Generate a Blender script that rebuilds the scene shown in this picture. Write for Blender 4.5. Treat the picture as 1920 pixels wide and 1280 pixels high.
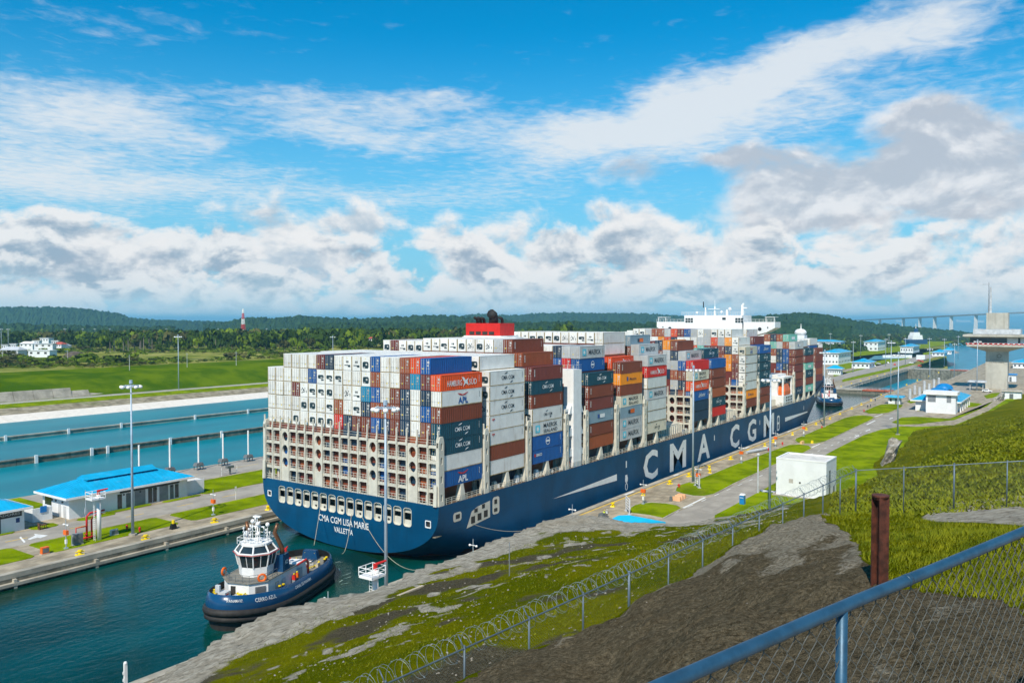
import bpy, bmesh, math, random
import numpy as np
from math import radians as R, pi, sin, cos
from mathutils import Vector, Matrix
random.seed(7); np.random.seed(7)
sc=bpy.context.scene
for o in list(bpy.data.objects): bpy.data.objects.remove(o)
C=sc.collection
# ------------------------------------------------------------------ camera, sky, sun, exposure
# world axes: +X along the lock towards the bow of the ship, +Y to port, Z up, lock water at z = 0
FOC=1532.; YAW=R(34.73); PITCH=math.atan(41/FOC); EYE=44.5
cam=bpy.data.objects.new('camera',bpy.data.cameras.new('camera')); C.objects.link(cam); sc.camera=cam
cam.location=(0,0,EYE); cam.rotation_euler=(pi/2-PITCH,0,YAW-pi/2)
cam.data.sensor_width=36; cam.data.lens=36*FOC/1920; cam.data.clip_start=.1; cam.data.clip_end=90000
SUN_AZ=R(180+18); SUN_EL=R(48)
w=bpy.data.worlds.new('World'); sc.world=w; w.use_nodes=True
class NT:
    def __init__(s,t): s.t=t
    def n(s,ty,**k):
        o=s.t.nodes.new(ty)
        for a,b in k.items(): setattr(o,a,b)
        return o
    def put(s,sock,v):
        if isinstance(v,bpy.types.NodeSocket): s.t.links.new(v,sock)
        else: sock.default_value=v
    def m(s,op,a,b=None,c=None,clamp=False):
        o=s.n('ShaderNodeMath',operation=op,use_clamp=clamp); s.put(o.inputs[0],a)
        if b is not None: s.put(o.inputs[1],b)
        if c is not None: s.put(o.inputs[2],c)
        return o.outputs[0]
    def vm(s,op,a,b=None):
        o=s.n('ShaderNodeVectorMath',operation=op); s.put(o.inputs[0],a)
        if b is not None: s.put(o.inputs[1],b)
        return o.outputs[0]
    def noise(s,vec,scale,detail=6,rough=.55,dist=0.,lac=2.):
        o=s.n('ShaderNodeTexNoise'); s.put(o.inputs['Vector'],vec); o.inputs['Scale'].default_value=scale
        o.inputs['Detail'].default_value=detail; o.inputs['Roughness'].default_value=rough; o.inputs['Distortion'].default_value=dist; o.inputs['Lacunarity'].default_value=lac
        return o.outputs['Fac']
    def ss(s,x,lo,hi,a=0.,b=1.):
        o=s.n('ShaderNodeMapRange',interpolation_type='SMOOTHSTEP'); s.put(o.inputs['Value'],x); s.put(o.inputs['From Min'],lo); s.put(o.inputs['From Max'],hi)
        s.put(o.inputs['To Min'],a); s.put(o.inputs['To Max'],b); return o.outputs['Result']
    def mix(s,f,a,b,bt='MIX'):
        o=s.n('ShaderNodeMix',data_type='RGBA',blend_type=bt); s.put(o.inputs['Factor'],f); s.put(o.inputs['A'],a); s.put(o.inputs['B'],b); return o.outputs['Result']
def build_sky(w):
    w.node_tree.nodes.clear(); g=NT(w.node_tree); m=g.m
    out=g.n('ShaderNodeOutputWorld'); bg=g.n('ShaderNodeBackground'); g.t.links.new(bg.outputs[0],out.inputs[0])
    sky=g.n('ShaderNodeTexSky',sky_type='NISHITA',sun_disc=False,sun_elevation=SUN_EL,sun_rotation=pi/2-SUN_AZ,air_density=1.,dust_density=.3,ozone_density=3.)
    D=g.n('ShaderNodeTexCoord').outputs['Generated']
    sx=g.n('ShaderNodeSeparateXYZ'); g.put(sx.inputs[0],D); x,y,z=sx.outputs
    u=m('MULTIPLY',m('ARCTAN2',y,x),180/pi); v=m('MULTIPLY',m('ARCSINE',z),180/pi)   # azimuth and elevation in degrees
    base=g.mix(1.,sky.outputs[0],(.10*.006,.10*1.28,.10*1.70,1),'MULTIPLY')
    low=g.ss(v,-2.,20.); base=g.mix(low,(.36,.72,.94,1),base)
    # wind-warped coordinates
    zz=m('MAXIMUM',z,.03)
    cb=g.n('ShaderNodeCombineXYZ'); g.put(cb.inputs[0],m('DIVIDE',x,zz)); g.put(cb.inputs[1],m('DIVIDE',y,zz)); flat=cb.outputs[0]   # a flat layer of high cloud
    def px(X,Y): return (34.73-math.degrees(math.atan((X-960)/1532)), math.degrees(math.atan((599-Y)/math.hypot(1532,X-960))))
    warp=g.noise(g.vm('MULTIPLY',D,(7,7,14)),1.,4,.6); warp2=g.noise(g.vm('MULTIPLY',g.vm('ADD',D,(5,2,1)),(7,7,14)),1.,4,.6)
    uw=m('ADD',u,m('MULTIPLY',m('SUBTRACT',warp,.5),9.)); vw=m('ADD',v,m('MULTIPLY',m('SUBTRACT',warp2,.5),4.))
    def blob(X,Y,rx,ry,rot=0.,uu=uw,vv=vw):
        cu,cv=px(X,Y); c,s=math.cos(R(rot)),math.sin(R(rot))
        du=m('SUBTRACT',cu,uu); dv=m('SUBTRACT',vv,cv)      # du grows to the right
        a=m('ADD',m('MULTIPLY',du,c/rx),m('MULTIPLY',dv,s/rx)); b=m('ADD',m('MULTIPLY',du,-s/ry),m('MULTIPLY',dv,c/ry))
        return m('EXPONENT',m('MULTIPLY',m('ADD',m('MULTIPLY',a,a),m('MULTIPLY',b,b)),-1.))
    def total(L):
        r=None
        for (k,*a) in L:
            e=m('MULTIPLY',blob(*a),k); r=e if r is None else m('ADD',r,e)
        return r
    # high thin cloud: veils and rippled altocumulus
    fl=g.noise(g.vm('MULTIPLY',flat,(1.,.5,1)),1.3,9,.62,.6)
    rip=g.noise(flat,9.,5,.62,.4)
    veil=total([(1.,90,205,6,2.2,0),(.8,60,330,9,3.,0),(.85,560,205,7,1.2,-4),(.9,800,200,5,.9,-3),(1.,690,262,6,.9,0),(.6,330,255,5,1.5,-12),(.75,500,370,20,1.6,0),
        (1.0,1500,120,14,1.5,15),(.9,1250,215,12,2.0,12),(.75,1420,240,14,2.2,8),(.5,1010,250,8,1.6,0),(.35,150,40,8,1.2,0),(.55,1750,50,7,1.3,12)])
    hi=m('ADD',m('MULTIPLY',veil,.95),m('ADD',m('MULTIPLY',m('SUBTRACT',fl,.5),1.1),m('MULTIPLY',m('SUBTRACT',rip,.5),1.5)))
    hm=m('MULTIPLY',g.ss(hi,.14,1.5),.9)
    col=g.mix(hm,base,(.93,.98,1.02,1))
    # heaped cloud in ranks towards the horizon; each rank has its own level of bases
    def rank(col,seed,lo,hi_,k,thr,soft,extra,grey,white,op=1.,gx=1.):
        V=g.vm('ADD',D,(seed,seed*.7,seed*.3))
        def den(dv,detail):
            q=g.vm('MULTIPLY',g.vm('ADD',V,(0,0,dv)),(k,k,k*1.7)); return g.noise(q,1.,detail,.56,.25)
        n=den(0.,8); up=den(.014,5)
        band=m('MULTIPLY',g.ss(v,lo-1.2,lo),g.ss(v,hi_,hi_*.35+lo*.65))
        d=m('ADD',m('ADD',n,m('MULTIPLY',m('SUBTRACT',band,1.),.42)),extra) if extra is not None else m('ADD',n,m('MULTIPLY',m('SUBTRACT',band,1.),.42))
        mask=m('MULTIPLY',g.ss(d,thr,thr+soft),op)
        lit=m('ADD',m('MULTIPLY',m('SUBTRACT',n,up),4.6),g.ss(d,thr+.30,thr+.02,0.,.55))
        fine=g.noise(g.vm('MULTIPLY',V,(k*5,k*5,k*9)),1.,4,.6)
        lit=m('ADD',lit,m('MULTIPLY',m('SUBTRACT',fine,.5),.35))
        c=g.mix(g.ss(lit,-.22,.68),grey,white)
        return g.mix(mask,col,c)
    col=rank(col,3.1,.6,13.,10.,.40,.16,m('MULTIPLY',total([(1.,1130,395,4,1.2),(1.,560,430,4,1.2),(.8,1300,450,5,2.)]),.12),(.55,.68,.80,1),(1.05,1.05,1.05,1))
    big=m('SUBTRACT',total([(1.1,1480,380,8,2.2,3),(1.2,1800,340,8,3.6,0),(1.,1760,220,4,2.),(.9,1380,300,4,1.5),(.75,1180,330,3.2,1.5),(.75,340,250,4,1.1,-10),(-.6,1700,470,9,1.4)]),.62)
    col=rank(col,8.7,4.,60.,9.,.46,.30,m('MULTIPLY',big,.60),(.60,.655,.74,1),(1.0,1.0,1.02,1),.93)
    col=rank(col,1.3,1.5,9.5,13.,.385,.12,m('MULTIPLY',total([(1.,250,430,9,1.3),(1.,1100,440,6,1.2),(.6,760,420,5,1.2),(-1.,1750,500,7,2.),(-.7,600,420,3,1.5)]),.10),(.40,.52,.65,1),(1.04,1.04,1.04,1),.95)
    col=rank(col,5.9,.6,6.,20.,.41,.12,None,(.40,.58,.72,1),(1.,1.02,1.03,1),.9)
    col=g.mix(g.ss(v,3.,-.3,0.,.75),col,(.60,.86,.98,1))
    g.put(bg.inputs[0],col); bg.inputs[1].default_value=.80
build_sky(w); w.cycles.sampling_method='MANUAL'; w.cycles.sample_map_resolution=256
w.cycles.sampling_method='MANUAL'; w.cycles.sample_map_resolution=256
sun=bpy.data.objects.new('sun',bpy.data.lights.new('sun','SUN')); C.objects.link(sun)
sun.data.energy=5.0; sun.data.angle=R(.53); sun.data.color=(1,.91,.77)
sd=Vector((cos(SUN_EL)*cos(SUN_AZ),cos(SUN_EL)*sin(SUN_AZ),sin(SUN_EL))); sun.rotation_euler=sd.to_track_quat('Z','Y').to_euler()
sc.view_settings.view_transform='Standard'; sc.view_settings.look='None'; sc.view_settings.exposure=.10; sc.view_settings.gamma=1.
cy=sc.cycles; cy.max_bounces=5; cy.diffuse_bounces=2; cy.glossy_bounces=2; cy.transmission_bounces=2; cy.transparent_max_bounces=6; cy.volume_bounces=0
cy.caustics_reflective=False; cy.caustics_refractive=False; cy.use_denoising=True; cy.use_adaptive_sampling=True; cy.adaptive_threshold=.02
# ------------------------------------------------------------------ helpers
_cp,_sp=cos(PITCH),sin(PITCH)
VF=np.array((cos(YAW)*_cp,sin(YAW)*_cp,-_sp)); VR=np.array((sin(YAW),-cos(YAW),0)); VU=np.array((cos(YAW)*_sp,sin(YAW)*_sp,_cp))
def _ray(x,y): return VF+VR*((x-960)/FOC)-VU*((y-640)/FOC)
def G(x,y,z=2.2):            # where the line of sight through a point of the photograph meets level z
    d=_ray(x,y); t=(z-EYE)/d[2]; return Vector((d[0]*t,d[1]*t,z))
def GD(x,y,D):               # ... or lies at distance D in front of the eye
    d=_ray(x,y)*D; return Vector((d[0],d[1],d[2]+EYE))
class MB:
    def __init__(s): s.v=[]; s.f=[]; s.m=[]
    def add(s,vs,fs,m=0):
        n=len(s.v); s.v+=[tuple(p) for p in vs]; s.f+=[tuple(i+n for i in f) for f in fs]; s.m+=[m]*len(fs); return s
    def box(s,x0,x1,y0,y1,z0,z1,m=0):
        return s.add([(x0,y0,z0),(x1,y0,z0),(x1,y1,z0),(x0,y1,z0),(x0,y0,z1),(x1,y0,z1),(x1,y1,z1),(x0,y1,z1)],
            [(0,3,2,1),(4,5,6,7),(0,1,5,4),(1,2,6,5),(2,3,7,6),(3,0,4,7)],m)
    def frus(s,x0,x1,y0,y1,z0,z1,ix,iy,m=0):      # box whose top is inset
        return s.add([(x0,y0,z0),(x1,y0,z0),(x1,y1,z0),(x0,y1,z0),(x0+ix,y0+iy,z1),(x1-ix,y0+iy,z1),(x1-ix,y1-iy,z1),(x0+ix,y1-iy,z1)],
            [(0,3,2,1),(4,5,6,7),(0,1,5,4),(1,2,6,5),(2,3,7,6),(3,0,4,7)],m)
    def prism(s,poly,z0,z1,m=0,ms=None):
        n=len(poly)
        if sum(poly[i][0]*poly[(i+1)%n][1]-poly[(i+1)%n][0]*poly[i][1] for i in range(n))<0: poly=poly[::-1]
        s.add([(p[0],p[1],z0) for p in poly]+[(p[0],p[1],z1) for p in poly],[tuple(range(n,2*n))],m)
        k=len(s.v)-2*n
        for i in range(n):
            j=(i+1)%n; s.f.append((k+i,k+j,k+n+j,k+n+i)); s.m.append(m if ms is None else ms)
        return s
    def cyl(s,a,b,r0,r1=None,n=8,m=0,cap=True):
        a,b=Vector(a),Vector(b); r1=r0 if r1 is None else r1
        d=(b-a).normalized(); u=d.cross(Vector((0,0,1)) if abs(d.z)<.9 else Vector((1,0,0))).normalized(); w_=d.cross(u)
        vs=[a+(u*cos(2*pi*i/n)+w_*sin(2*pi*i/n))*r0 for i in range(n)]+[b+(u*cos(2*pi*i/n)+w_*sin(2*pi*i/n))*r1 for i in range(n)]
        fs=[(i,(i+1)%n,n+(i+1)%n,n+i) for i in range(n)]
        if cap: fs+=[tuple(range(n))[::-1],tuple(range(n,2*n))]
        return s.add(vs,fs,m)
    def tube(s,pts,r,n=6,m=0):
        pts=[Vector(p) for p in pts]; rings=[]; u=None
        for i,p in enumerate(pts):
            d=(pts[min(i+1,len(pts)-1)]-pts[max(i-1,0)]).normalized()
            if u is None: u=d.cross(Vector((0,0,1)) if abs(d.z)<.9 else Vector((1,0,0))).normalized()
            else: u=(u-d*u.dot(d)).normalized()
            w_=d.cross(u); rr=r[i] if isinstance(r,(list,tuple)) else r
            rings.append([p+(u*cos(2*pi*k/n)+w_*sin(2*pi*k/n))*rr for k in range(n)])
        vs=[q for g in rings for q in g]; fs=[]
        for i in range(len(pts)-1):
            for k in range(n): fs.append((i*n+k,i*n+(k+1)%n,(i+1)*n+(k+1)%n,(i+1)*n+k))
        fs+=[tuple(range(n))[::-1],tuple((len(pts)-1)*n+k for k in range(n))]
        return s.add(vs,fs,m)
    def ball(s,c,r,nu=10,nv=6,m=0,v0=0.,v1=pi):
        r=(r,r,r) if not isinstance(r,(tuple,list)) else r; vs=[];fs=[]
        for j in range(nv+1):
            t=v0+(v1-v0)*j/nv
            for i in range(nu): vs.append((c[0]+r[0]*sin(t)*cos(2*pi*i/nu),c[1]+r[1]*sin(t)*sin(2*pi*i/nu),c[2]+r[2]*cos(t)))
        for j in range(nv):
            for i in range(nu): fs.append((j*nu+i,(j+1)*nu+i,(j+1)*nu+(i+1)%nu,j*nu+(i+1)%nu))
        return s.add(vs,fs,m)
    def build(s,name,mats,parent=None,smooth=False,loc=None,world=True):
        me=bpy.data.meshes.new(name); off=Vector((0,0,0))
        if parent is not None and world: off=Vector(parent.get('_o',(0,0,0)))
        if loc is not None: off=Vector(loc)
        me.from_pydata([tuple(Vector(p)-off) for p in s.v],[],s.f)
        mats=mats if isinstance(mats,(list,tuple)) else [mats]
        for q in mats: me.materials.append(q)
        me.polygons.foreach_set('material_index',s.m)
        if smooth: me.polygons.foreach_set('use_smooth',[True]*len(s.f))
        me.update(); o=bpy.data.objects.new(name,me); C.objects.link(o)
        if parent is not None:
            o.parent=parent
            if parent.type=='MESH' and '_o' in parent: pass
            o['_o']=parent.get('_o',(0,0,0))
        elif loc is not None: o.location=loc; o['_o']=tuple(loc)
        return o
def tag(o,label=None,cat=None,group=None,kind=None):
    if label: o['label']=label
    if cat: o['category']=cat
    if group: o['group']=group
    if kind: o['kind']=kind
    return o
def thing(name,label,cat,loc=(0,0,0),rz=0.,group=None):      # an Empty at the thing's base
    o=bpy.data.objects.new(name,None); C.objects.link(o); o.location=loc; o.rotation_euler=(0,0,rz); o.empty_display_size=.2
    o['_o']=tuple(loc); return tag(o,label,cat,group)
def struct(o): o['kind']='structure'; return o
def copy_tree(o,parent=None):
    c=o.copy(); C.objects.link(c); c.parent=parent
    for ch in list(o.children): copy_tree(ch,c)
    return c
def curve_fill(outer,holes):      # flat sheet with holes -> 2-D points and triangles
    bm=bmesh.new()
    for lp in [outer]+holes:
        vs=[bm.verts.new((p[0],p[1],0)) for p in lp]
        for i in range(len(vs)): bm.edges.new((vs[i],vs[(i+1)%len(vs)]))
    bmesh.ops.triangle_fill(bm,use_beauty=True,use_dissolve=False,edges=bm.edges[:])
    bm.verts.index_update(); vs=[(v.co.x,v.co.y) for v in bm.verts]; fs=[tuple(v.index for v in f.verts) for f in bm.faces]; bm.free()
    return vs,fs
def holed_plate(mb,outer,holes,fmap,t,m=0):    # plate of thickness t through which the holes go; fmap(a,b,d)->point
    vs,fs=curve_fill(outer,holes)
    def flip(f):
        a,b,c=[vs[i] for i in f]; return (b[0]-a[0])*(c[1]-a[1])-(b[1]-a[1])*(c[0]-a[0])<0
    fs=[f[::-1] if flip(f) else f for f in fs]
    mb.add([fmap(a,b,0) for a,b in vs],fs,m); mb.add([fmap(a,b,t) for a,b in vs],[f[::-1] for f in fs],m)
    for lp in [outer]+holes:
        n=len(lp); mb.add([fmap(p[0],p[1],0) for p in lp]+[fmap(p[0],p[1],t) for p in lp],[(i,(i+1)%n,n+(i+1)%n,n+i) for i in range(n)],m)
def rrect(a0,a1,b0,b1,r=.3,k=3):
    o=[]
    for cx,cy_,s0 in ((a1-r,b1-r,0),(a0+r,b1-r,1),(a0+r,b0+r,2),(a1-r,b0+r,3)):
        for i in range(k+1): t=(s0+i/k)*pi/2; o.append((cx+r*cos(t),cy_+r*sin(t)))
    return o
def circ(a,b,ra,rb=None,n=14): return [(a+ra*cos(2*pi*i/n),b+(rb or ra)*sin(2*pi*i/n)) for i in range(n)]
_txt={}
def text_data(s,off=.012):
    if (s,off) in _txt: return _txt[(s,off)]
    cu=bpy.data.curves.new('t','FONT'); cu.body=s; cu.offset=off; cu.resolution_u=2; cu.fill_mode='FRONT'
    o=bpy.data.objects.new('t',cu); C.objects.link(o); bpy.context.view_layer.update()
    me=bpy.data.meshes.new_from_object(o.evaluated_get(bpy.context.evaluated_depsgraph_get()))
    vs=np.array([v.co[:] for v in me.vertices]) if len(me.vertices) else np.zeros((0,3)); fs=[tuple(p.vertices) for p in me.polygons]
    bpy.data.objects.remove(o); bpy.data.curves.remove(cu); bpy.data.meshes.remove(me)
    mn,mx=vs.min(0),vs.max(0); vs=(vs-mn)/np.maximum(mx-mn,1e-6)
    _txt[(s,off)]=(vs,fs); return vs,fs
def letter(mb,s,org,ux,uz,wd,ht,m=0,off=.012,shear=0.):      # lettering fitted to wd x ht, lower left corner at org
    vs,fs=text_data(s,off); ux,uz,org=Vector(ux),Vector(uz),Vector(org)
    mb.add([org+ux*((a+shear*b)*wd)+uz*(b*ht) for a,b,_ in vs],fs,m)
# ------------------------------------------------------------------ materials
def mat(name,c,rough=.55,metal=0.,var=.14,sca=.6,bump=0.,bsc=4.,dirt=0.,dcol=(.10,.06,.035),rnd=0.,spec=.4,c2=None,lo=.35,hi=.65,dsc=(1.,1.,.12),dth=.52,coat=0.):
    q=bpy.data.materials.new(name); q.use_nodes=True; g=NT(q.node_tree); p=q.node_tree.nodes['Principled BSDF']
    P=g.n('ShaderNodeNewGeometry').outputs['Position']
    n=g.noise(P,sca,6,.62); c2=c2 or tuple(min(1,x*(1+var)) for x in c); c1=tuple(x*(1-var) for x in c) if c2 is None or var else c
    col=g.mix(g.ss(n,lo,hi),c1+(1,),tuple(c2)+(1,))
    if dirt:
        dn=g.noise(g.vm('MULTIPLY',P,dsc),1.,6,.65); col=g.mix(g.m('MULTIPLY',g.ss(dn,dth,dth+.22),dirt),col,dcol+(1,))
    if rnd:
        oi=g.n('ShaderNodeObjectInfo').outputs['Random']; hs=g.n('ShaderNodeHueSaturation'); g.put(hs.inputs['Color'],col)
        g.put(hs.inputs['Value'],g.m('ADD',1-rnd,g.m('MULTIPLY',oi,2*rnd))); g.put(hs.inputs['Hue'],g.m('ADD',.5-rnd*.03,g.m('MULTIPLY',oi,rnd*.06))); col=hs.outputs[0]
    g.put(p.inputs['Base Color'],col); p.inputs['Roughness'].default_value=rough; p.inputs['Metallic'].default_value=metal; p.inputs['Specular IOR Level'].default_value=spec
    if coat: p.inputs['Coat Weight'].default_value=coat
    if bump:
        b=g.n('ShaderNodeBump'); b.inputs['Strength'].default_value=bump; b.inputs['Distance'].default_value=.3/bsc*2
        g.put(b.inputs['Height'],g.noise(P,bsc,5,.6)); g.put(p.inputs['Normal'],b.outputs[0])
    return q
def water_mat(name,c1,c2,sca,wave,dist,rough=.06,spec=.5,stretch=(1,1,1),csc=(.02,.05,1)):
    q=bpy.data.materials.new(name); q.use_nodes=True; g=NT(q.node_tree); p=q.node_tree.nodes['Principled BSDF']
    P=g.n('ShaderNodeNewGeometry').outputs['Position']
    n=g.noise(g.vm('MULTIPLY',P,csc),1.,5,.55); g.put(p.inputs['Base Color'],g.mix(g.ss(n,.35,.65),c1+(1,),c2+(1,)))
    p.inputs['Roughness'].default_value=rough; p.inputs['Specular IOR Level'].default_value=spec; p.inputs['IOR'].default_value=1.33
    b=g.n('ShaderNodeBump'); b.inputs['Strength'].default_value=wave; b.inputs['Distance'].default_value=dist
    g.put(b.inputs['Height'],g.noise(g.vm('MULTIPLY',P,stretch),sca,5,.6,.3)); g.put(p.inputs['Normal'],b.outputs[0]); return q
M={}
M['hull']=mat('hull_blue',(.0,.062,.150),.45,spec=.22,var=.16,sca=.12,dirt=.35,dcol=(.004,.035,.07),dsc=(.25,.25,.02),dth=.5,bump=.04,bsc=.4)
def hull_mat():
    q=M['hull']; g=NT(q.node_tree); p=q.node_tree.nodes['Principled BSDF']; P=g.n('ShaderNodeNewGeometry').outputs['Position']
    s=g.n('ShaderNodeSeparateXYZ'); g.put(s.inputs[0],P); cb=g.n('ShaderNodeCombineXYZ'); g.put(cb.inputs[0],g.m('ADD',s.outputs[0],s.outputs[1])); g.put(cb.inputs[1],s.outputs[2])
    br=g.n('ShaderNodeTexBrick'); g.put(br.inputs['Vector'],cb.outputs[0]); br.inputs['Scale'].default_value=1.; br.inputs['Brick Width'].default_value=9.; br.inputs['Row Height'].default_value=2.4; br.inputs['Mortar Size'].default_value=.035
    src=p.inputs['Base Color'].links[0].from_socket
    sc_=g.noise(g.vm('MULTIPLY',P,(.06,.06,1.3)),1.,6,.7); ru=g.noise(g.vm('MULTIPLY',P,(1.1,1.1,.05)),1.,5,.7)
    c=g.mix(g.m('MULTIPLY',br.outputs['Fac'],.35),src,(.0,.03,.075,1)); c=g.mix(g.m('MULTIPLY',g.ss(sc_,.56,.75),.28),c,(.02,.10,.17,1)); c=g.mix(g.m('MULTIPLY',g.ss(ru,.60,.78),.30),c,(.06,.05,.05,1)); g.put(p.inputs['Base Color'],c)
    b=g.n('ShaderNodeBump'); b.inputs['Strength'].default_value=.25; b.inputs['Distance'].default_value=.15; g.put(b.inputs['Height'],g.m('SUBTRACT',g.noise(P,.45,3,.5),g.m('MULTIPLY',br.outputs['Fac'],.4))); g.put(p.inputs['Normal'],b.outputs[0])
hull_mat()
M['hullred']=mat('antifouling_red',(.35,.02,.02),.6)
M['cream']=mat('ship_cream',(.60,.575,.49),.55,var=.08,dirt=.30,dcol=(.27,.19,.09),dsc=(.8,.8,.15),dth=.53)
M['white']=mat('white_paint',(.80,.80,.79),.5,var=.05,dirt=.10,dcol=(.45,.40,.33))
M['wall']=mat('white_wall',(.76,.78,.80),.6,var=.05,sca=.3,dirt=.10,dcol=(.50,.48,.44),dsc=(.7,.7,.1))
M['dark']=mat('dark_interior',(.035,.032,.028),.7); M['black']=mat('black',(.012,.012,.013),.5)
M['funnel']=mat('funnel_red',(.62,.018,.012),.5,var=.08,dirt=.15,dcol=(.05,.03,.03))
M['soot']=mat('soot',(.02,.018,.017),.75)
M['deck']=mat('deck_brown',(.17,.12,.08),.8,var=.3,sca=.5)
M['lgrey']=mat('light_grey',(.50,.52,.54),.5); M['grey']=mat('mid_grey',(.22,.24,.26),.6); M['dgrey']=mat('door_grey',(.13,.145,.15),.55)
M['steel']=mat('galvanised_steel',(.42,.49,.55),.4,.35,var=.1,sca=2.); M['mast']=mat('mast_steel',(.36,.45,.54),.45,.2,var=.08,sca=.8)
M['roof']=mat('roof_cyan',(.008,.36,.62),.35,var=.10,sca=.35,dirt=.30,dcol=(.35,.62,.74),dsc=(.35,1.2,1.),dth=.56)
M['roof2']=mat('roof_blue',(.01,.20,.50),.4)
M['concrete']=mat('concrete',(.37,.335,.27),.85,var=.22,sca=.22,bump=.15,bsc=3.,dirt=.5,dcol=(.17,.15,.11),dsc=(.16,.5,.5),dth=.5)
M['apron']=mat('quay_concrete',(.35,.295,.21),.85,var=.25,sca=.35,bump=.2,bsc=3.,dirt=.65,dcol=(.145,.115,.07),dsc=(.10,.35,.5),dth=.46)
M['wetwall']=mat('wet_concrete',(.20,.185,.14),.6,var=.3,sca=.5,dirt=.7,dcol=(.055,.055,.035),dsc=(.5,.5,.12),dth=.45)
M['road']=mat('road_concrete',(.33,.30,.255),.85,var=.15,sca=.2,dirt=.45,dcol=(.17,.16,.14),dsc=(.05,.3,.5),dth=.5,bump=.1,bsc=5.)
M['paint']=mat('road_paint',(.72,.72,.70),.6,dirt=.3,dcol=(.4,.39,.36)); M['ypaint']=mat('yellow_paint',(.72,.44,.01),.6,dirt=.3,dcol=(.35,.27,.1))
M['yellow']=mat('bollard_yellow',(.80,.58,.0),.45); M['red']=mat('hydrant_red',(.55,.02,.015),.45); M['orange']=mat('safety_orange',(.75,.13,.01),.45)
M['lawn']=mat('lawn',(.125,.190,.001),.9,c2=(.215,.285,.002),sca=.16,bump=.5,bsc=6.,dirt=.55,dcol=(.20,.19,.03),dsc=(.09,.22,.3),dth=.55,spec=.0)
M['bank']=mat('embankment_grass',(.050,.115,.001),.9,c2=(.110,.170,.002),sca=.05,bump=.6,bsc=1.2,dirt=.5,dcol=(.14,.15,.02),dsc=(.02,.05,.1),dth=.55,spec=.0)
M['field']=mat('rough_field',(.12,.17,.02),.9,c2=(.30,.29,.08),sca=.035,bump=.6,bsc=.5,dirt=.8,dcol=(.24,.21,.19),dsc=(.008,.02,.1),dth=.55,spec=.0)
M['pale']=mat('pale_revetment',(.72,.66,.58),.8,var=.06,dirt=.3,dcol=(.50,.45,.38),dsc=(.3,.05,.1))
M['rough']=mat('rough_bank',(.20,.165,.10),.9,c2=(.38,.33,.23),sca=.25,bump=.8,bsc=1.,dirt=.7,dcol=(.12,.16,.02),dsc=(.05,.05,.1),dth=.5)
M['chamber']=water_mat('lock_water',(.002,.024,.012),(.0,.056,.052),.55,.35,.20,rough=.06,spec=.32,stretch=(1,1.6,1),csc=(.030,.05,1))
M['basin']=water_mat('basin_water',(.0,.150,.195),(.0,.195,.245),.9,.25,.10,rough=.3,spec=.12)
M['sea']=water_mat('sea_water',(.0,.17,.27),(.0,.22,.33),.05,.3,1.5,rough=.3,spec=.12)
M['glass']=mat('window_glass',(.02,.03,.035),.12,spec=.8); M['rubber']=mat('fender_rubber',(.025,.022,.02),.7,var=.3,sca=1.5)
M['tugblue']=mat('tug_blue',(.006,.055,.145),.25,var=.08,coat=.3); M['tugdeck']=mat('tug_deck',(.20,.19,.16),.7)
M['pipe']=mat('exhaust_brown',(.14,.065,.03),.35,.4,var=.3); M['rust']=mat('rusted_steel',(.085,.024,.013),.8,var=.45,sca=6.,bump=.3,bsc=25.,dirt=.6,dcol=(.045,.02,.012),dsc=(9,9,.7),dth=.5)
M['tower']=mat('tower_concrete',(.47,.45,.39),.85,var=.12,sca=.15,dirt=.5,dcol=(.24,.21,.15),dsc=(.6,.6,.03),dth=.5)
M['toilet']=mat('portable_blue',(.02,.20,.45),.4)
M['rope']=mat('rope',(.40,.36,.27),.8); M['foam']=mat('foam_white',(.38,.50,.48),.8)
M['navysign']=mat('sign_navy',(.03,.035,.04),.6)
# ------------------------------------------------------------------ water, quays, banks
QE,PE=89.9,144.9            # starboard and port edges of the lock chamber
def sheet(name,poly,z,m,kind='structure',depth=None,ms=None):
    b=MB()
    if depth is None: b.add([(p[0],p[1],z) for p in poly],[tuple(range(len(poly)))])
    else: b.prism([(p[0],p[1]) for p in poly],z-depth,z,0,1 if ms is not None else None)
    o=b.build(name,[m] if ms is None else [m,ms])
    if depth is None and o.data.polygons[0].normal.z<0: o.data.flip_normals()
    if kind: o['kind']=kind
    return o
def gp(pts,z): return [G(x,y,z)[:2] for x,y in pts]
sheet('sea',[(500,-20000),(45000,-20000),(45000,45000),(500,45000)],-26,M['sea'])
sheet('lock_water',[(-120,QE-1.5),(522,QE-1.5),(522,PE+1.5),(-120,PE+1.5)],0,M['chamber'])
sheet('chamber_water',[(528,QE-1),(1010,QE-1),(1010,PE+1),(528,PE+1)],-17,M['sea'])
# starboard quay (near side) and port quay (far side)
sheet('starboard_quay',[(-120,-260),(640,-260),(640,QE),(-120,QE)],2.2,M['apron'],depth=14,ms=M['wetwall'])
sheet('port_quay',[(-120,PE),(545,PE),(545,207),(-120,207)],2.2,M['apron'],depth=14,ms=M['wetwall'])
def quay_edge(name,y,sg,x0,x1,z):
    b=MB(); b.box(x0,x1,min(y-sg*.05,y+sg*1.3),max(y-sg*.05,y+sg*1.3),z-.6,z+.22)              # coping beam
    b.box(x0,x1,min(y-sg*.8,y+sg*.1),max(y-sg*.8,y+sg*.1),z-1.75,z-1.25)                        # lower fender ledge
    k=x0
    while k<x1: b.box(k,k+.5,min(y-sg*.75,y),max(y-sg*.75,y),z-2.6,z-.7); k+=13.7
    o=b.build(name,M['concrete']); return struct(o)
quay_edge('port_quay_coping',PE,1,-60,520,2.2); quay_edge('starboard_quay_coping',QE,-1,-60,520,2.2)
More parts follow.
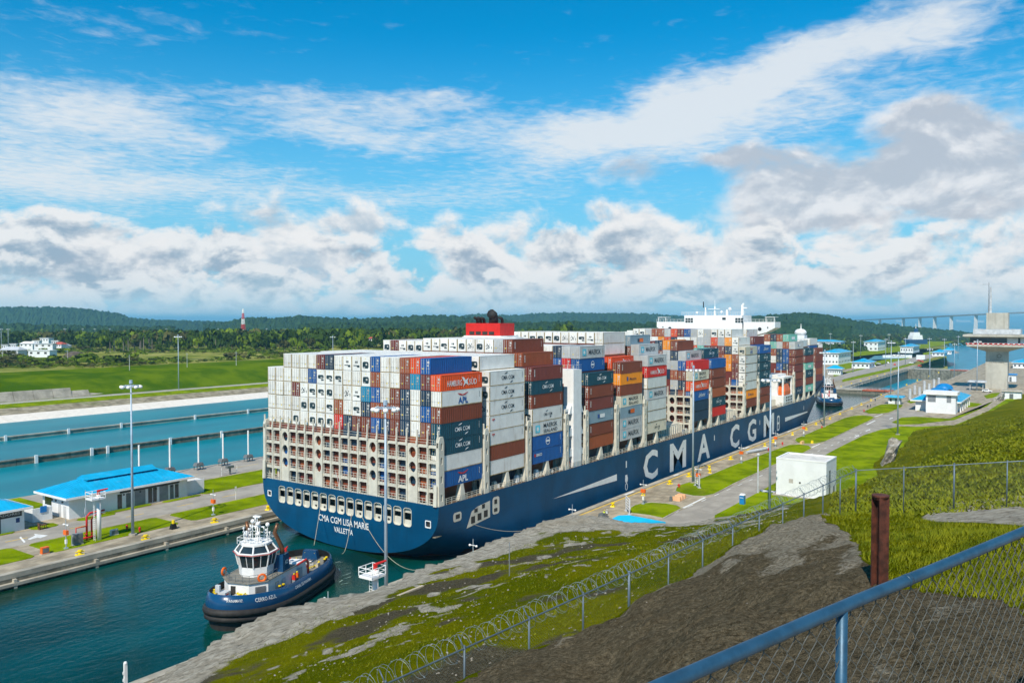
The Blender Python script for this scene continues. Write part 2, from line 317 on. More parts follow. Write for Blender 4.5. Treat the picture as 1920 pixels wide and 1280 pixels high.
b=MB(); b.box(-60,520,QE-2.0,QE-1.65,2.206,2.214); struct(b.build('quay_line',M['ypaint']))
# lower banks beyond the first gate
sheet('port_lower_bank',[(545,PE),(1010,PE),(1010,760),(545,760)],-6.5,M['apron'],depth=12,ms=M['wetwall'])
sheet('starboard_lower_bank',[(640,-400),(1150,-400),(1150,QE),(545,QE),(545,60),(640,60)],-6.5,M['apron'],depth=12,ms=M['wetwall'])
quay_edge('port_lower_coping',PE,1,546,1000,-6.5); quay_edge('starboard_lower_coping',QE,-1,546,1000,-6.5)
# port island between lock and basins: road, lawns with kerbs
def lawn(name,poly,z=2.2,kerb=True,m='lawn'):
    o=sheet(name,poly,z+.09,M[m],depth=.3); return o
sheet('island_road',[(-60,162.6),(545,162.6),(545,172.6),(-60,172.6)],2.206,M['road'])
sheet('island_service_road',[(-60,190),(545,190),(545,206.5),(-60,206.5)],2.206,M['road'])
def rlawn(x0,x1,y0,y1,m='lawn'): return lawn('lawn',[(x0,y0+.8),(x0+.8,y0),(x1-.8,y0),(x1,y0+.8),(x1,y1-.8),(x1-.8,y1),(x0+.8,y1),(x0,y1-.8)],m=m)
rlawn(-40,70.6,152.2,162.2); rlawn(73.4,99.2,152.4,161.8); rlawn(102.2,240,152.4,161.6); rlawn(95.5,106,173.2,176.2)
rlawn(108.5,118.5,172.8,174.6); rlawn(119.4,300,173.4,188.5); rlawn(88.5,96.5,171.4,174.0); rlawn(66,76.6,173.0,176.0); rlawn(79.4,84.4,171.6,175.4)
lawn('lawn',[(60,190.5),(92,189.5),(92,206),(60,206)])
b=MB()
for i in range(9): b.box(60+i*12,64+i*12,167.1,167.35,2.21,2.216)
for i in range(7): b.box(66+i*20,74+i*20,197.5,197.7,2.21,2.216)
struct(b.build('island_road_lines',M['ypaint']))
b=MB(); a0=G(38,1010); b.add([G(36,1007,2.214),G(45,1017,2.214),G(48,1015,2.214),G(39,1005,2.214)],[(0,1,2,3)])
b.add([G(52,1010,2.214),(G(66,1003,2.214)),G(64,1000,2.214),G(90,1003,2.214),G(76,1008,2.214),G(70,1007,2.214),G(56,1011,2.214)],[tuple(range(7))[::-1]]); struct(b.build('road_arrow',M['paint']))
# water-saving basins with dividing walls
WZ=.7
sheet('near_basin',[(-200,207),(560,207),(560,262),(-200,262)],WZ,M['basin'])
sheet('middle_basin',[(-200,262),(560,262),(560,316),(-200,316)],WZ+.5,M['basin'])
sheet('far_basin',[(-200,315),(560,315),(560,366),(-200,366)],WZ+.9,M['basin'])
for nm,y,z,lab in (('basin_wall',262,2.6,'long weathered concrete wall between the near and middle basins'),('basin_wall',315.5,2.6,'long low concrete wall between the middle and far basins')):
    t=thing(nm,lab,'wall',(60,y,z),group='walls between the basins')
    k=-100
    while k<520:
        bb=MB(); bb.box(k+.06,k+23.9,y-.6,y+.6,z-6,z); bb.box(k+.06,k+23.9,y-.8,y+.8,z-.35,z+.02); bb.build('wall_panel',M['wetwall'] if y<300 else M['concrete'],t); k+=24
    for px,py in ([(92,861),(186,845),(216,841),(332,825),(427,812)] if y<300 else [(28,822),(142,808),(241,797),(374,781),(473,770)]):
        q=G(px,py,z); b=MB(); b.box(q.x-.45,q.x+.45,y-1.25,y-.8,z-2.6,z+.6); b.build('gauge_post',M['white'],t)
# sloped pale revetment, rough bank, perimeter road, grass embankment on the far side
def strip(name,prof,x0,x1,m,nx=60,amp=0.,kind='structure'):
    b=MB(); rng=np.random.RandomState(3); n=len(prof); vs=[]
    for i in range(nx+1):
        x=x0+(x1-x0)*i/nx
        for j,(y,z) in enumerate(prof):
            a=amp if 0<j<n-1 else 0; vs.append((x+rng.uniform(-a,a),y+rng.uniform(-a,a)*2,z+rng.uniform(-a,a)))
    fs=[(i*n+j,(i+1)*n+j,(i+1)*n+j+1,i*n+j+1) for i in range(nx) for j in range(n-1)]
    b.add(vs,fs); o=b.build(name,m,smooth=amp>0); o['kind']=kind; return o
k=-200
pw=thing('revetment','pale concrete slope along the far shore of the basins','revetment',(0,360,0))
while k<560:
    bb=MB(); bb.add([(k+.1,359,.2),(k+11.9,359,.2),(k+11.9,376,3.7),(k+.1,376,3.7),(k+.1,359,-1),(k+11.9,359,-1),(k+11.9,376,2.5),(k+.1,376,2.5)],[(0,1,2,3),(4,7,6,5),(0,4,5,1),(1,5,6,2),(2,6,7,3),(3,7,4,0)]); bb.build('slab',M['pale'],pw); k+=12
strip('rough_bank',[(375.9,3.6),(380,4.2),(385,4.8),(390,5.2)],-200,560,M['rough'],260,.45)
strip('verge',[(390,5.2),(396,5.6),(402,6.)],-200,560,M['lawn'],40,.05)
strip('perimeter_road',[(402,6.),(410.5,6.)],-200,900,M['road'],20); strip('road_kerb',[(401.3,6.),(401.3,6.3),(402,6.3),(402,6.)],-200,900,M['pale'],10)
strip('embankment',[(410.5,6.),(413,6.5),(420,9.2),(432,13.2),(446,14.6),(460,15.3),(480,15.8)],-200,1000,M['bank'],200,.3)
w0=thing('retaining_wall','grey stained concrete retaining wall at the foot of the embankment','wall',(120,411,6))
for i in range(9):
    bb=MB(); z1=10.6 if i<7 else 10.6-1.6*(i-6); bb.add([(146+i*9,410.8,5.8),(154.8+i*9,410.8,5.8),(154.8+i*9,413,z1 if i<8 else 6.4),(146+i*9,413,z1),(146+i*9,417,5.8),(154.8+i*9,417,5.8)],[(0,1,2,3),(3,2,5,4),(0,3,4),(1,5,2)]); bb.build('wall_panel',M['concrete'],w0)
# land to the horizon
sheet('ground',[(-3000,472),(520,472),(1000,472),(1010,145),(1250,145),G(1772,642,-24)[:2],G(1800,634,-24)[:2],G(1845,631.5,-24)[:2],G(1842,627,-24)[:2],G(1750,624,-24)[:2],G(1640,618,-24)[:2],G(1600,612,-24)[:2],G(1560,607,-24)[:2],(9000,30000),(-3000,30000)],-24,M['field'])
strip('rough_field',[(479,15.8),(520,15.6),(620,15.),(760,14),(900,12.5),(1150,9),(1700,4)],-500,1100,M['field'],160,1.0)
# far-bank lawns, roads and a settling pond on the lower level
for pts in ([(1580,716),(1660,698),(1715,683),(1700,676),(1640,684),(1575,700)],[(1563,706),(1590,700),(1560,688)],[(1640,690),(1718,672),(1690,668),(1620,682)],[(1575,694),(1640,682),(1590,676),(1560,684)],
            [(1600,668),(1680,660),(1760,648),(1790,640),(1680,640),(1600,650)],[(1735,672),(1790,660),(1775,652),(1730,662)]): lawn('lawn',gp(pts,-6.5),-6.5)
sheet('lower_road',gp([(1560,716),(1600,706),(1680,688),(1740,672),(1800,661),(1790,657),(1730,666),(1660,682),(1590,699),(1560,708)],-6.3),-6.3,M['road'])
sheet('pond_water',gp([(1625,675),(1700,671),(1712,664),(1640,667)],-6.2),-6.2,M['basin'])
# starboard quay: road, lawns, markings
RD=[(1200,990),(1243,972),(1280,955),(1338,928),(1453,872),(1505,851),(1547,829),(1632,789),(1666,776),(1735,748),(1800,722),(1830,712),(1850,712),(1810,742),(1790,752),(1690,797),(1620,815),(1567,842),(1500,880),(1420,925),(1340,968),(1300,990)]
sheet('quay_road',gp(RD,2.206),2.206,M['road'])
L=[[(1182,952),(1190,947),(1203,943.5),(1222,942),(1248,943.5),(1268,947),(1279,953),(1243,972),(1215,966),(1180,962)],
 [(1266,921),(1268,914),(1274,909.5),(1317,896),(1388,867),(1457,842),(1480,834),(1500,833),(1517,835.5),(1522,841),(1505,850),(1453,871),(1374,908),(1352,920),(1338,927),(1320,930.5),(1300,930),(1280,926)],
 [(1490,826),(1492,822),(1505,817),(1582,784),(1600,779.5),(1618,778.5),(1634,780),(1640,783),(1632,788),(1547,828),(1530,832),(1510,832),(1495,830)],
 [(1618,772),(1640,762),(1651,758.5),(1670,757),(1694,759),(1690,764),(1666,774),(1645,776),(1630,776)],[(1700,753),(1712,747),(1735,745),(1728,750),(1708,756)],
 [(1340,966),(1420,924),(1500,879.5),(1567,842),(1620,815.5),(1650,806),(1690,799),(1720,800),(1790,797),(1850,772),(1900,740),(1980,735),(2000,820),(1800,880),(1640,990),(1340,992)],
 [(1672,792),(1690,783),(1716,781),(1780,785),(1800,778),(1850,762),(1862,752),(1835,768),(1800,783),(1790,787),(1720,795),(1690,796)],[(1720,770),(1760,768),(1830,762),(1842,757),(1800,752),(1740,760)],
 [(1845,742),(1860,737),(1875,736),(1868,745),(1850,747)]]
for k,pts in enumerate(L): lawn('lawn',gp(pts,2.2))
def kerb(pts,z=2.2):
    q=[G(x,y,z) for x,y in pts]; b=MB()
    for a,c in zip(q,q[1:]):
        d=(c-a).normalized(); n=Vector((-d.y,d.x,0))*.14
        b.add([a-n,c-n,c+n,a+n]+[v+Vector((0,0,.16)) for v in (a-n,c-n,c+n,a+n)],[(4,5,6,7),(0,1,5,4),(2,3,7,6),(1,2,6,5),(3,0,4,7)])
    return struct(b.build('kerb',M['concrete']))
for pts in L[:4]: kerb(pts+pts[:1])
b=MB()
A,B=G(1262,962),G(1640,800)
d=(B-A); n_=int(d.length/7.5); u=d.normalized(); nn=Vector((-u.y,u.x,0))*.12
for i in range(n_):
    a=A+u*(i*7.5); c=a+u*2.6; b.add([(p.x,p.y,2.214) for p in (a-nn,c-nn,c+nn,a+nn)],[(0,1,2,3)])
for (p,q) in (((1281,952),(1322,932)),((1521,839),(1537,832)),((1640,781),(1655,776)),((1625,796),(1641,788))):
    a,c=G(*p),G(*q); u2=(c-a).normalized(); n2=Vector((-u2.y,u2.x,0))*.3; b.add([(v.x,v.y,2.215) for v in (a-n2,c-n2,c+n2,a+n2)],[(0,1,2,3)])
for (x,y) in ((1628,806),(1671,784),(1607,817)):
    a=G(x,y); b.add([(a.x+p*1.6,a.y+q*.5,2.215) for p,q in ((-2.5,-.4),(0,-.4),(0,-1.3),(2.2,0),(0,1.3),(0,.4),(-2.5,.4))],[tuple(range(7))])
a=G(1452,920); b.add([(v.x,v.y,2.3) for v in (G(1424,918),G(1456,921),G(1458,925),G(1428,922))],[(0,1,2,3)])
for (x0,x1) in ((176,181),(205,208),(262,266),(310,313)): b.box(x0,x1,QE-1.2,QE-.5,2.43,2.436)
struct(b.build('road_markings',M['paint']))
# lock gates: steel boxes across the chamber
def gate(x,z,lab):
    t=thing('lock_gate',lab,'gate',(x,117,z)); b=MB(); b.box(x,x+9,QE+.1,PE-.1,z-16,z-.3); b.build('gate_leaf',M['wetwall'],t)
    b=MB(); b.box(x-.3,x+9.3,106,PE-.1,z-.3,z+.3); b.build('walkway',M['concrete'],t)
    b=MB(); b.box(x-.3,x+9.3,QE+.1,105.9,z-.3,z+.3); b.build('painted_walkway',mat('gate_red',(.45,.10,.04),.7),t)
    for yy in (x-.2,x+9.2):
        b=MB(); b.box(yy-.04,yy+.04,QE,PE,z+1.2,z+1.28); b.box(yy-.03,yy+.03,QE,PE,z+.7,z+.76)
        for i in range(28): b.box(yy-.04,yy+.04,QE+i*2.0,QE+i*2.0+.07,z+.3,z+1.25)
        b.build('handrail',M['lgrey'],t)
gate(521,2.2,'near lock gate walkway crossing the chamber ahead of the bow'); gate(930,-6.5,'far lock gate with rust red walkway beyond the lower chamber')
# ------------------------------------------------------------------ the container ship
SX,SY=111.2,117.0; DZ=11.2; HB=24.05
ship=thing('container_ship','huge dark blue container ship with white lettering filling the lock','ship',(SX,SY,0))
def half(x,z):               # half breadth of the hull at station x and height z
    top=DZ+(0 if x<352 else 7.4*min(1,(x-352)/30.)**1.5)
    zb=.15-12.2*min(1,max(0,(x-SX)/42.))**.8
    rise=10.6+(4.-10.6)*min(1,max(0,(x-SX)/60.))
    t=min(1,max(0,(z-zb)/rise)); b=HB*(1-(1-t)**2.6)**(1/2.2)
    if x>318:
        f=min(1,max(0,z/ (DZ+6))); xe=404+f*8
        s0=332+f*44; s=min(1,max(0,(x-s0)/(xe-s0))); b*=max(0,1-s**2.1)**.8
    return b
xs=[SX,SX+4,SX+10,SX+18,SX+28,SX+42,SX+60,200,260,320,332,340,348,356,364,372,378,384,390,395,400,404,407,410,412]
b=MB(); nz=17
def ztop(x): return DZ+(0 if x<352 else 7.4*min(1,(x-352)/30.)**1.5)
def zlow(x): return .15-12.2*min(1,max(0,(x-SX)/42.))**.8
rows=[]
for x in xs:
    z0,z1=zlow(x),ztop(x); zs=[z0+(z1-z0)*(j/nz)**1.25 for j in range(nz+1)]
    rows.append([(x,SY-half(x,z),z) for z in zs])
n=nz+1
for sgn in (0,1):
    vs=[(p[0],p[1] if not sgn else 2*SY-p[1],p[2]) for r in rows for p in r]
    fs=[]; ms=[]
    for i in range(len(xs)-1):
        for j in range(nz):
            f=(i*n+j,(i+1)*n+j,(i+1)*n+j+1,i*n+j+1); fs.append(f if not sgn else f[::-1])
    k=len(b.f); b.add(vs,fs)
    for q in range(k,len(b.f)):
        zc=sum(b.v[i][2] for i in b.f[q])/4
        if zc<.35: b.m[q]=1
hull=b.build('hull',[M['hull'],M['hullred']],ship,smooth=True)
# transom with mooring openings
out=[]; N=26
for i in range(N+1):
    z=.15+(DZ-.15)*(i/N)**1.6; out.append((half(SX,z),z))
poly=[(-h,z) for h,z in out[::-1]]+[(h,z) for h,z in out[1:]]
poly=[(SY-p[0],p[1]) for p in poly]
wins=[(SY-17.6+2.475*i,SY-17.6+2.475*i+1.9) for i in range(15)]     # from starboard to port
holes=[rrect(a-.0,c,6.7,10.05,.55,3) for a,c in wins]+[rrect(SY+22.0-.55,SY+22.0+.45,7.6,8.7,.1,1),rrect(SY-21.6-.5,SY-21.6+.5,7.2,8.4,.1,1)]
b=MB(); holed_plate(b,poly,holes,lambda a,c,d:(SX-.02+d,a,c),.3); tr=b.build('transom',M['hull'],ship)
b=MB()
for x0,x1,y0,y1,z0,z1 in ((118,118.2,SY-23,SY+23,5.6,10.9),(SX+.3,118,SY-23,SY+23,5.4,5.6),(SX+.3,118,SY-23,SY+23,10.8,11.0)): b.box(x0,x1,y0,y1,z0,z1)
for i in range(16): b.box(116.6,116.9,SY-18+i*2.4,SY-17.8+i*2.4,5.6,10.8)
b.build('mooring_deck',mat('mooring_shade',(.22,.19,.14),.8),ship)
for i,(a,c) in enumerate(wins):
    p=MB(); fr=rrect(a-.07,c+.07,6.63,10.12,.6,3); holed_plate(p,fr,[rrect(a+.02,c-.02,6.72,10.03,.53,3)],lambda y,z,d:(SX-.05+d,y,z),.36); wo=p.build('mooring_window',M['cream'],ship)
    p=MB(); p.box(SX+.32,SX+.4,a-.1,c+.1,6.6,7.85+(.35 if i%3==1 else 0)); p.build('lower_plate',M['cream'],wo)
    p=MB(); p.box(SX+.42,SX+.5,a-.1,c+.1,9.1,10.1); p.box(SX+.33,SX+.42,(a+c)/2-.06,(a+c)/2+.06,9.1,10.1); p.build('upper_plate',M['cream'],wo)
    if i in (2,3,5,7,9,10,12): p=MB(); p.ball((SX+.31,(a+c)/2,7.3),(.06,.3,.22),8,5); p.build('fairlead',M['black'],wo)
for yy,zz,s in ((SY+21.95,8.15,.62),(SY-21.6,7.8,.68)):
    p=MB(); holed_plate(p,rrect(yy-s,yy+s,zz-s,zz+s,.12,1),[rrect(yy-s+.17,yy+s-.17,zz-s+.17,zz+s-.17,.08,1)],lambda y,z,d:(SX-.06+d,y,z),.2); fo=p.build('chock_frame',M['white'],ship)
    p=MB(); p.box(SX+.29,SX+.33,yy-.5,yy+.5,zz-.5,zz+.5); p.build('recess',M['dark'],fo)
# openings on the starboard quarter
def sidewin(outline,sub,x0,x1):
    yv=SY-HB
    p=MB(); p.add([(x,yv-.03,z) for x,z in outline],[tuple(range(len(outline)))]); so=p.build('side_opening',M['cream'],ship)
    for (xa,xb,za,zb) in sub: p=MB(); p.box(xa,xb,yv-.06,yv-.02,za,zb); p.build('recess',M['dark'],so)
sidewin(rrect(115.3,117.7,7.6,9.3,.5),[(116.0,117.2,8.1,8.9)],0,0)
sidewin([(119.2,5.7),(126.6,6.4),(126.6,9.6),(122.6,9.2),(120.8,8.6)],[(120.6,121.8,6.3,7.6),(122.6,123.8,6.5,7.8),(124.6,125.8,6.7,8.0),(121.6,122.6,8.2,8.9),(124.0,124.9,8.5,9.3)],0,0)
sidewin(rrect(127.4,129.7,6.6,10.0,.6),[(128.0,128.9,8.6,9.5),(127.9,129.0,7.1,7.8)],0,0)
b=MB(); z=DZ; pts=[(x,SY-half(x,z-.05)+.05) for x in xs if x<400]; pts+=[(x,2*SY-y) for x,y in pts[::-1]]; b.add([(p[0],p[1],z-.04) for p in pts],[tuple(range(len(pts)))]); dk=b.build('deck',M['deck'],ship)
b=MB(); b.box(352,404,SY-14,SY+14,DZ,17.8); b.build('forecastle',M['hull'],ship)
# painted lettering
yv=SY-HB-.035
for s,x0,x1 in (('C',194.4,203.2),('M',211.2,222.6),('A',231.2,241.3),('C',259.0,267.8),('G',276.2,285.3),('M',293.7,305.8)): b=MB(); letter(b,s,(x0,yv,2.0),(1,0,0),(0,0,1),x1-x0,7.85,off=.028); b.build('hull_letter',M['white'],ship)
b=MB(); b.add([(149.6,yv,5.75),(179.4,yv,4.9),(179.4,yv,6.5)],[(0,1,2)]); b.build('stripe',M['white'],ship); b=MB(); b.add([(319.7,yv-.05,5.0),(351.5,yv-.05,5.7),(351.5,yv-.05,6.1),(319.7,yv-.05,6.6)],[(0,1,2,3)]); b.build('stripe',M['white'],ship)
b=MB()
for x in (184.5,):
    for z0,r in ((8.2,.3),(4.7,.55),(1.9,.0)): b.add([(x-r+2*r*p,yv,z0-.9+q*1.7) for p,q in ((0,0),(1,0),(1,1),(0,1))],[(0,1,2,3)])
for x,zz in ((245.,7.6),(289.2,7.8),(346.,8.)): b.add([(x-.3,yv,zz-.8),(x+.3,yv,zz-.8),(x+.3,yv,zz+.5),(x,yv,zz+1.1),(x-.3,yv,zz+.5)],[(0,1,2,3,4)])
holed_plate(b,circ(184.6,4.4,.75,.95),[circ(184.6,4.4,.5,.7)],lambda x,z,d:(x,yv-d,z),.01); holed_plate(b,circ(184.6,1.9+.6,.75,.95),[circ(184.6,2.5,.5,.7)],lambda x,z,d:(x,yv-d,z),.01)
holed_plate(b,rrect(309.6,312.6,2.4,8.2,.8),[rrect(310.2,312.0,3.0,5.0,.6),rrect(310.2,312.0,5.6,7.6,.6)],lambda x,z,d:(x,yv-d,z),.01)
b.build('hull_marks',M['white'],ship)
b=MB(); letter(b,'CMA CGM LISA MARIE',(SX-.05,SY+7.0,4.55),(0,-1,0),(0,0,1),13.8,1.3,off=.010); b.build('ship_name',M['white'],ship); b=MB(); letter(b,'VALLETTA',(SX-.05,SY+2.6,2.9),(0,-1,0),(0,0,1),5.2,1.05,off=.010); b.build('home_port',M['white'],ship)
# lashing bridges: plate with openings, posts, catwalk rails
CW=2.5; PORT=SY+23.75     # port edge of column 0; column k spans PORT-k*CW .. PORT-(k+1)*CW
PAN=(2,6,12,16)
levels=[DZ,13.9,16.5,19.1,21.9]
holes=[]
for k in range(19):
    y1=PORT-k*CW-.16; y0=PORT-(k+1)*CW+.16
    for j in range(4):
        z0,z1=levels[j]+.12,levels[j+1]-.42
        if k in PAN:
            if j>0: holes.append(circ((y0+y1)/2,(z0+z1)/2,.85,1.0))
        else: holes.append(rrect(y0,y1,z0,z1,.3,2))
pb=MB(); holed_plate(pb,[(PORT,DZ-.02),(PORT-47.5,DZ-.02),(PORT-47.5,21.9),(PORT,21.9)],holes,lambda a,c,d:(d-.2,a-SY,c),.4)
plate_me=None
rb=MB()
for k in range(19):
    if k in PAN: continue
    y1=PORT-k*CW-.1-SY; y0=PORT-(k+1)*CW+.1-SY
    for j in range(4):
        for h in (.55,1.05): rb.box(-.29,-.23,y0,y1,levels[j]+h,levels[j]+h+.06)
        for q in range(3): yy=y0+(y1-y0)*(q+.5)/3; rb.box(-.29,-.23,yy-.03,yy+.03,levels[j],levels[j]+1.05)
for j in range(4): rb.box(.25,1.15,-23.5,23.5,levels[j+1]-.12,levels[j+1]-.02)
for k in range(19):
    y1=PORT-k*CW-SY
    for h in (.5,1.0): rb.box(-.25,-.2,y1-CW,y1,21.9+h,21.95+h)
def lash(x,full,lab,top=24.6):
    t=bpy.data.objects.new('lashing_bridge',None); C.objects.link(t); t.parent=ship; t.location=(x-SX,0,0); t['_o']=(SX,SY,0); t['label']=lab
    global plate_me,rail_me,post_me
    if plate_me is None:
        o=pb.build('bulkhead_frame',M['cream'],t,world=False); plate_me=o.data; o2=rb.build('catwalk',M['cream'],t,world=False); rail_me=o2.data
        p=MB(); p.box(-.42,-.2,-.13,.13,DZ,24.6); p.box(-.5,-.42,-.2,.2,21.7,22.6); o3=p.build('post',M['cream'],t,world=False); post_me=o3.data; o3.location.y=PORT-SY-.05
        first=1
    else:
        for nm,me in (('bulkhead_frame',plate_me),('catwalk',rail_me)): o=bpy.data.objects.new(nm,me); C.objects.link(o); o.parent=t
        first=0
    ks=range(1,20) if first else (range(0,20) if full else (18,19))
    for k in ks:
        o=bpy.data.objects.new('post',post_me); C.objects.link(o); o.parent=t; o.location.y=PORT-SY-k*CW-(0 if k<19 else -.05)
    for s in (-1,1):
        p=MB(); yy=s*23.45
        holed_plate(p,[(-.5,DZ),(1.0,DZ),(1.0,22.6),(.7,23.6),(-.2,23.6),(-.5,22.6)],[rrect(0.,.5,q,q+1.3,.22,2) for q in (12.0,15.3,18.6,21.2)],lambda a,c,d:(a,yy+s*.6-d*s,c),.7)
        p.frus(-1.0,-.55,yy-.35,yy+.35,DZ,15.,.15,0); p.frus(1.05,1.5,yy-.35,yy+.35,DZ,14.4,.15,0); p.build('end_pillar',M['cream'],t,world=False)
    return t
lash(SX+.6,True,'aftmost cream lashing bridge with portholes above the transom')
BAY=[112.4,127.0,142.0,166.0,182.0,197.4,228.8,243.5,274.6,290.3,333.8,349.5,365.3]
for x,nm in ((125.4,'second'),(140.2,'third'),(155.4,'fourth'),(164.4,'fifth'),(179.6,'sixth'),(195.4,'seventh'),(227.6,'eighth'),(242.0,'ninth'),(273.4,'tenth'),(288.2,'eleventh'),(332.4,'twelfth'),(347.6,'thirteenth'),(363.2,'fourteenth')):
    lash(x,x in (227.6,273.4,332.4),nm+' lashing bridge from the stern, cream painted')
# deck edge: coaming, pedestals, handrails, lockers
b=MB(); b.box(SX+1,385,SY-20.6,SY-20.2,DZ,13.6); b.box(SX+1,385,SY+20.2,SY+20.6,DZ,13.6)
for i in range(170): x=SX+2+i*1.6; b.box(x,x+.25,SY-20.9,SY-20.6,DZ,13.5)
b.box(212,227,SY-20,SY+20,DZ,13.9); b.box(257.5,273,SY-20,SY+20,DZ,13.9); b.box(304.5,306,SY-20,SY+20,DZ,13.9); b.build('hatch_coaming',M['cream'],ship)
for i,x0 in enumerate(BAY):
    xm=x0+6.1; p=MB(); p.frus(xm-1.0,xm+.8,SY-23.9,SY-22.7,DZ,14.25,.55,.2); p.build('pedestal',M['cream'],ship)
b=MB()
k=113.5
while k<372:
    b.box(k,k+.08,SY-23.98,SY-23.9,DZ,DZ+1.15); k+=1.5
for h in (.4,.75,1.1): b.box(113,372,SY-23.98,SY-23.93,DZ+h,DZ+h+.06)
b.build('deck_rail',M['cream'],ship)
rng=random.Random(4)
for i in range(60):
    x=rng.uniform(126,372); s=rng.uniform(.25,.7); p=MB(); p.frus(x,x+s*1.6,SY-23.2,SY-22.4,DZ,DZ+s*2.2,.1,.1)
    p.build('deck_fitting',rng.choice([M['cream'],M['white'],M['cream'],M['grey']]),ship)
p=MB(); p.box(157.2,158.2,SY-23.2,SY-22.4,DZ,12.6); p.build('fire_station',M['orange'],ship)
# engine casing portal and funnel
b=MB()
for s in (-1,1):
    y0,y1=sorted((SY+s*23.9,SY+s*21.3)); b.box(158.6,162.2,y0,y1,DZ,33.2)
    for z in (14.6,19.2,24.2): b.frus(157.2,163.6,y0+.3,y1-.3,z-.9,z+.9,.8,0); b.box(156.2,158.6,y0+.6,y0+1.,z-.3,z+.3)
b.box(158.6,162.2,SY-21.3,SY+21.3,30.0,33.2); b.box(158.8,162,SY-18.9,SY-16.5,DZ,30.); b.box(158.8,162,SY-8,SY+8,DZ,40.3)
b.build('engine_casing',M['white'],ship)
b=MB()
for h in (.5,1.): b.box(158.5,158.56,SY-23.9,SY+23.9,33.2+h,33.25+h); b.box(158.5,162.2,SY-23.95,SY-23.9,33.2+h,33.25+h)
for i in range(33): b.box(158.5,158.56,SY-23.9+i*1.49,SY-23.84+i*1.49,33.2,34.2)
b.build('casing_rail',M['white'],ship)
b=MB(); b.box(160,166,114.4,124.8,40.6,43.6); fn=b.build('funnel',M['funnel'],ship)
b=MB(); b.box(159.6,167,113.8,125.2,37.6,40.55); b.build('funnel_base',M['white'],fn)
for i in range(4): b=MB(); b.box(159.93,160.05,116.2+i*2.0,117.7+i*2.0,40.8,41.6); b.build('louvre',M['dark'],fn)
for yy,r,h in ((123.2,.36,1.5),(122.2,.36,1.5),(121.1,.36,1.4),(118.2,1.15,2.6),(115.6,.36,1.5)):
    b=MB(); b.tube([(162.6,yy,43.5),(162.6,yy,43.6+h*.5),(162.3,yy,43.6+h*.78),(161.4,yy,43.6+h*.92)],r,10); b.build('exhaust_pipe',M['soot'],fn,smooth=True)
# bridge
b=MB(); b.box(306,318,103.5,130.5,DZ,40.2); acc=b.build('accommodation_block',M['white'],ship)
b=MB(); b.frus(307,318,105.8,129.2,40.2,46.2,0,0); b.build('wheelhouse',M['white'],acc)
for s in (-1,1):
    b=MB(); ya,yb=SY+s*12,SY+s*23.9
    vs=[]
    for x in (306.6,313.5): vs+=[(x,ya,43.6),(x,yb,43.6),(x,yb,41.4),(x,SY+s*20.6,39.7),(x,SY+s*15,38.2),(x,ya,38.2)]
    f=[(0,1,2,3,4,5),(6,11,10,9,8,7)]+[(i,6+i,6+(i+1)%6,(i+1)%6) for i in range(6)]
    b.add(vs,f if s>0 else [q[::-1] for q in f]); wg=b.build('bridge_wing',M['white'],acc)
    b=MB(); y0,y1=sorted((SY+s*20.,SY+s*23.7)); b.box(307,311.5,y0,y1,45.3,45.5); b.box(307.2,307.4,y0+.2,y0+.4,43.6,45.3); b.box(307.2,307.4,y1-.4,y1-.2,43.6,45.3); b.build('wing_canopy',M['white'],wg)
    b=MB(); b.add([(306.55,q[0],q[1]) for q in circ(SY+s*18.2,40.9,.75,.75,8)],[tuple(range(8))[::-1]]); b.add([(306.55,q[0],q[1]) for q in circ(SY+s*21.2,41.5,.25,.35,8)],[tuple(range(8))[::-1]]); b.build('wing_window',M['glass'],wg)
    b=MB()
    for h in (.5,1.): b.box(306.6,306.65,min(ya,yb),max(ya,yb),43.6+h,43.66+h)
    for i in range(9): yy=ya+(yb-ya)*i/8; b.box(306.6,306.66,yy-.04,yy+.04,43.6,44.65)
    b.build('wing_rail',M['white'],wg)
    b=MB()
    for j in range(2):
        for i in range(3): y0=SY+s*(8.6+i*1.1); b.box(306.9,307.02,min(y0,y0+s*.9),max(y0,y0+s*.9),44.3-j*1.,45.1-j*1.)
    b.build('bridge_window',M['glass'],acc)
b=MB(); b.box(306.9,307.05,112.2,113.6,44.4,45.3); b.build('bridge_window',M['glass'],acc)
b=MB()
for h in (.45,.9,1.3): b.box(307,307.06,104.6,130.4,46.2+h,46.26+h); b.box(307,318,104.6,104.66,46.2+h,46.26+h)
for i in range(28): yy=104.6+i*.95; b.box(307,307.06,yy,yy+.06,46.2,47.5)
b.build('monkey_island_rail',M['white'],acc)
b=MB(); b.box(311.2,311.7,118,118.5,46.2,49.6); b.box(310.8,312.2,116.2,120.8,48.6,48.8); b.cyl((311.5,118.3,49.6),(311.5,118.3,52.2),.12,.05); b.box(311,311.6,121.8,122.2,46.2,49.4); b.box(310.6,311.6,112.8,113.4,46.2,48.4); b.build('radar_mast',M['white'],acc)
b=MB(); b.box(310.9,311.5,106.6,107.5,46.2,50.2); b.cyl((311.2,106.8,50.2),(311.2,106.8,50.8),.4,.4); b.box(310.8,311.6,105.2,106.6,48.8,49.2); b.build('signal_mast',M['white'],acc)
b=MB(); b.ball((311,112.0,48.6),.7,12,8); b.ball((311,115.4,47.5),.5,10,6); b.ball((311,125.5,47.3),.45,10,6); b.build('radome',M['white'],acc,smooth=True)
b=MB(); b.box(311.4,311.7,122.9,123.2,49.2,51.6); b.build('aerial',M['black'],acc)
b=MB(); b.frus(310,316,106.5,111,34.4,36.9,.6,.6); b.build('lifeboat',M['orange'],ship)
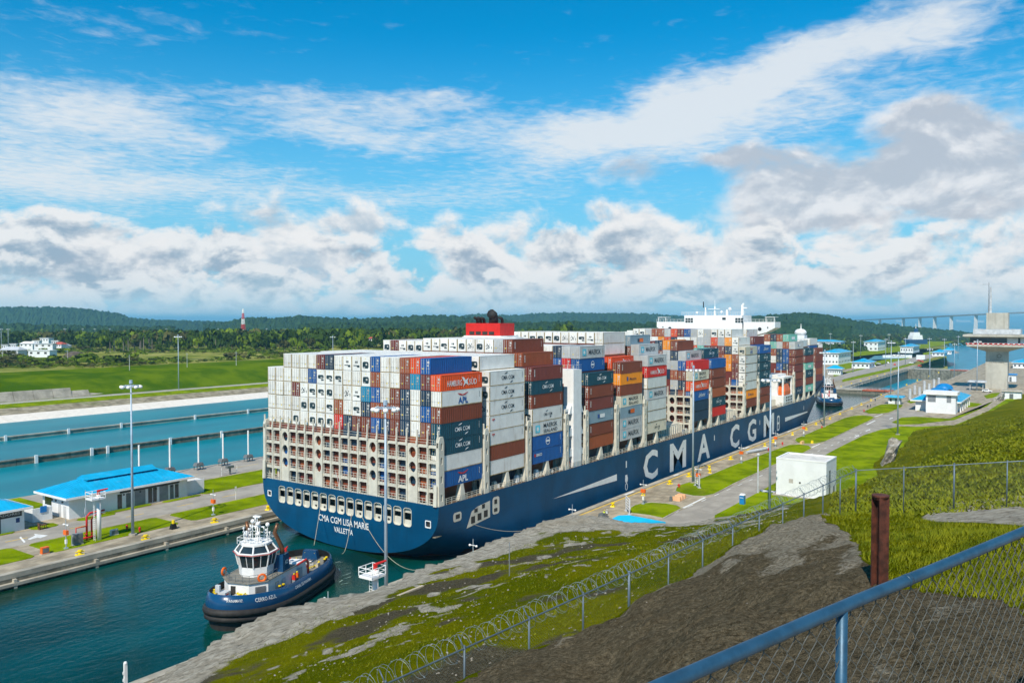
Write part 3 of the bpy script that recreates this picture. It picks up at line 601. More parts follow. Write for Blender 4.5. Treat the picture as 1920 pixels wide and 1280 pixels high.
b=MB(); b.frus(321,328.5,SY-23.6,SY-20.6,16.6,19.6,1.2,.7); b.frus(321,328.5,SY-23.6,SY-20.6,15.2,16.6,-.0,0.); b.build('lifeboat',M['orange'],ship)
b=MB(); b.box(318.5,331,SY-23.8,SY-19,DZ,15.0); b.box(319,331,SY-23.6,SY-21,21.5,22.2); b.box(319,319.6,SY-23.6,SY-23,15,21.5); b.box(330,330.6,SY-23.6,SY-23,15,21.5); b.box(320,331,SY-21,SY-10,DZ,23); b.build('boat_station',M['white'],ship)
b=MB()
for i in range(4):
    for j in range(3): b.box(322+i*2.2,323.2+i*2.2,SY-23.86,SY-23.79,11.6+j*1.1,12.3+j*1.1)
b.build('station_window',M['dark'],ship)
# foremast and bow fittings
b=MB(); b.cyl((396,SY,17.8),(396,SY,36),.6,.3,8); b.box(395,397,SY-2,SY+2,31,31.4); b.box(395.4,396.6,SY-2.5,SY+2.5,27,27.3); b.build('foremast',M['lgrey'],ship)
b=MB(); b.add([(381,SY-23,17.6),(384,SY-20,24),(384,SY+20,24),(381,SY+23,17.6)],[(0,1,2,3),(3,2,1,0)])
for i in range(9): b.box(380.6,381.6,SY-22+i*5.4,SY-21.7+i*5.4,17,22)
b.build('breakwater',M['hull'],ship)
b=MB(); letter(b,'',(0,0,0),(1,0,0),(0,0,1),1,1) if 0 else None
b.box(381.5,382.2,SY-22.4,SY-20.6,24,33.6); b.box(381.5,382.2,SY-22.4,SY-20.6,17.,24.); b.build('forward_post',M['lgrey'],ship)
# mooring and towing lines
def sag(a,c,s,n=14):
    a,c=Vector(a),Vector(c); return [a+(c-a)*(i/n)-Vector((0,0,4*s*(i/n)*(1-i/n))) for i in range(n+1)]
for nm,a,c,s in (('hawser hanging from the middle of the stern down to the tug',(SX,SY+6.6,7.),(101.6,114.6,3.2),.2),('slack hawser from the stern curving down to the water by the tug',(SX,SY-2.2,7.),(103.6,109.4,2.0),1.9),
                 ('hawser from the stern running to the starboard quay',(SX,SY-5.0,6.9),(101.,89.,3.2),2.6),('hawser from the starboard quarter running to the quay wall',(121,SY-HB,6.2),(139.,88.6,2.6),1.2)):
    b=MB(); b.tube(sag(a,c,s),.05,5); o=b.build('hawser',M['rope'],loc=a); tag(o,nm,'rope',group='mooring lines')
p=MB(); p.tube([(SX-.3,SY+.7,11.4),(SX-1.2,SY+.7,15.)],.04,5); p.add([(SX-.9,SY+.68,14.2),(SX-1.1,SY+.68,14.9),(SX-.7,SY+.2,13.0),(SX-.5,SY+.2,12.4)],[(0,1,2,3),(3,2,1,0)],1); p.build('stern_flag',[M['white'],M['red']],ship)
# ------------------------------------------------------------------ containers
COL={'W':('white',(.74,.735,.70)),'S':('cream',(.60,.56,.45)),'B':('brown',(.185,.045,.022)),'N':('maroon',(.16,.035,.028)),'U':('rust orange',(.30,.075,.025)),'O':('orange',(.68,.075,.012)),'D':('red',(.55,.02,.015)),
 'K':('navy',(.012,.038,.075)),'L':('blue',(.006,.085,.29)),'C':('cyan blue',(.015,.24,.42)),'G':('silver grey',(.44,.46,.47)),'E':('steel blue',(.19,.28,.34)),'Y':('amber yellow',(.80,.27,.006)),'T':('pale green',(.17,.46,.38)),'M':('dark teal',(.006,.055,.085))}
CM={k:mat('container_'+v[0].replace(' ','_'),v[1],.5,var=.06,sca=.5,dirt=.42 if k in 'WSG' else .34,dcol=(.30,.17,.07) if k in 'WSG' else tuple(x*.45 for x in v[1]),dsc=(.9,.9,.16),dth=.53,rnd=.07) for k,v in COL.items()}
M['bar']=mat('door_bar',(.46,.46,.44),.5,rnd=.2); M['fan']=mat('reefer_dark',(.012,.035,.045),.5); M['rustframe']=mat('frame_grime',(.36,.27,.13),.7,var=.3,sca=1.)
LX,LY,LZ=6.08,1.215,2.86
def body_mesh(corr):
    b=MB(); z1=LZ; m=0
    if corr:
        for s in (-1,1):
            y=s*LY; pts=[]; n=22; x0=-LX+.16; w_=(2*LX-.32)/n
            for i in range(n):
                for f,d in ((0,0),(.18,.055),(.5,.055),(.68,0)): pts.append((x0+(i+f)*w_,y-s*d))
            pts.append((LX-.16,y)); vs=[(p[0],p[1],.14) for p in pts]+[(p[0],p[1],z1-.1) for p in pts]; k=len(pts)
            b.add(vs,[((i,i+1,k+i+1,k+i) if s<0 else (i+1,i,k+i,k+i+1)) for i in range(k-1)])
    else:
        for s in (-1,1): b.add([(-LX+.1,s*(LY-.02),.1),(LX-.1,s*(LY-.02),.1),(LX-.1,s*(LY-.02),z1-.06),(-LX+.1,s*(LY-.02),z1-.06)],[(0,1,2,3) if s<0 else (3,2,1,0)])
    for s in (-1,1):
        ya,yb=sorted((s*LY,s*(LY-.13)))
        b.box(-LX,LX,ya,yb,0,.15,0 if corr else 1); b.box(-LX,LX,ya,yb,z1-.11,z1,0)
        for t in (-1,1):
            xa,xb=sorted((t*LX,t*(LX-.17))); b.box(xa,xb,ya-.004 if s<0 else ya,yb+.004 if s>0 else yb,.15,z1-.11,1 if not corr else 0)
    b.add([(-LX,-LY,z1-.03),(LX,-LY,z1-.03),(LX,LY,z1-.03),(-LX,LY,z1-.03)],[(0,1,2,3)]); b.add([(LX-.04,-LY,0),(LX-.04,LY,0),(LX-.04,LY,z1),(LX-.04,-LY,z1)],[(0,1,2,3)]); b.add([(-LX+.1,-LY,0),(-LX+.1,LY,0),(-LX+.1,LY,z1),(-LX+.1,-LY,z1)],[(3,2,1,0)])
    return b
def door_mesh(dry):
    b=MB(); x=-LX
    for s in (-1,1):
        ya,yb=sorted((s*.015,s*(LY-.1))); b.box(x-.01,x+.08,ya,yb,.14,LZ-.12,0)
        if dry:
            for q in range(5): b.box(x-.03,x-.01,ya+.04,yb-.04,.28+q*.5,.5+q*.5,0)
        for q in (.34,.84):
            yy=s*q; b.box(x-.08,x-.03,yy-.028,yy+.028,.1,LZ-.1,1); b.box(x-.1,x-.03,yy-.14,yy+.14,1.0,1.08,1)
    if dry: b.box(x-.04,x-.03,-.95,-.5,1.95,2.35,1); b.box(x-.04,x-.03,-.8,-.45,1.45,1.7,1); b.box(x-.045,x-.03,.45,.75,.9,1.1,2)
    else: b.box(x-.04,x-.012,-.62,-.42,.75,.95,2); b.box(x-.03,x-.012,.5,.6,1.9,2.0,1)
    b.box(x-.005,x+.09,-LY+.1,LY-.1,0,.14,0 if dry else 3); b.box(x-.005,x+.09,-LY+.1,LY-.1,LZ-.12,LZ,0)
    return b
def unit_mesh(kind):
    b=MB(); x=-LX; b.box(x,x+.1,-LY+.08,LY-.08,.05,LZ-.05,0)
    if kind=='a': b.add([(x-.02,p[0],p[1]) for p in rrect(-.78,.8,.55,1.85,.35,3)],[tuple(range(16))[::-1]],1); b.box(x-.05,x-.02,-.45,-.05,1.15,1.5,2); b.box(x-.05,x-.02,.1,.55,.6,.8,2)
    if kind=='r': b.add([(x-.02,p[0],p[1]) for p in rrect(-.8,.85,1.0,1.75,.3,3)],[tuple(range(16))[::-1]],1); b.box(x-.05,x-.02,-.5,.1,1.15,1.35,2); b.box(x-.04,x-.02,-.8,-.1,.62,.9,1)
    if kind=='b': b.box(x-.04,x-.02,-.35,-.05,1.5,1.9,1); b.box(x-.04,x-.02,.1,.3,1.5,1.9,1); b.box(x-.04,x-.02,-.85,.75,.95,1.1,1); b.box(x-.04,x-.02,-.85,-.2,.7,.95,1)
    if kind=='s':
        r=random.Random(5)
        for i in range(11): yy,zz=r.uniform(-.8,.7),r.uniform(.6,1.7); b.box(x-.04,x-.02,yy,yy+.16,zz,zz+.22,1)
        holed_plate(b,circ(.05,1.2,.3,.3,8),[circ(.05,1.2,.2,.2,8)],lambda a,c,d:(x-.03+d,a,c),.02,1)
    b.box(x-.03,x-.01,-.05,.1,2.35,2.48,3)
    return b
MESH={}
def getmesh(key,fn,mats):
    if key not in MESH:
        o=fn().build(key,mats); MESH[key]=o.data; bpy.data.objects.remove(o)
    return MESH[key]
TW,TK=M['white'],mat('logo_dark',(.015,.03,.05),.5); TB=mat('logo_blue',(.01,.09,.32),.5); TR=mat('logo_red',(.55,.03,.02),.5); TC=mat('logo_cyan',(.12,.55,.68),.5)
def logo(kind):
    b=MB(); y=-LY-.03; ux,uz=(1,0,0),(0,0,1)
    def arc(cx,cz,rx,rz,a0,a1,w_,m):
        n=10; pts=[]
        for i in range(n+1): a=R(a0+(a1-a0)*i/n); ww=w_*sin(pi*(i+.5)/(n+1)); pts.append(((cx+rx*cos(a),cz+rz*sin(a)),(cx+(rx-ww)*cos(a),cz+(rz-ww)*sin(a))))
        for p,q in zip(pts,pts[1:]): b.add([(v[0],y,v[1]) for v in (p[0],q[0],q[1],p[1])],[(0,1,2,3),(3,2,1,0)],m)
    if kind in ('cma','cmad','cmas'):
        m=0 if kind=='cma' else 1; sc_=.75 if kind=='cmas' else 1.
        letter(b,'CMA CGM',(-2.2*sc_,y,1.05+.1*(1-sc_)),ux,uz,4.4*sc_,.8*sc_,m,.008); arc(.1,1.5,1.7*sc_,1.05*sc_,95,140,.22,m); arc(.4,1.35,1.7*sc_,1.05*sc_,-80,-35,.22,m)
    if kind=='maersk': letter(b,'MAERSK',(-1.9,y,.85),ux,uz,6.0,1.25,1,.010)
    if kind=='sealand': letter(b,'MAERSK',(-1.7,y,1.45),ux,uz,5.6,.95,1,.010); letter(b,'SEALAND',(-1.7,y,.4),ux,uz,5.6,.75,1,.010)
    if kind in ('maersk','sealand'):
        b.add([(p[0],y-.003,p[1]) for p in rrect(-4.9,-3.1,.65,2.25,.2)],[tuple(range(16))],4)
        st=[]; 
        for i in range(14): r_=.62 if i%2==0 else .3; st.append((-4.0+r_*cos(pi/2+i*pi/7),y-.008,1.45+r_*sin(pi/2+i*pi/7)))
        b.add(st,[tuple(range(14))],0)
    if kind=='maersk' or kind=='sealand': pass
    if kind in ('aplw','aplb'):
        letter(b,'APL',(-1.3,y,.35),ux,uz,2.9,1.2,2 if kind=='aplw' else 0,.03); b.add([(-1.5,y,2.35),(-.5,y,2.15),(0,y,2.0),(.6,y,2.1),(1.7,y,2.45),(1.6,y,2.3),(.7,y,1.85),(.1,y,1.8),(-.6,y,1.85),(-1.2,y,2.1)],[tuple(range(10))],3)
    if kind=='hsud':
        letter(b,'HAMBURG',(-4.4,y,.75),ux,uz,4.3,1.05,0,.006); letter(b,'SÜD',(2.0,y,.75),ux,uz,2.4,1.3,0,.006)
        b.add([(-.2,y,2.3),(.5,y,2.2),(1.0,y,1.65),(1.9,y,2.1),(1.5,y,1.5),(1.9,y,.6),(1.0,y,1.1),(.2,y,.4),(.6,y,1.3)],[tuple(range(9))],0)
    if kind=='disc': holed_plate(b,circ(0,1.45,.85,.85,18),[circ(0,1.45,.72,.72,18)],lambda a,c,d:(a,y-d,c),.01,0); letter(b,'BOX',(-.6,y,1.15),ux,uz,1.2,.55,0,.06) if 0 else b.box(-.7,.7,y-.01,y,1.25,1.65,0)
    if kind=='soco': letter(b,'SEACO',(-4.6,y,1.5),ux,uz,2.2,.6,0,.03); b.add([(p[0],y,p[1]) for p in circ(-5.1,1.8,.35,.35,10)],[tuple(range(10))],3)
    if kind=='blk': b.box(-1.9,-.9,y-.01,y,1.0,1.9,2); b.box(-.8,1.6,y-.01,y,1.0,1.9,0)
    if kind=='blkr': b.box(-1.9,-.7,y-.01,y,1.0,1.9,1); b.box(-.6,1.6,y-.01,y,1.0,2.0,5)
    if kind=='msc': letter(b,'Messina',(-1.2,y,1.0),ux,uz,3.8,.75,1,.01); b.add([(p[0],y,p[1]) for p in circ(-2.4,1.45,.5,.6,10)],[tuple(range(10))],2)
    if kind=='saf': letter(b,'Safmarine',(-2.4,y,1.0),ux,uz,5.0,1.2,0,.008,.2)
    if kind=='wtxt': letter(b,'CHINA',(-2.1,y,.9),ux,uz,4.2,1.0,0,.05) if 0 else b.add([(p[0],y,p[1]) for p in rrect(-2.2,2.4,.8,1.9,.2)],[tuple(range(16))],0)
    if kind=='mark': b.box(-5.3,-4.4,y-.01,y,2.1,2.3,3); b.box(-5.1,-4.6,y-.01,y,1.9,1.98,3)
    if kind=='vert':
        for i in range(5): b.box(-5.35,-5.1,y-.01,y,.9+i*.3,1.12+i*.3,0)
    for i in range(5): b.box(5.05,5.2,y-.01,y,1.2+i*.25,1.32+i*.25,0 if kind not in('maersk','sealand','cmad','cmas','aplw','mark') else 1)
    return b
LMATS=[TW,TK,TB,TR,TC,M['orange']]
ORD=['first','second','third','fourth','fifth','sixth','seventh','eighth','ninth','tenth','eleventh','twelfth','thirteenth','fourteenth','fifteenth','sixteenth','seventeenth','eighteenth','nineteenth']+['twentieth']+['twenty-'+q for q in 'first second third fourth fifth sixth seventh eighth ninth'.split()]+['thirtieth']+['thirty-'+q for q in 'first second third fourth fifth sixth seventh eighth ninth'.split()]
count=0
def setmat(o,m):
    o.material_slots[0].link='OBJECT'; o.material_slots[0].material=m
END={'a':'with dark cooling unit','r':'with curved cooling unit','b':'with split cooling unit','s':'with scattered vents'}
def container(bay,col,z,code,tier,lg=None):
    """code: colour letter, optionally followed by the end it shows: a r b s = reefer machinery, w = plain reefer doors"""
    global count; count+=1
    k=code[0]; e=code[1:] if len(code)>1 else ('w' if k=='W' else '')
    x=BAY[bay]+6.1; y=PORT-(col+.5)*CW
    reef=e!=''
    cn=COL[k][0]; kind='container '+END[e] if e in END else ('refrigerated container' if reef else 'corrugated container')
    pos=('%s column from port'%ORD[col]) if col<18 else 'starboard edge'
    lab='%s %s, %s, %s from top, %s bay'%(cn,kind,pos,ORD[tier],ORD[bay])
    if 0: lab='%s %s, %s, tier %s, %s bay from stern'%(cn,kind,pos,['one','two','three','four','five','six','seven','eight','nine'][tier],ORD[bay])
    t=thing('shipping_container',lab,'container',(x,y,z),group='containers stacked on the ship')
    t.rotation_euler.z=random.uniform(-.0012,.0012); t.location.x+=random.uniform(-.05,.05)
    o=bpy.data.objects.new('box',getmesh('smooth_box' if reef else 'ribbed_box',lambda:body_mesh(not reef),[CM['W'],M['rustframe']])); C.objects.link(o); o.parent=t; setmat(o,CM[k])
    if reef and e!='w': o=bpy.data.objects.new('cooling_unit',getmesh('unit_'+e,lambda:unit_mesh(e),[CM['W'],M['fan'],M['bar'],M['yellow']])); C.objects.link(o); o.parent=t; setmat(o,CM[k])
    else: o=bpy.data.objects.new('doors',getmesh('doors_'+('dry' if not reef else 'reefer'),lambda:door_mesh(not reef),[CM['W'],M['bar'],M['yellow'],M['rustframe']])); C.objects.link(o); o.parent=t; setmat(o,CM[k])
    if lg: o=bpy.data.objects.new('lettering',getmesh('logo_'+lg,lambda:logo(lg),LMATS)); C.objects.link(o); o.parent=t; o['kind']='stuff'
    return t
rest=MB(); RK='BNUKBNBBKBLNB'; rk=list(dict.fromkeys(RK+'ECTDWGO'))
def mass(bay,col,z0,z1,hint=None):
    x0=BAY[bay]; y1=PORT-col*CW-.03; n=max(1,round((z1-z0)/2.9)); h=(z1-z0)/n
    for i in range(n): rest.box(x0+.02,x0+12.18,y1-CW+.06,y1,z0+i*h+.02,z0+(i+1)*h-.02,rk.index(random.choice(RK)))
def stack(bay,col,top,codes,logos=None,base=None,pitch=2.9,fill=True):
    z=top
    for i,c in enumerate(codes):
        z-=pitch
        if c!='-': container(bay,col,z,c,i,(logos or {}).get(i))
        else: rest.box(BAY[bay]+.02,BAY[bay]+12.18,PORT-(col+1)*CW+.03,PORT-col*CW-.03,z,z+pitch-.03,rk.index('W'))
    zb=(11.45 if 0<col<18 else 14.2) if base is None else base
    if fill and z-zb>.8: mass(bay,col,zb,z)
# stern face, columns from port to starboard, top tier first
T9='- - W W W W N K W b b a L W W U O L -'.split()
T8='W W W W W L r r r W W a U W W B C N O'.split()
T7='W W W N s r r a W s b C L W B K W K W'.split()
T6='W W W W a a W r U W r K U U B K W L B'.split()
T5='W W W a W a a a D K B B L K B K W B M'.split()
for c in range(19):
    col=[q[c] for q in (T9,T8,T7,T6,T5)]; col=['W'+q if q in 'abrs' else q for q in col]
    top=37.5
    if col[0]=='-': col=col[1:]; top=34.6
    if c==18: stack(0,18,34.55,['O','Ww','B','M','M','Ww','L'],{0:'hsud',1:'aplw',3:'cma',4:'cma',5:'vert',6:'aplb'})
    else: stack(0,c,top,col)
S=lambda s:s.split()
c18=[(1,34.5,S('Wa Wa Ws W W B W'),{0:'cmad',1:'cmad',2:'cmad',3:'mark',4:'mark',6:'vert'}),(2,34.6,S('N M B Wr W L L'),{0:'vert',1:'cma',2:'vert',3:'cmas',4:'sealand',5:'disc',6:'soco'}),
 (3,32.1,S('M B N E B U'),{0:'cma',1:'vert',2:'vert',3:'blk',4:'vert'}),(4,33.7,S('B Y B S E G G'),{0:'vert',1:'msc',3:'sealand',4:'blkr',5:'maersk',6:'maersk'}),(5,35.1,S('G D W G W W S'),{0:'maersk',1:'hsud',3:'maersk',6:'cmas'}),
 (6,32.4,S('D S O L K K'),{1:'sealand',2:'hsud',3:'saf'}),(7,32.3,S('L B B U M D'),{1:'vert',2:'vert',4:'cma'}),(8,35.3,S('Sr Wb Wb Wb W Y B'),{0:'aplw',1:'mark',2:'mark',3:'mark',4:'mark',5:'msc',6:'vert'}),
 (9,35.4,S('L M M M M B B'),{0:'saf',1:'cma',2:'cma',3:'cma',4:'cma',5:'vert'}),(10,35.7,S('G B B N B N K'),{0:'blk',1:'vert',2:'vert',6:'cma'}),(11,32.7,S('M N T M B T'),{0:'cma',2:'wtxt',3:'cma',5:'wtxt'}),(12,32.1,S('B B N U N'),{0:'vert'})]
for b_,top,codes,lg in c18: stack(b_,18,top,codes,lg,pitch=(top-14.2)/len(codes) if b_<12 else 2.9)
for c in range(0,17): stack(1,c,37.4,['W'])
stack(1,17,37.4,S('Wa'),{0:'vert'})
for c,code in zip(range(2,17),S('Wa N Wb Wa Wa Wb Wb Wr Wb Wa Ws Wa Ws G B')): stack(2,c,39.7 if c<7 else 40.3,[code],{0:'vert'} if c==16 else None)
stack(2,17,37.5,['U'],{0:'vert'}); stack(2,0,37.,['-']); stack(2,1,37.,['-'])
stack(3,17,38.3,S('G L N'),{0:'maersk',1:'disc'},pitch=3.0); stack(3,16,38.3,S('G D')); stack(3,15,38.3,S('K L')); stack(3,14,38.3,S('W W'))
for c in range(0,14): stack(3,c,38.2,['-'])
for c,code in zip(range(6,17),S('Wb Wb Wr Wr Wr Wa Ws Ws Wr Wb W')): stack(4,c,41.3,[code]+(['Wa'] if c==16 else []))
stack(4,17,35.1,['O'],{0:'hsud'}); stack(4,5,40.6,['D'])
for c in range(0,5): stack(4,c,40.5,['-'])
stack(5,16,40.3,S('E B'),{0:'blkr'}); stack(5,17,37.9,S('G G'),{0:'maersk',1:'maersk'},pitch=2.9); stack(5,15,37.5,['Wb']); stack(5,14,38.4,['Wb']); stack(5,13,38.4,['Wb'])
for c in range(0,13): stack(5,c,38.3,['-'])
stack(6,17,35.1,S('G L B K'),{0:'maersk'}); stack(6,16,38.1,S('B K G U G')); stack(6,15,38.3,S('Y G G')); stack(6,14,38.2,S('K B')); stack(6,13,38.0,S('N U'))
for c in range(0,13): stack(6,c,38.,['-'])
stack(7,17,35.3,['M'],{0:'cma'}); stack(7,16,35.4,['T']); stack(7,15,35.3,['U'])
for c in range(0,15): stack(7,c,35.2,['-'])
top9=S('Wb Wr G U U G O N L G Ws G Wr Wb Wb'); sec9=S('- - - - Y O K - W W G G O G Y'); thr9=S('- - - - - - - - U O T N N N K')
for c in range(2,17): stack(8,c,41.2,[top9[c-2],sec9[c-2],thr9[c-2]]+(['Y','Y'] if c==16 else [])+(['U'] if c==15 else []))
stack(8,17,38.4,S('Wb Wb U N N'),{0:'mark'}); stack(8,0,40.,['-']); stack(8,1,40.5,['-'])
stack(9,17,38.4,['N'],{0:'vert'}); stack(9,16,41.0,['W'],{0:'mark'})
for c in range(0,16): stack(9,c,40.8,['-'])
for c,codes in ((14,S('U W U W')),(15,S('K T U W')),(16,S('U G K K L')),(17,S('T U L L K'))): stack(10,c,38.5,codes,{0:'wtxt'} if c==17 else None)
for c in range(0,14): stack(10,c,38.4,['-'])
stack(11,17,35.8,S('W')); stack(11,16,36,['-']); stack(12,17,36.2,S('W L')); stack(12,16,36.2,S('W'))
for c in range(2,16): stack(11,c,36.,['-'])
for c in range(5,16): stack(12,c,35.6,['-'])
ro=rest.build('container_mass',[CM[k] for k in rk]); tag(ro,'inner and lower containers packed behind the outer stacks','container stacks',kind='stuff')
print('containers',count)
# ------------------------------------------------------------------ tugs
def tug_half(s):             # half beam along the length, s = -1 stern .. 1 bow
    return 5.9*(max(0,1-abs(s)**(3.2 if s>0 else 4.6)))**(.52 if s>0 else .5)
def tug_loop(L,k,z,dz=lambda s:0,n=36,ins=0.):
    out=[]
    for i in range(n+1): s=-1+2*i/n; s=math.sin(s*pi/2); out.append((s*(L-ins),max(0,tug_half(s)*k-ins),z+dz(s)))
    return out+[(x,-y,q) for x,y,q in out[::-1][1:-1]]
def loft(b,loops,m=0,close=True):
    n=len(loops[0]); k=len(b.v)
    for lp in loops: b.v+=[tuple(p) for p in lp]
    for a in range(len(loops)-1):
        for i in range(n): j=(i+1)%n; b.f.append((k+a*n+j,k+a*n+i,k+(a+1)*n+i,k+(a+1)*n+j)); b.m.append(m)
def tug(loc,rz,label,detail=True):
    t=thing('tugboat',label,'tugboat',loc,rz); sh=lambda s:1.15*max(0,s)**2+.15*s*s; W=False
    b=MB(); loft(b,[tug_loop(14.,.86,-1.2),tug_loop(14.3,.93,.3,sh),tug_loop(14.6,.97,1.4,sh)]); b.build('lower_hull',M['rubber'],t,True,world=W)
    b=MB(); loft(b,[tug_loop(14.6,.96,1.0,sh),tug_loop(15.1,1.04,1.15,sh),tug_loop(15.2,1.05,1.5,sh),tug_loop(15.1,1.04,1.85,sh),tug_loop(14.7,.98,2.0,sh)]); loft(b,[tug_loop(14.7,.98,.2,sh),tug_loop(15.0,1.02,.35,sh),tug_loop(15.0,1.02,.8,sh),tug_loop(14.7,.98,.95,sh)]); b.build('fender_belt',M['rubber'],t,True,world=W)
    b=MB(); loft(b,[tug_loop(14.7,.985,1.9,sh),tug_loop(14.75,.99,2.6,sh),tug_loop(14.35,.93,3.9,sh),tug_loop(14.15,.905,3.95,sh)]); bw=b.build('bulwark',M['tugblue'],t,True,world=W)
    b=MB(); loft(b,[tug_loop(14.15,.905,3.95,sh),tug_loop(14.3,.92,2.75,sh)]); b.build('bulwark_inside',M['black'],bw,True,world=W)
    b=MB(); lp=tug_loop(14.4,.94,2.75,sh); b.add(lp,[tuple(range(len(lp)))[::-1]]); b.build('deck',M['tugdeck'],t,world=W)
    # deckhouse with angled front
    ft=[(9.6,1.7),(9.6,-1.7),(7.6,-3.7),(-.5,-3.9),(-.5,3.9),(7.6,3.7)]
    b=MB(); b.prism(ft,2.9,5.5); dh=b.build('deckhouse',M['white'],t,world=W)
    b=MB(); b.prism([(x*1.03,y*1.04) for x,y in ft],5.5,5.62); b.build('deckhouse_roof',M['tugdeck'],dh,world=W)
    b=MB(); b.box(9.55,9.66,-1.3,-.5,3.3,5.0); b.build('door',M['dark'],dh,world=W)
    b=MB(); b.add([(9.0,2.37,3.5),(7.9,3.47,3.5),(7.9,3.47,4.9),(9.0,2.37,4.9)],[(0,1,2,3),(3,2,1,0)]); b.v=[(x+.04,y+.04,z) for x,y,z in b.v]; b.build('grille',M['grey'],dh,world=W)
    b=MB()
    for h in (.35,.7,1.05): b.tube([(9.5,-1.7,5.6+h),(9.5,1.7,5.6+h),(7.6,3.6,5.6+h),(5.,3.7,5.6+h)],.035,5); b.tube([(9.5,-1.7,5.6+h),(7.6,-3.6,5.6+h),(5,-3.7,5.6+h)],.035,5)
    for x,y in ((9.5,-1.7),(9.5,-.6),(9.5,.6),(9.5,1.7),(8.6,2.6),(7.6,3.6),(6.4,3.7),(5,3.7),(8.6,-2.6),(7.6,-3.6)): b.cyl((x,y,5.6),(x,y,6.65),.04,n=5)
    b.build('upper_rail',M['dgrey'],dh,world=W)
    # wheelhouse: round base, raked windows, overhanging roof
    def oct_(r,cx,z,k=1.): return [(cx+1.28*r*k*cos(pi/8+i*pi/4),1.3*r*sin(pi/8+i*pi/4),5.6+(z-5.6)*1.12) for i in range(8)]
    def ring(a,c,m,b): n=8; k=len(b.v); b.v+=a+c; 
    b=MB(); loft(b,[oct_(1.95,4.8,5.6),oct_(2.05,4.8,6.9)]); b.v=b.v; wh=b.build('wheelhouse',M['white'],t,world=W)
    b=MB(); loft(b,[oct_(2.0,4.8,6.9),oct_(2.35,4.8,8.6)]); b.build('window_band',M['glass'],wh,world=W)
    b=MB()
    for i in range(8):
        p,q=oct_(2.06,4.8,6.85)[i],oct_(2.42,4.8,8.65)[i]; b.cyl(p,q,.1,n=5)
        m0=[(u+v)/2 for u,v in zip(oct_(2.06,4.8,6.85)[i],oct_(2.06,4.8,6.85)[(i+1)%8])]; m1=[(u+v)/2 for u,v in zip(oct_(2.42,4.8,8.65)[i],oct_(2.42,4.8,8.65)[(i+1)%8])]; b.cyl(m0,m1,.06,n=4)
    b.build('window_post',M['white'],wh,world=W)
    b=MB(); loft(b,[oct_(2.5,4.8,8.6),oct_(2.55,4.8,8.85),oct_(2.35,4.8,8.9)]); b.build('cornice',M['white'],wh,world=W)
    b=MB(); loft(b,[oct_(2.3,4.8,8.9),oct_(1.75,4.8,9.7)]); b.build('upper_windows',M['glass'],wh,world=W)
    for i in range(8): b=MB(); b.cyl(oct_(2.36,4.8,8.9)[i],oct_(1.8,4.8,9.75)[i],.13,n=5); b.build('upper_post',M['white'],wh,world=W)
    b=MB(); q=oct_(1.9,4.8,9.7); b.add(q+[(x,y,10.5) for x,y,_ in q],[tuple(range(8))[::-1],tuple(range(8,16))]+[(i,(i+1)%8,8+(i+1)%8,8+i) for i in range(8)]); b.build('wheelhouse_roof',M['white'],wh,world=W)
    b=MB(); b.cyl((4.4,0,10.4),(4.4,0,14.2),.11,.07); b.box(4.1,4.7,-.6,.6,14.1,14.3); b.box(4.3,4.5,-1.2,1.2,12.6,12.75)
    rq=random.Random(8)
    for i in range(15):
        x,y,h=rq.uniform(3.0,6.4),rq.uniform(-1.9,1.9),rq.uniform(11.4,13.6); b.cyl((x,y,10.4),(x,y,h),.055,n=5); b.box(x-.22,x+.22,y-.05,y+.05,h-.55,h-.45); b.box(x-.12,x+.12,y-.12,y+.12,h-.1,h+.16)
    for zz in (10.9,11.4): b.tube([(6.6,-2.1,zz),(6.6,2.1,zz),(2.8,2.1,zz),(2.8,-2.1,zz),(6.6,-2.1,zz)],.04,5)
    for x,y in ((6.6,-2.1),(6.6,0),(6.6,2.1),(4.7,2.1),(2.8,2.1),(2.8,-2.1)): b.cyl((x,y,10.4),(x,y,11.4),.045,n=5)
    b.build('mast',M['white'],wh,world=W)
    for x,y,z in ((6.0,1.1,12.0),(5.8,-1.2,11.8),(3.8,1.4,12.9),(3.6,-1.3,13.2),(4.9,.4,13.2)): b=MB(); b.cyl((x,y,10.4),(x,y,z),.05,n=5); b.ball((x,y,z),.34,9,6); b.build('dome_aerial',M['white'],wh,True,world=W)
    b=MB(); b.tube([oct_(2.66,4.8,8.72)[i%8] for i in range(9)],.05,5); b.build('red_trim',M['red'],wh,world=W)
    for s in (-1,1):
        b=MB(); y0,y1=sorted((s*2.3,s*3.9)); b.frus(1.6,3.6,y0,y1,5.6,8.2,.15,.1); cs=b.build('exhaust_casing',M['tugblue'],t,world=W)
        b=MB(); b.tube([(2.6,s*3.2,8.1),(2.6,s*3.2,9.0),(3.3,s*2.3,11.6),(3.1,s*2.7,13.0)],[.36,.36,.32,.26],9); b.build('exhaust_pipe',M['pipe'],cs,True,world=W)
        if s>0 and detail: b=MB(); letter(b,'AZ',(3.1,3.93,6.7),(-1,0,0),(0,0,1),.9,.6,off=.04); b.build('casing_letters',M['white'],cs,world=W)
        b=MB(); n=16; cx,cz=(8.15,6.0); 
        if s>0: b.tube([(8.3+.55*cos(a)*.7,3.1-.55*cos(a)*.7,6.15+.5*sin(a)) for a in np.linspace(0,2*pi,17)],.17,6)
        else: b.tube([(7.2,-3.9,6.3+.55*sin(a)) if 0 else (7.4+.5*cos(a),-3.9,6.3+.5*sin(a)) for a in np.linspace(0,2*pi,17)],.17,6)
        b.build('life_ring',M['orange'],t,world=W)
    # after house, fire monitor, winches, bitts
    b=MB(); b.frus(-4.4,-.6,.9,3.7,2.8,5.4,.4,.15); ah=b.build('after_house',M['white'],t,world=W)
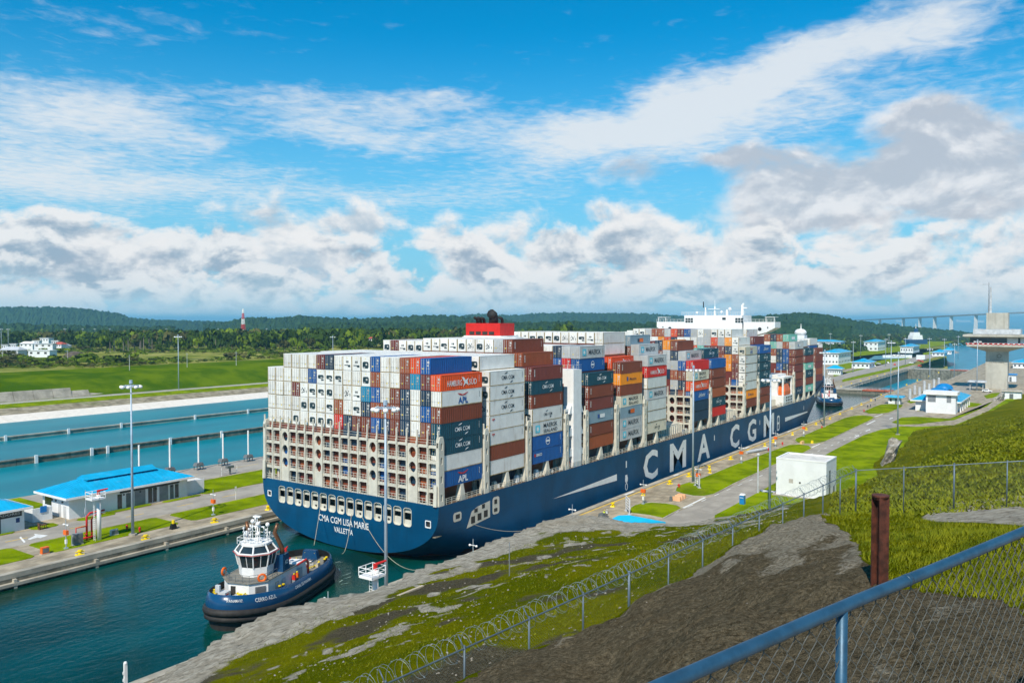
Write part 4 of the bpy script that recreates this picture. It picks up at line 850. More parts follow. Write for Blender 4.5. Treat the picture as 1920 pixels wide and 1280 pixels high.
    b=MB(); b.tube([(-.7,3.75,5.4),(-3.9,3.75,5.45),(-4.55,3.75,4.9),(-4.6,3.75,2.9)],.16,6); b.tube([(-.7,.9,5.4),(-3.9,.9,5.45),(-4.55,.9,4.9)],.16,6); b.build('red_frame',M['red'],ah,world=W)
    b=MB(); b.cyl((-3.2,.2,2.8),(-3.2,.2,6.6),.28,.22); b.ball((-3.2,.2,6.8),.5,8,6); b.cyl((-3.2,.2,6.8),(-4.3,.2,7.2),.2,.14); b.build('fire_monitor',M['red'],t,True,world=W)
    b=MB(); b.cyl((-6.4,-1.4,3.6),(-6.4,1.4,3.6),.75,n=12); b.box(-7.2,-5.6,-1.7,-1.4,2.8,4.4); b.box(-7.2,-5.6,1.4,1.7,2.8,4.4); b.build('winch',M['lgrey'],t,world=W)
    b=MB(); b.tube([(-6.2,2.2,2.9),(-8.6,3.0,3.0),(-9.2,3.4,3.6)],.16,6); b.build('crane_arm',M['yellow'],t,world=W)
    for i,(x,y) in enumerate(((-9.5,4.2),(-10.5,4.0),(-12.3,.9),(-12.3,-.9),(-8.6,-4.),(4.6,4.5),(5.5,4.4),(11.6,-2.6),(10.9,-3.2),(9.9,-3.8),(11.0,1.1),(11.0,2.1))):
        b=MB(); b.cyl((x,y,2.8),(x,y,3.9+.5*max(0,x/14)),.2,n=8); bo=b.build('bitt',M['black'],t,world=W); b=MB(); z=3.9+.5*max(0,x/14); b.cyl((x,y,z),(x,y,z+.14),.24,n=8); b.build('bitt_cap',M['yellow'],bo,world=W)
    b=MB(); b.frus(-13.0,-12.0,-1.5,1.5,2.8,4.4,.1,.3); b.build('towing_bitt',M['tugblue'],t,world=W)
    b=MB(); b.frus(10.2,11.8,-2.2,-.8,2.9,4.6,.1,.1); b.box(11.2,11.6,-2.6,-1.9,4.5,5.6); b.build('bow_winch',M['lgrey'],t,world=W)
    rd=random.Random(12)
    for i in range(26):
        x,y=rd.uniform(-11,-4.8),rd.uniform(-3.6,3.4)
        if i>16: x,y=rd.uniform(9.8,12.4),rd.uniform(-2.4,2.4)
        z0=2.78+sh(x/14.4); q=rd.uniform(.25,.6); b=MB()
        if i%3==0: b.tube([(x+q*cos(a),y+q*sin(a),z0+.1+.05*a) for a in np.linspace(0,9,14)],.07,5)
        elif i%3==1: b.frus(x-q,x+q,y-q*.6,y+q*.6,z0,z0+q*1.5,.06,.05)
        else: b.cyl((x,y-q,z0+.4),(x,y+q,z0+.4),.32,n=9); b.box(x-.35,x+.35,y-q-.06,y-q,z0,z0+.8); b.box(x-.35,x+.35,y+q,y+q+.06,z0,z0+.8)
        b.build('deck_gear',rd.choice([M['lgrey'],M['white'],M['tugblue'],M['red'],M['yellow'],M['rope'],M['black']]),t,world=W)
    for x,y in ((-.9,3.93),(-2.,3.8),(3.4,3.86),(5.2,3.8)): b=MB(); b.box(x-.5,x+.5,y-.02,y+.05,3.0,4.7); b.build('side_door',M['lgrey'],dh,world=W)
    if detail:
        for i,(x,y,c) in enumerate(((1.0,4.3,'red'),(-.1,4.2,'orange'))):
            b=MB(); b.frus(x-.2,x+.2,y-.25,y+.25,2.8,3.7,.02,.02,1); b.frus(x-.2,x+.2,y-.3,y+.3,3.7,4.4,.04,.08,0); b.ball((x,y,4.58),.15,8,6,2); b.build('crew_figure',[M[c],M['grey'],M['yellow']],t,world=W)  # simple crew figure: grey legs, bright jacket, yellow hard hat
        def hp(s,z,e=.06):
            k=1-(z-2.7-sh(s))/1.2*.06; y=tug_half(s)*.99*k; return Vector((s*14.72,y+e,z))
        for txt,s0,s1,z,h in (('CERRO AZUL',.80,.55,2.9,.56),('PANAMA R.P.',.985,.90,3.1,.42),('CANAL DE PANAMA',.22,-.12,2.95,.45)):
            vs,fs=text_data(txt,.010); b=MB(); b.add([hp(s0+(s1-s0)*a,z+sh(s0+(s1-s0)*a)+c*h) for a,c,_ in vs],fs); b.build('hull_name',M['white'],t,world=W)
    return t
tug((84.6,105.1,0),R(200.6),'blue and white tugboat with black fenders astern of the container ship')
_tp=G(1554,757,0); tug((_tp.x,_tp.y,0),R(20),'small dark tugboat waiting ahead of the ship bow by the gate',False)
b=MB(); rr=random.Random(2)
for i in range(9):
    a=G(628+rr.uniform(0,22),1055+rr.uniform(-2,40),.03); l=rr.uniform(.6,1.9); an=rr.uniform(-.5,.9)
    b.add([a,a+Vector((l*cos(an),l*sin(an),0)),a+Vector((l*.9*cos(an)-.12,l*.9*sin(an)+.10,0)),a+Vector((-.1,.07,0))],[(0,1,2,3)])
tag(b.build('wake_foam',M['foam']),kind='stuff')
# ------------------------------------------------------------------ lock furniture
def mast(p,h=30.,label='',n_=8,rz=0.,group='high mast floodlights'):
    t=thing('floodlight_mast',label,'light mast',p,rz,group)
    b=MB(); b.cyl((0,0,0),(0,0,h),.30,.13,10); b.build('pole',M['mast'],t,True,world=False)
    b=MB(); b.cyl((0,0,-.02),(0,0,.35),.75,.75,10); b.build('footing',M['concrete'],t,world=False)
    b=MB(); b.tube([(1.5*cos(a),1.5*sin(a),h-.6) for a in np.linspace(0,2*pi,13)],.07,5); b.cyl((0,0,h-.2),(0,0,h+.5),.35,.3,8)
    for i in range(4): b.tube([(0,0,h-.5),(1.5*cos(i*pi/2),1.5*sin(i*pi/2),h-.6)],.05,4)
    hd=b.build('lamp_ring',M['mast'],t,world=False)
    for i in range(n_):
        a=2*pi*i/n_; b=MB(); b.ball((1.75*cos(a),1.75*sin(a),h-.85),(.42,.42,.34),8,5); b.build('floodlight',M['white'],hd,True,world=False)
    return t
mk=0
for px,py,z,lab in ((249,1003,2.2,'tall floodlight mast on the grass left of the tug'),(1299,905,2.2,'tall floodlight mast standing on the quay beside the A on the hull'),(1443,966,2.2,'tall floodlight mast just left of the white pump house'),
    (1683,815,2.2,'tall floodlight mast beside the quay road near the rock outcrop'),(1545,800,2.2,'tall floodlight mast beside the ship bow'),(1670,740,2.2,'tall floodlight mast left of the blue kiosk'),
    (335,732,5.9,'floodlight mast on the verge of the far perimeter road')): mast(G(px,py,z),30.,lab)
q=G(724,1138,2.2); mast(q,30.,'tall floodlight mast in front of the ship stern, nearest the camera')
for i,(px,py,z,ins) in enumerate(((1614,628,23.5,'left'),(1600,640,23.5,''),(1557,625,23.5,''),(1661,635,23.5,''),(1667,626,23.5,''),(1698,634,23.5,''),(1743,634,23.5,''),(1744,653,23.5,''),(1771,635,23.5,''),(1790,644,23.5,''),(1797,630,23.5,''))):
    p=G(px,py,z); mast((p.x,p.y,-6.5),30.,'floodlight mast on the lower lock banks, %s from the left among the distant masts'%ORD[[2,1,0,3,4,5,6,7,8,9,10][i]],6)
p=G(1833,638,32.2); mast((p.x,p.y,2.2),30.,'floodlight mast in front of the control tower balcony')
p=G(1856+6,702,2.2)
for i,(px,D) in enumerate(((2,900),(15,940),(122,1150),(155,1500),(178,1600),(206,1650),(312,1450),(410,1500),(428,1480),(500,1600),(536,1620),(624,620))):
    p=GD(px,616 if px<600 else 630,D); mast((p.x,p.y,p.z-30),30.,'slim far floodlight mast behind the trees, %s from the left'%ORD[i],5)
def bollard(p,lab):
    t=thing('mooring_bollard',lab,'bollard',p,random.uniform(-.5,.5),'yellow mooring bollards'); b=MB(); b.frus(-.75,.75,-.5,.5,0,.22,.1,.1); b.build('base',M['yellow'],t,world=False)
    b=MB(); b.cyl((0,0,.2),(0,0,.75),.3,.26,8); b.cyl((0,0,.7),(0,0,.95),.45,.4,8); b.tube([(-.75,0,.62),(.75,0,.62)],.12,6); b.build('head',M['yellow'],t,world=False); return t
for i,(px,py) in enumerate(((150,1040),(273,1011),(402,979),(503,955))): bollard(G(px,py),'yellow mooring bollard on the port quay, %s from the left'%ORD[i])
SB=[(1149,949),(1206,928),(1256,907),(1292,893),(1330,879),(1331,886),(1370,861),(1403,849),(1434,836),(1450,829),(1486,815),(1512,806),(1530,796),(1556,786),(1575,777),(1597,767),(1615,759),(1633,751),(1652,742),(1700,722),(1720,714),(1742,706),(1760,699)]
for i,(px,py) in enumerate(SB): bollard(G(px,py),'yellow bollard on the starboard quay edge, %s from the stern'%ORD[i])
for i in range(11):
    p=G(1605+i*14,712-i*3.6,-6.5); t=bollard((550+i*34,PE+2.6,-6.5),'pale yellow bollard on the lower port quay, %s from the gate'%ORD[i])
def sigpost(p,lab,h=5.6,box=True):
    t=thing('signal_post',lab,'signal post',p,0,'slim posts with cross arms'); b=MB(); b.cyl((0,0,0),(0,0,h),.09,.06,6); b.box(-.3,.3,-.3,.3,0,.3); b.build('pole',M['steel'],t,world=False)
    b=MB(); b.box(-.05,.05,-.75,.75,h-1.1,h-1.0); b.ball((0,.7,h-1.1),.2,7,5); b.ball((0,-.7,h-1.1),.2,7,5); b.build('cross_arm',M['white'],t,world=False)
    if box: b=MB(); b.box(-.25,.25,-.55,.55,h-2.9,h-2.1); b.build('orange_box',M['orange'],t,world=False)
    b=MB(); b.box(-.15,.15,-.2,.2,1.0,1.8); b.build('junction_box',M['white'],t,world=False)
for px,py,lab in ((124,1029,'post with orange box on the grass near the red pipes'),(400,966,'post with orange box on the grass near the ship stern'),(1206,945,'post with orange box at the quay edge below the first hull letter'),(1309,913,'post with orange box at the quay edge below the letter A'),(1390,868,'post at the quay edge below the second C'),(1454,838,'post at the quay edge below the last hull letter'),(1507,818,'post at the quay edge near the bow stripe')): sigpost(G(px,py),lab)
for px,py,lab in ((615,1108,'small cross-arm post at the near quay edge by the tug'),(887,1010,'small cross-arm post at the near quay edge below the stern quarter'),(1073,945,'small cross-arm post at the quay edge where the rock ends')):
    p=G(px,py,7.8); sigpost((p.x,p.y,2.2),lab,box=False)
# fire pipes, monitor tower, cabinets on the port quay
p=G(186,1012); t=thing('monitor_tower','white fire monitor column with ladder and railed platform on port quay','monitor tower',p)
b=MB(); b.cyl((p.x,p.y,2.2),(p.x,p.y,11.),.42,.38,10); b.build('column',M['white'],t,True)
b=MB(); b.box(p.x-1.9,p.x+.7,p.y-1.2,p.y+1.2,10.2,10.5); b.build('platform',M['white'],t)
b=MB()
for h in (.5,1.1): b.tube([(p.x-1.9,p.y-1.2,10.5+h),(p.x+.7,p.y-1.2,10.5+h),(p.x+.7,p.y+1.2,10.5+h),(p.x-1.9,p.y+1.2,10.5+h),(p.x-1.9,p.y-1.2,10.5+h)],.06,5)
for x,y in ((-1.9,-1.2),(-.6,-1.2),(.7,-1.2),(.7,1.2),(-.6,1.2),(-1.9,1.2)): b.cyl((p.x+x,p.y+y,10.5),(p.x+x,p.y+y,11.6),.06,n=5)
b.build('platform_rail',M['white'],t)
b=MB()
for s in (-.25,.25): b.cyl((p.x-.9,p.y+s,2.2),(p.x-.9,p.y+s,10.4),.04,n=5)
for i in range(20): b.box(p.x-.93,p.x-.87,p.y-.25,p.y+.25,2.6+i*.4,2.65+i*.4)
b.build('ladder',M['white'],t)
b=MB(); b.cyl((p.x,p.y,11.),(p.x,p.y,11.7),.3); b.cyl((p.x-.3,p.y,11.7),(p.x+1.6,p.y-.4,11.9),.22,.14); b.build('water_cannon',M['red'],t); mtower=t
p=G(163,1013); t=thing('fire_manifold','red fire water manifold of bent pipes beside the white column','pipework',p)
for i,(pts,r) in enumerate((([(0,0,0),(0,0,4.6),(.6,0,5.2),(3.4,-.2,5.3)],.2),([(1.2,.5,0),(1.2,.5,3.9),(1.9,.5,4.5),(3.2,.3,4.6)],.16),([(-2.2,-.3,0),(-2.2,-.3,2.9),(0,-.3,2.9)],.12),([(-2.4,-.2,.6),(1.6,-.2,.6)],.22))):
    b=MB(); b.tube([Vector(q)+p for q in pts],r,7); b.build('pipe',M['red'],t,True)
for i in range(3): b=MB(); q=p+Vector((-1.5+i*1.2,-.2,.6)); b.cyl(q,q+Vector((0,0,.7)),.1); b.cyl(q+Vector((0,0,.7)),q+Vector((0,0,.78)),.3); b.build('valve',M['red'],t)
def boxthing(nm,lab,cat,p,sx,sy,h,m,door=None,rz=0.):
    t=thing(nm,lab,cat,p,rz); b=MB(); b.frus(-sx/2,sx/2,-sy/2,sy/2,.15,h,.03,.03); b.build('cabinet',m,t,world=False); b=MB(); b.box(-sx/2-.1,sx/2+.1,-sy/2-.1,sy/2+.1,-.05,.15); b.build('plinth',M['concrete'],t,world=False)
    b=MB(); b.box(-sx*.4,sx*.4,-sy/2-.03,-sy/2,.3,h-.2); b.build('door',door or M['dgrey'],t,world=False); return t
boxthing('control_cabinet','grey control cabinet beside the red fire manifold','cabinet',G(145,1021),1.9,.7,2.2,M['grey'])
boxthing('hose_box','red hose box on legs at the edge of the port quay grass','hose box',G(84,1038),1.3,.8,1.3,M['orange'])
boxthing('hose_box','small white equipment rack on the grass right of the column','equipment rack',G(214,1003),1.5,.5,1.2,M['lgrey'])
p=G(325,991); t=thing('line_buoy','small black and yellow buoy standing on the port quay','buoy',p); b=MB(); b.frus(p.x-.6,p.x+.6,p.y-.5,p.y+.5,2.2,3.3,.2,.2); b.build('body',M['black'],t); b=MB(); b.cyl((p.x,p.y,3.3),(p.x,p.y,4.0),.32,.3); b.build('cap',M['yellow'],t)
def hydrant(p,lab):
    t=thing('fire_hydrant',lab,'hydrant',p,0,'red hydrants'); b=MB(); b.cyl((0,0,0),(0,0,.8),.18,.16,8); b.ball((0,0,.85),.22,8,5); b.build('barrel',M['red'],t,world=False); b=MB(); b.cyl((0,-.4,.6),(0,.4,.6),.12,n=8); b.build('outlets',M['red'],t,world=False)
for i,(px,py) in enumerate(((262,997),(238,993),(1273,914),(1441,845),(1467,834),(1541,803),(1620,772))):
    hydrant(G(px,py),['red hydrant on grass right of the floodlight mast foot','rusty red hydrant on grass left of the mast foot','red hydrant at the tip of the long quay lawn','red hydrant on the quay just left of the pump house mast','red hydrant on the lawn above the pump house roof','red hydrant beside the bow floodlight mast','red hydrant near the distant workers on the quay'][i])
def gatebars(px,py,lab,n=2,rz=0.):
    p=G(px,py); t=thing('guard_rail_rack',lab,'rack',p,rz,'white rail racks'); 
    for s in (0,1): b=MB(); b.box(-.15,.15,s*3.4-.15,s*3.4+.15,0,3.3); b.box(-.4,.4,s*3.4-.4,s*3.4+.4,0,.15); b.build('upright',M['lgrey'],t,world=False)
    for i in range(5): b=MB(); b.box(-.06,.06,.1,3.3,.7+i*.6,.95+i*.6); b.build('bar',M['white'],t,world=False)
gatebars(1180,964,'white barred rack beside the blue roofed hut',rz=-.9); gatebars(1311,915,'white barred rack at the foot of the quay floodlight mast',rz=-.9)
for i in range(3):
    p=G(1269+i*4.5,938-i*2.6); b=MB(); b.frus(p.x-.55,p.x+.55,p.y-1.0,p.y+1.0,2.2,3.15,.25,.1); tag(b.build('road_barrier',mat('barrier_peach',(.75,.42,.22),.6),loc=p),'peach plastic road barrier across the side road, %s of three'%['nearest','middle','farthest'][i],'barrier',group='peach barriers')
for i,(px,py) in enumerate(((1504,832),(1523,831))):
    p=G(px,py); b=MB(); b.frus(p.x-1.5+i,p.x+1.5-i,p.y-.4,p.y+.4,2.2,3.2,.1,.1); tag(b.build('road_barrier',M['yellow'] if i else mat('barrier_buff',(.8,.5,.2),.6),loc=p),['long buff barrier lying across the second side road','short yellow barrier at the second side road'][i],'barrier')
p=G(1258,939); b=MB(); b.frus(p.x-.3,p.x+.3,p.y-.3,p.y+.3,2.2,3.3,.05,.05); tag(b.build('litter_bin',M['dgrey'],loc=p),'dark grey bin beside the peach barriers','bin')
p=G(1420,847); b=MB(); b.cyl((p.x-6,p.y+1.4,2.75),(p.x+6,p.y-1.4,2.75),.5,.5,10); tag(b.build('spare_pipe',M['lgrey'],loc=p,smooth=False),'long grey pipe lying on the quay beside the lawn','pipe')
p=G(1392,945); t=thing('portable_toilet','blue portable toilet with white roof beside the quay road','toilet',p)
b=MB(); b.frus(p.x-.55,p.x+.55,p.y-.55,p.y+.55,2.25,4.35,.02,.02); b.build('cabin',M['toilet'],t); b=MB(); b.frus(p.x-.6,p.x+.6,p.y-.6,p.y+.6,4.35,4.65,.15,.2); b.build('roof',M['white'],t)
b=MB(); b.box(p.x-.57,p.x-.53,p.y-.4,p.y+.4,2.4,4.2); b.build('door',M['roof2'],t); b=MB(); b.box(p.x-.6,p.x-.56,p.y-.4,p.y+.4,3.75,3.85); b.build('vent',M['white'],t)
# ------------------------------------------------------------------ buildings on the island
def hip(b,x0,x1,y0,y1,z0,z1,ins,m=0):
    w_=(y1-y0)/2 if (y1-y0)<(x1-x0) else (x1-x0)/2
    if (y1-y0)<(x1-x0): r=[(x0+ins,(y0+y1)/2,z1),(x1-ins,(y0+y1)/2,z1)]; f=[(0,1,5,4),(1,2,5),(2,3,4,5),(3,0,4)]
    else: r=[((x0+x1)/2,y0+ins,z1),((x0+x1)/2,y1-ins,z1)]; f=[(0,1,4),(1,2,5,4),(2,3,5),(3,0,4,5)]
    b.add([(x0,y0,z0),(x1,y0,z0),(x1,y1,z0),(x0,y1,z0)]+r,f,m)
def lockhouse(name,lab,x0,x1,y0,y1,zb,h,rise,over=1.3,monitor=True,mrat=.55,seams=True):
    t=thing(name,lab,'building',((x0+x1)/2,(y0+y1)/2,zb)); b=MB(); b.box(x0,x1,y0,y1,zb,zb+h); wl=b.build('wall',M['wall'],t)
    b=MB(); b.box(x0-over,x1+over,y0-over,y1+over,zb+h,zb+h+.45); b.build('fascia',M['white'],t)
    b=MB(); hip(b,x0-over+.15,x1+over-.15,y0-over+.15,y1+over-.15,zb+h+.46,zb+h+.46+rise,min(y1-y0,x1-x0)/2+over); rf=b.build('roof',M['roof'],t)
    if seams and x1-x0>y1-y0 and zb>0:
        xa,xb,ya,ins=x0-over+.15,x1+over-.15,y0-over+.15,min(y1-y0,x1-x0)/2+over; yc=(y0+y1)/2; k=xa+.8; e0=zb+h+.46
        while k<xb-.5:
            f=min(1,(k-xa)/ins,(xb-k)/ins); b=MB(); a_=Vector((k,ya,e0)); c_=Vector((k,ya+(yc-ya)*f,e0+rise*f)); up=Vector((0,0,.09)); wv=Vector((.035,0,0)); b.add([a_-wv,a_+wv,c_+wv,c_-wv,a_-wv+up,a_+wv+up,c_+wv+up,c_-wv+up],[(4,5,6,7),(0,1,5,4),(1,2,6,5),(2,3,7,6),(3,0,4,7)]); b.build('seam',M['roof'],rf); k+=1.1
        k=ya+.8; yb=y1+over-.15
        while k<yb-.5:
            f=min(1,(k-ya)/(yc-ya),(yb-k)/(yb-yc)); b=MB(); a_=Vector((xa,k,e0)); c_=Vector((xa+ins*f,k,e0+rise*f)); up=Vector((0,0,.09)); wv=Vector((0,.035,0)); b.add([a_-wv,a_+wv,c_+wv,c_-wv,a_-wv+up,a_+wv+up,c_+wv+up,c_-wv+up],[(7,6,5,4),(0,4,5,1),(1,5,6,2),(2,6,7,3),(3,7,4,0)]); b.build('seam',M['roof'],rf); k+=1.1
    if monitor:
        cx,cy_=(x0+x1)/2,(y0+y1)/2; L_=max(x1-x0,y1-y0)*mrat/2; z=zb+h+rise*.72
        b=MB(); mb=MB(); gb=MB()
        if x1-x0>y1-y0: b.box(cx-L_,cx+L_,cy_-1.5,cy_+1.5,z-.6,z+.95,1); b.add([(cx-L_-.7,cy_-2.2,z+.85),(cx+L_+.7,cy_-2.2,z+.85),(cx+L_+.7,cy_,z+1.75),(cx-L_-.7,cy_,z+1.75),(cx-L_-.7,cy_+2.2,z+.85),(cx+L_+.7,cy_+2.2,z+.85)],[(0,1,2,3),(3,2,5,4),(0,3,4),(1,5,2),(4,5,1,0)],0)
        else: b.box(cx-1.5,cx+1.5,cy_-L_,cy_+L_,z-.6,z+.95,1); b.add([(cx-2.2,cy_-L_-.7,z+.85),(cx-2.2,cy_+L_+.7,z+.85),(cx,cy_+L_+.7,z+1.75),(cx,cy_-L_-.7,z+1.75),(cx+2.2,cy_-L_-.7,z+.85),(cx+2.2,cy_+L_+.7,z+.85)],[(3,2,1,0),(4,5,2,3),(4,3,0),(2,5,1),(0,1,5,4)],0)
        b.build('roof_monitor',[M['roof'],M['roof2']],rf)
    return t,wl
def panel(parent,nm,x0,x1,y,z0,z1,m,d=.06): b=MB(); b.box(x0,x1,y-d,y+.02,z0,z1); return b.build(nm,m,parent)
def panelx(parent,nm,x,y0,y1,z0,z1,m,d=.06): b=MB(); b.box(x-d,x+.02,y0,y1,z0,z1); return b.build(nm,m,parent)
t,wl=lockhouse('lock_building','long white building with cyan hipped roof and ridge monitor on the island',88.,116.,175.2,186.5,2.2,4.3,2.6)
for x0,x1,z0,z1,m,nm in ((98.6,99.6,2.4,5.6,'glass','window'),(100.6,101.8,2.3,5.5,'dgrey','door'),(102.6,105.2,2.25,5.7,'grey','roller_door'),(105.9,106.9,2.4,5.7,'glass','window'),(107.1,108.0,2.4,5.7,'glass','window'),(108.7,110.9,2.25,5.7,'grey','roller_door'),(111.4,112.3,2.3,5.6,'dgrey','door'),(112.7,113.6,2.4,5.6,'glass','window')): panel(wl,nm,x0,x1,175.2,z0,z1,M[m])
sg=panel(wl,'sign_board',99.2,113.8,175.2,5.75,6.4,M['navysign'],.1)
b=MB(); letter(b,'EDIFICIO DE CONTROL Y MAQUINARIA',(99.8,175.08,5.88),(1,0,0),(0,0,1),13,.4,off=.02) if 0 else b.box(99.6,113.2,175.08,175.09,6.04,6.10); b.build('sign_text',M['grey'],wl)
panelx(wl,'window',88.,182.6,185.4,3.,6.,M['glass']); panelx(wl,'door',88.,178.6,179.7,2.3,5.,M['lgrey']); panelx(wl,'door',88.,176.4,177.5,2.3,4.8,M['lgrey'])
for y in (177.6,180.4,182.): panelx(wl,'wall_lamp',88.,y,y+.4,5.4,5.7,M['black'],.2)
for i in range(4): panel(wl,'wall_lamp',99.9+i*3.9,100.2+i*3.9,175.2,5.2,5.5,M['black'],.2)
b=MB(); b.box(116,120.8,175.6,175.9,2.2,5.6); b.box(120.5,120.8,175.9,186,2.2,5.4); b.build('screen_wall',M['wall'],t)
for i in range(26): b=MB(); x=87+i*1.12; b.add([(x,174.0,6.97),(x+.1,174.0,6.97),(x+.1,180.4,9.45),(x,180.4,9.45)],[(0,1,2,3)]); b.v=[(a,c,d+.06) for a,c,d in b.v]; b.build('roof_seam',M['roof2'],t) if 89<x<114 and False else None
b=MB(); b.box(82.2,86.2,178.6,178.9,2.2,5.0); b.box(82.2,82.5,178.9,186,2.2,5.0); b.box(86.,86.2,178.9,182,2.2,5); o=b.build('screen_wall',M['wall'],loc=(84,180,2.2)); tag(o,'pale grey screen wall with blue sign left of the long building','wall')
p=G(82,962); b=MB(); b.box(83.7,85.0,178.45,178.55,4.0,5.3); tag(b.build('wall_sign',mat('sign_blue',(.01,.22,.62),.5),loc=(84.3,178.5,4)),'small bright blue sign on the grey screen wall','sign')
t,wl=lockhouse('workers_building','white building with cyan roof and lettered fascia at the left edge',52.,78.6,174.2,184,2.2,4.2,2.2,1.2,False)
panel(wl,'roller_door',69.2,74.2,174.2,2.3,5.2,M['dgrey']); panel(wl,'notice',77.0,77.7,174.2,3.9,4.8,mat('notice_blue',(.02,.06,.2),.5))
panel(wl,'sign_board',60,78.1,174.2,5.15,6.25,M['navysign'],.1)
b=MB(); letter(b,'TRABAJADORES',(70.2,174.07,5.35),(1,0,0),(0,0,1),7.6,.7,off=.015); b.build('sign_text',M['lgrey'],wl)
p=G(161,973); b=MB(); b.cyl(p,p+Vector((0,0,6.2)),.1,.08,6); b.box(p.x-.2,p.x+.2,p.y-.2,p.y+.2,3.4,4.6); tag(b.build('camera_pole',M['steel'],loc=p),'slim grey pole on the lawn in front of the long building','pole')
p=G(81,991); b=MB()
for dx,dy in ((-.4,-.4),(.4,-.4),(-.4,.4),(.4,.4)): b.box(p.x+dx-.05,p.x+dx+.05,p.y+dy-.05,p.y+dy+.05,2.2,3.3)
b.box(p.x-.5,p.x+.5,p.y-.5,p.y+.5,3.0,3.1); b.box(p.x-.9,p.x-.5,p.y-.4,p.y+.4,2.6,2.7); b.box(p.x-.9,p.x-.8,p.y-.4,p.y+.4,2.2,3.5); tag(b.build('small_table',mat('table_brown',(.12,.06,.03),.7),loc=p),'small dark table and chair beside the island road','table')
# basin culvert valves: white stems on dark frames
for i,(px,py) in enumerate(((271,901),(323,890),(372,880),(417,872),(458,863),(500,855))):
    p=G(px,py); p.y=203.5; t=thing('valve_gear','white valve stem on dark machine frame at basin edge, %s from left'%ORD[i],'valve gear',p,0,'valve gear along the near basin')
    b=MB(); b.cyl((0,0,1.6),(0,0,9.2),.24,.24,8); b.build('stem',M['white'],t,world=False)
    b=MB(); b.frus(-1.3,1.3,-.9,.9,1.1,2.0,.4,.2); b.box(-.5,.5,-1.2,1.2,1.3,1.6); b.build('gearbox',M['dgrey'],t,world=False)
    for dx,dy in ((-.9,-.7),(.9,-.7),(-.9,.7),(.9,.7)): b=MB(); b.cyl((dx*1.1,dy,0),(dx,dy,1.2),.12,n=6); b.build('leg',M['dgrey'],t,world=False)
p=G(430,889); t=thing('weather_station','small railed instrument stand with plant on the island lawn','instrument stand',p)
b=MB(); b.box(p.x-2.5,p.x-2.4,p.y-.1,p.y,2.2,4.4); b.box(p.x+2.4,p.x+2.5,p.y-.1,p.y,2.2,4.4); b.box(p.x-2.5,p.x+2.5,p.y-.1,p.y,3.0,3.06); b.box(p.x-2.5,p.x-.5,p.y-.1,p.y,3.4,3.5); b.build('rail',M['white'],t)
b=MB(); b.cyl((p.x+.2,p.y,2.2),(p.x+.2,p.y,4.),.25); b.box(p.x-.9,p.x+1.2,p.y-.5,p.y+.5,4.0,4.6); b.build('instrument',M['dgrey'],t)
p=G(442,936); b=MB(); b.cyl(p,p+Vector((0,0,2.6)),.05,n=6); b.box(p.x-.25,p.x+.25,p.y-.06,p.y-.03,4.3,5.3); tag(b.build('road_sign',M['white'],loc=p),'small white road sign beside the island road','sign')
# ------------------------------------------------------------------ starboard bank buildings
t=copy_tree(mtower); p=G(704,1077,10.3); t.location=(p.x,p.y,2.2); t['label']='white fire monitor column with railed platform in front of the stern floodlight mast'
c0=G(1458,926); x0,x1,y0,y1=197.6,207.2,47.8,59.4
t=thing('pump_house','windowless white cubic pump house on the lawn behind the wire fence','building',((x0+x1)/2,(y0+y1)/2,2.2)); b=MB(); b.box(x0,x1,y0,y1,2.2,11.); wl=b.build('wall',M['wall'],t)
b=MB(); holed_plate(b,[(x0-.05,y0-.05),(x1+.05,y0-.05),(x1+.05,y1+.05),(x0-.05,y1+.05)],[[(x0+.4,y0+.4),(x1-.4,y0+.4),(x1-.4,y1-.4),(x0+.4,y1-.4)]],lambda a,c,d:(a,c,11.+d),.35); b.build('parapet',M['white'],t)
b=MB(); b.box(x0+.4,x1-.4,y0+.4,y1-.4,10.95,11.05); b.build('roof',mat('pale_roof',(.62,.60,.56),.8,dirt=.5,dcol=(.40,.38,.34),dsc=(.6,.6,.6)),t)
b=MB(); b.box(x0-.8,x1+.8,y0-.8,y1+.8,2.15,2.45); b.build('plinth',M['concrete'],t)
panel(wl,'louvre',200.0,201.4,y0,2.6,8.9,M['dgrey']); panel(wl,'door',204.2,205.4,y0,2.5,4.6,M['dgrey']); panelx(wl,'stain',x0,55.4,56.4,5.5,6.5,mat('stain',(.45,.42,.38),.8),.012); panelx(wl,'vent',x0,53.6,54.0,5.6,6.0,M['black'],.05)
t=thing('machinery_building','white flat block with cyan domed roof behind it at the quay road','building',(430,52,2.2))
b=MB(); b.box(412.6,420,44.6,56.6,2.2,10.6); wl=b.build('front_block',M['wall'],t)
b=MB(); b.box(411.4,421,43.8,57.6,10.6,12.0); b.build('parapet',M['white'],t); panelx(wl,'louvre',412.6,52.6,55.8,7.2,10.2,M['grey']); panelx(wl,'louvre',412.6,46.4,48.2,7.2,10.2,M['grey'])
b=MB(); b.box(420,460,45,62,2.2,6.6); wl=b.build('hall',M['wall'],t); b=MB(); b.box(418.5,462,43,64,6.6,7.2); b.build('fascia',M['white'],t)
b=MB(); hip(b,418.7,461.8,43.2,63.8,7.2,11.2,12.); rf=b.build('roof',M['roof'],t)
b=MB(); b.ball((431,53.5,10.2),(6,4.5,2.4),14,5,v1=pi/2); b.ball((448,53.5,10.8),(5,4,2.6),14,5,v1=pi/2); b.build('roof_dome',M['roof2'],rf,True)
for i in range(6): panel(wl,'window',423+i*6.2,425.6+i*6.2,45,3.2,5.8,M['glass'])
for i in range(5): b=MB(); b.box(422+i*9,422.5+i*9,43.4,43.9,2.2,6.6); b.build('column',M['white'],t)
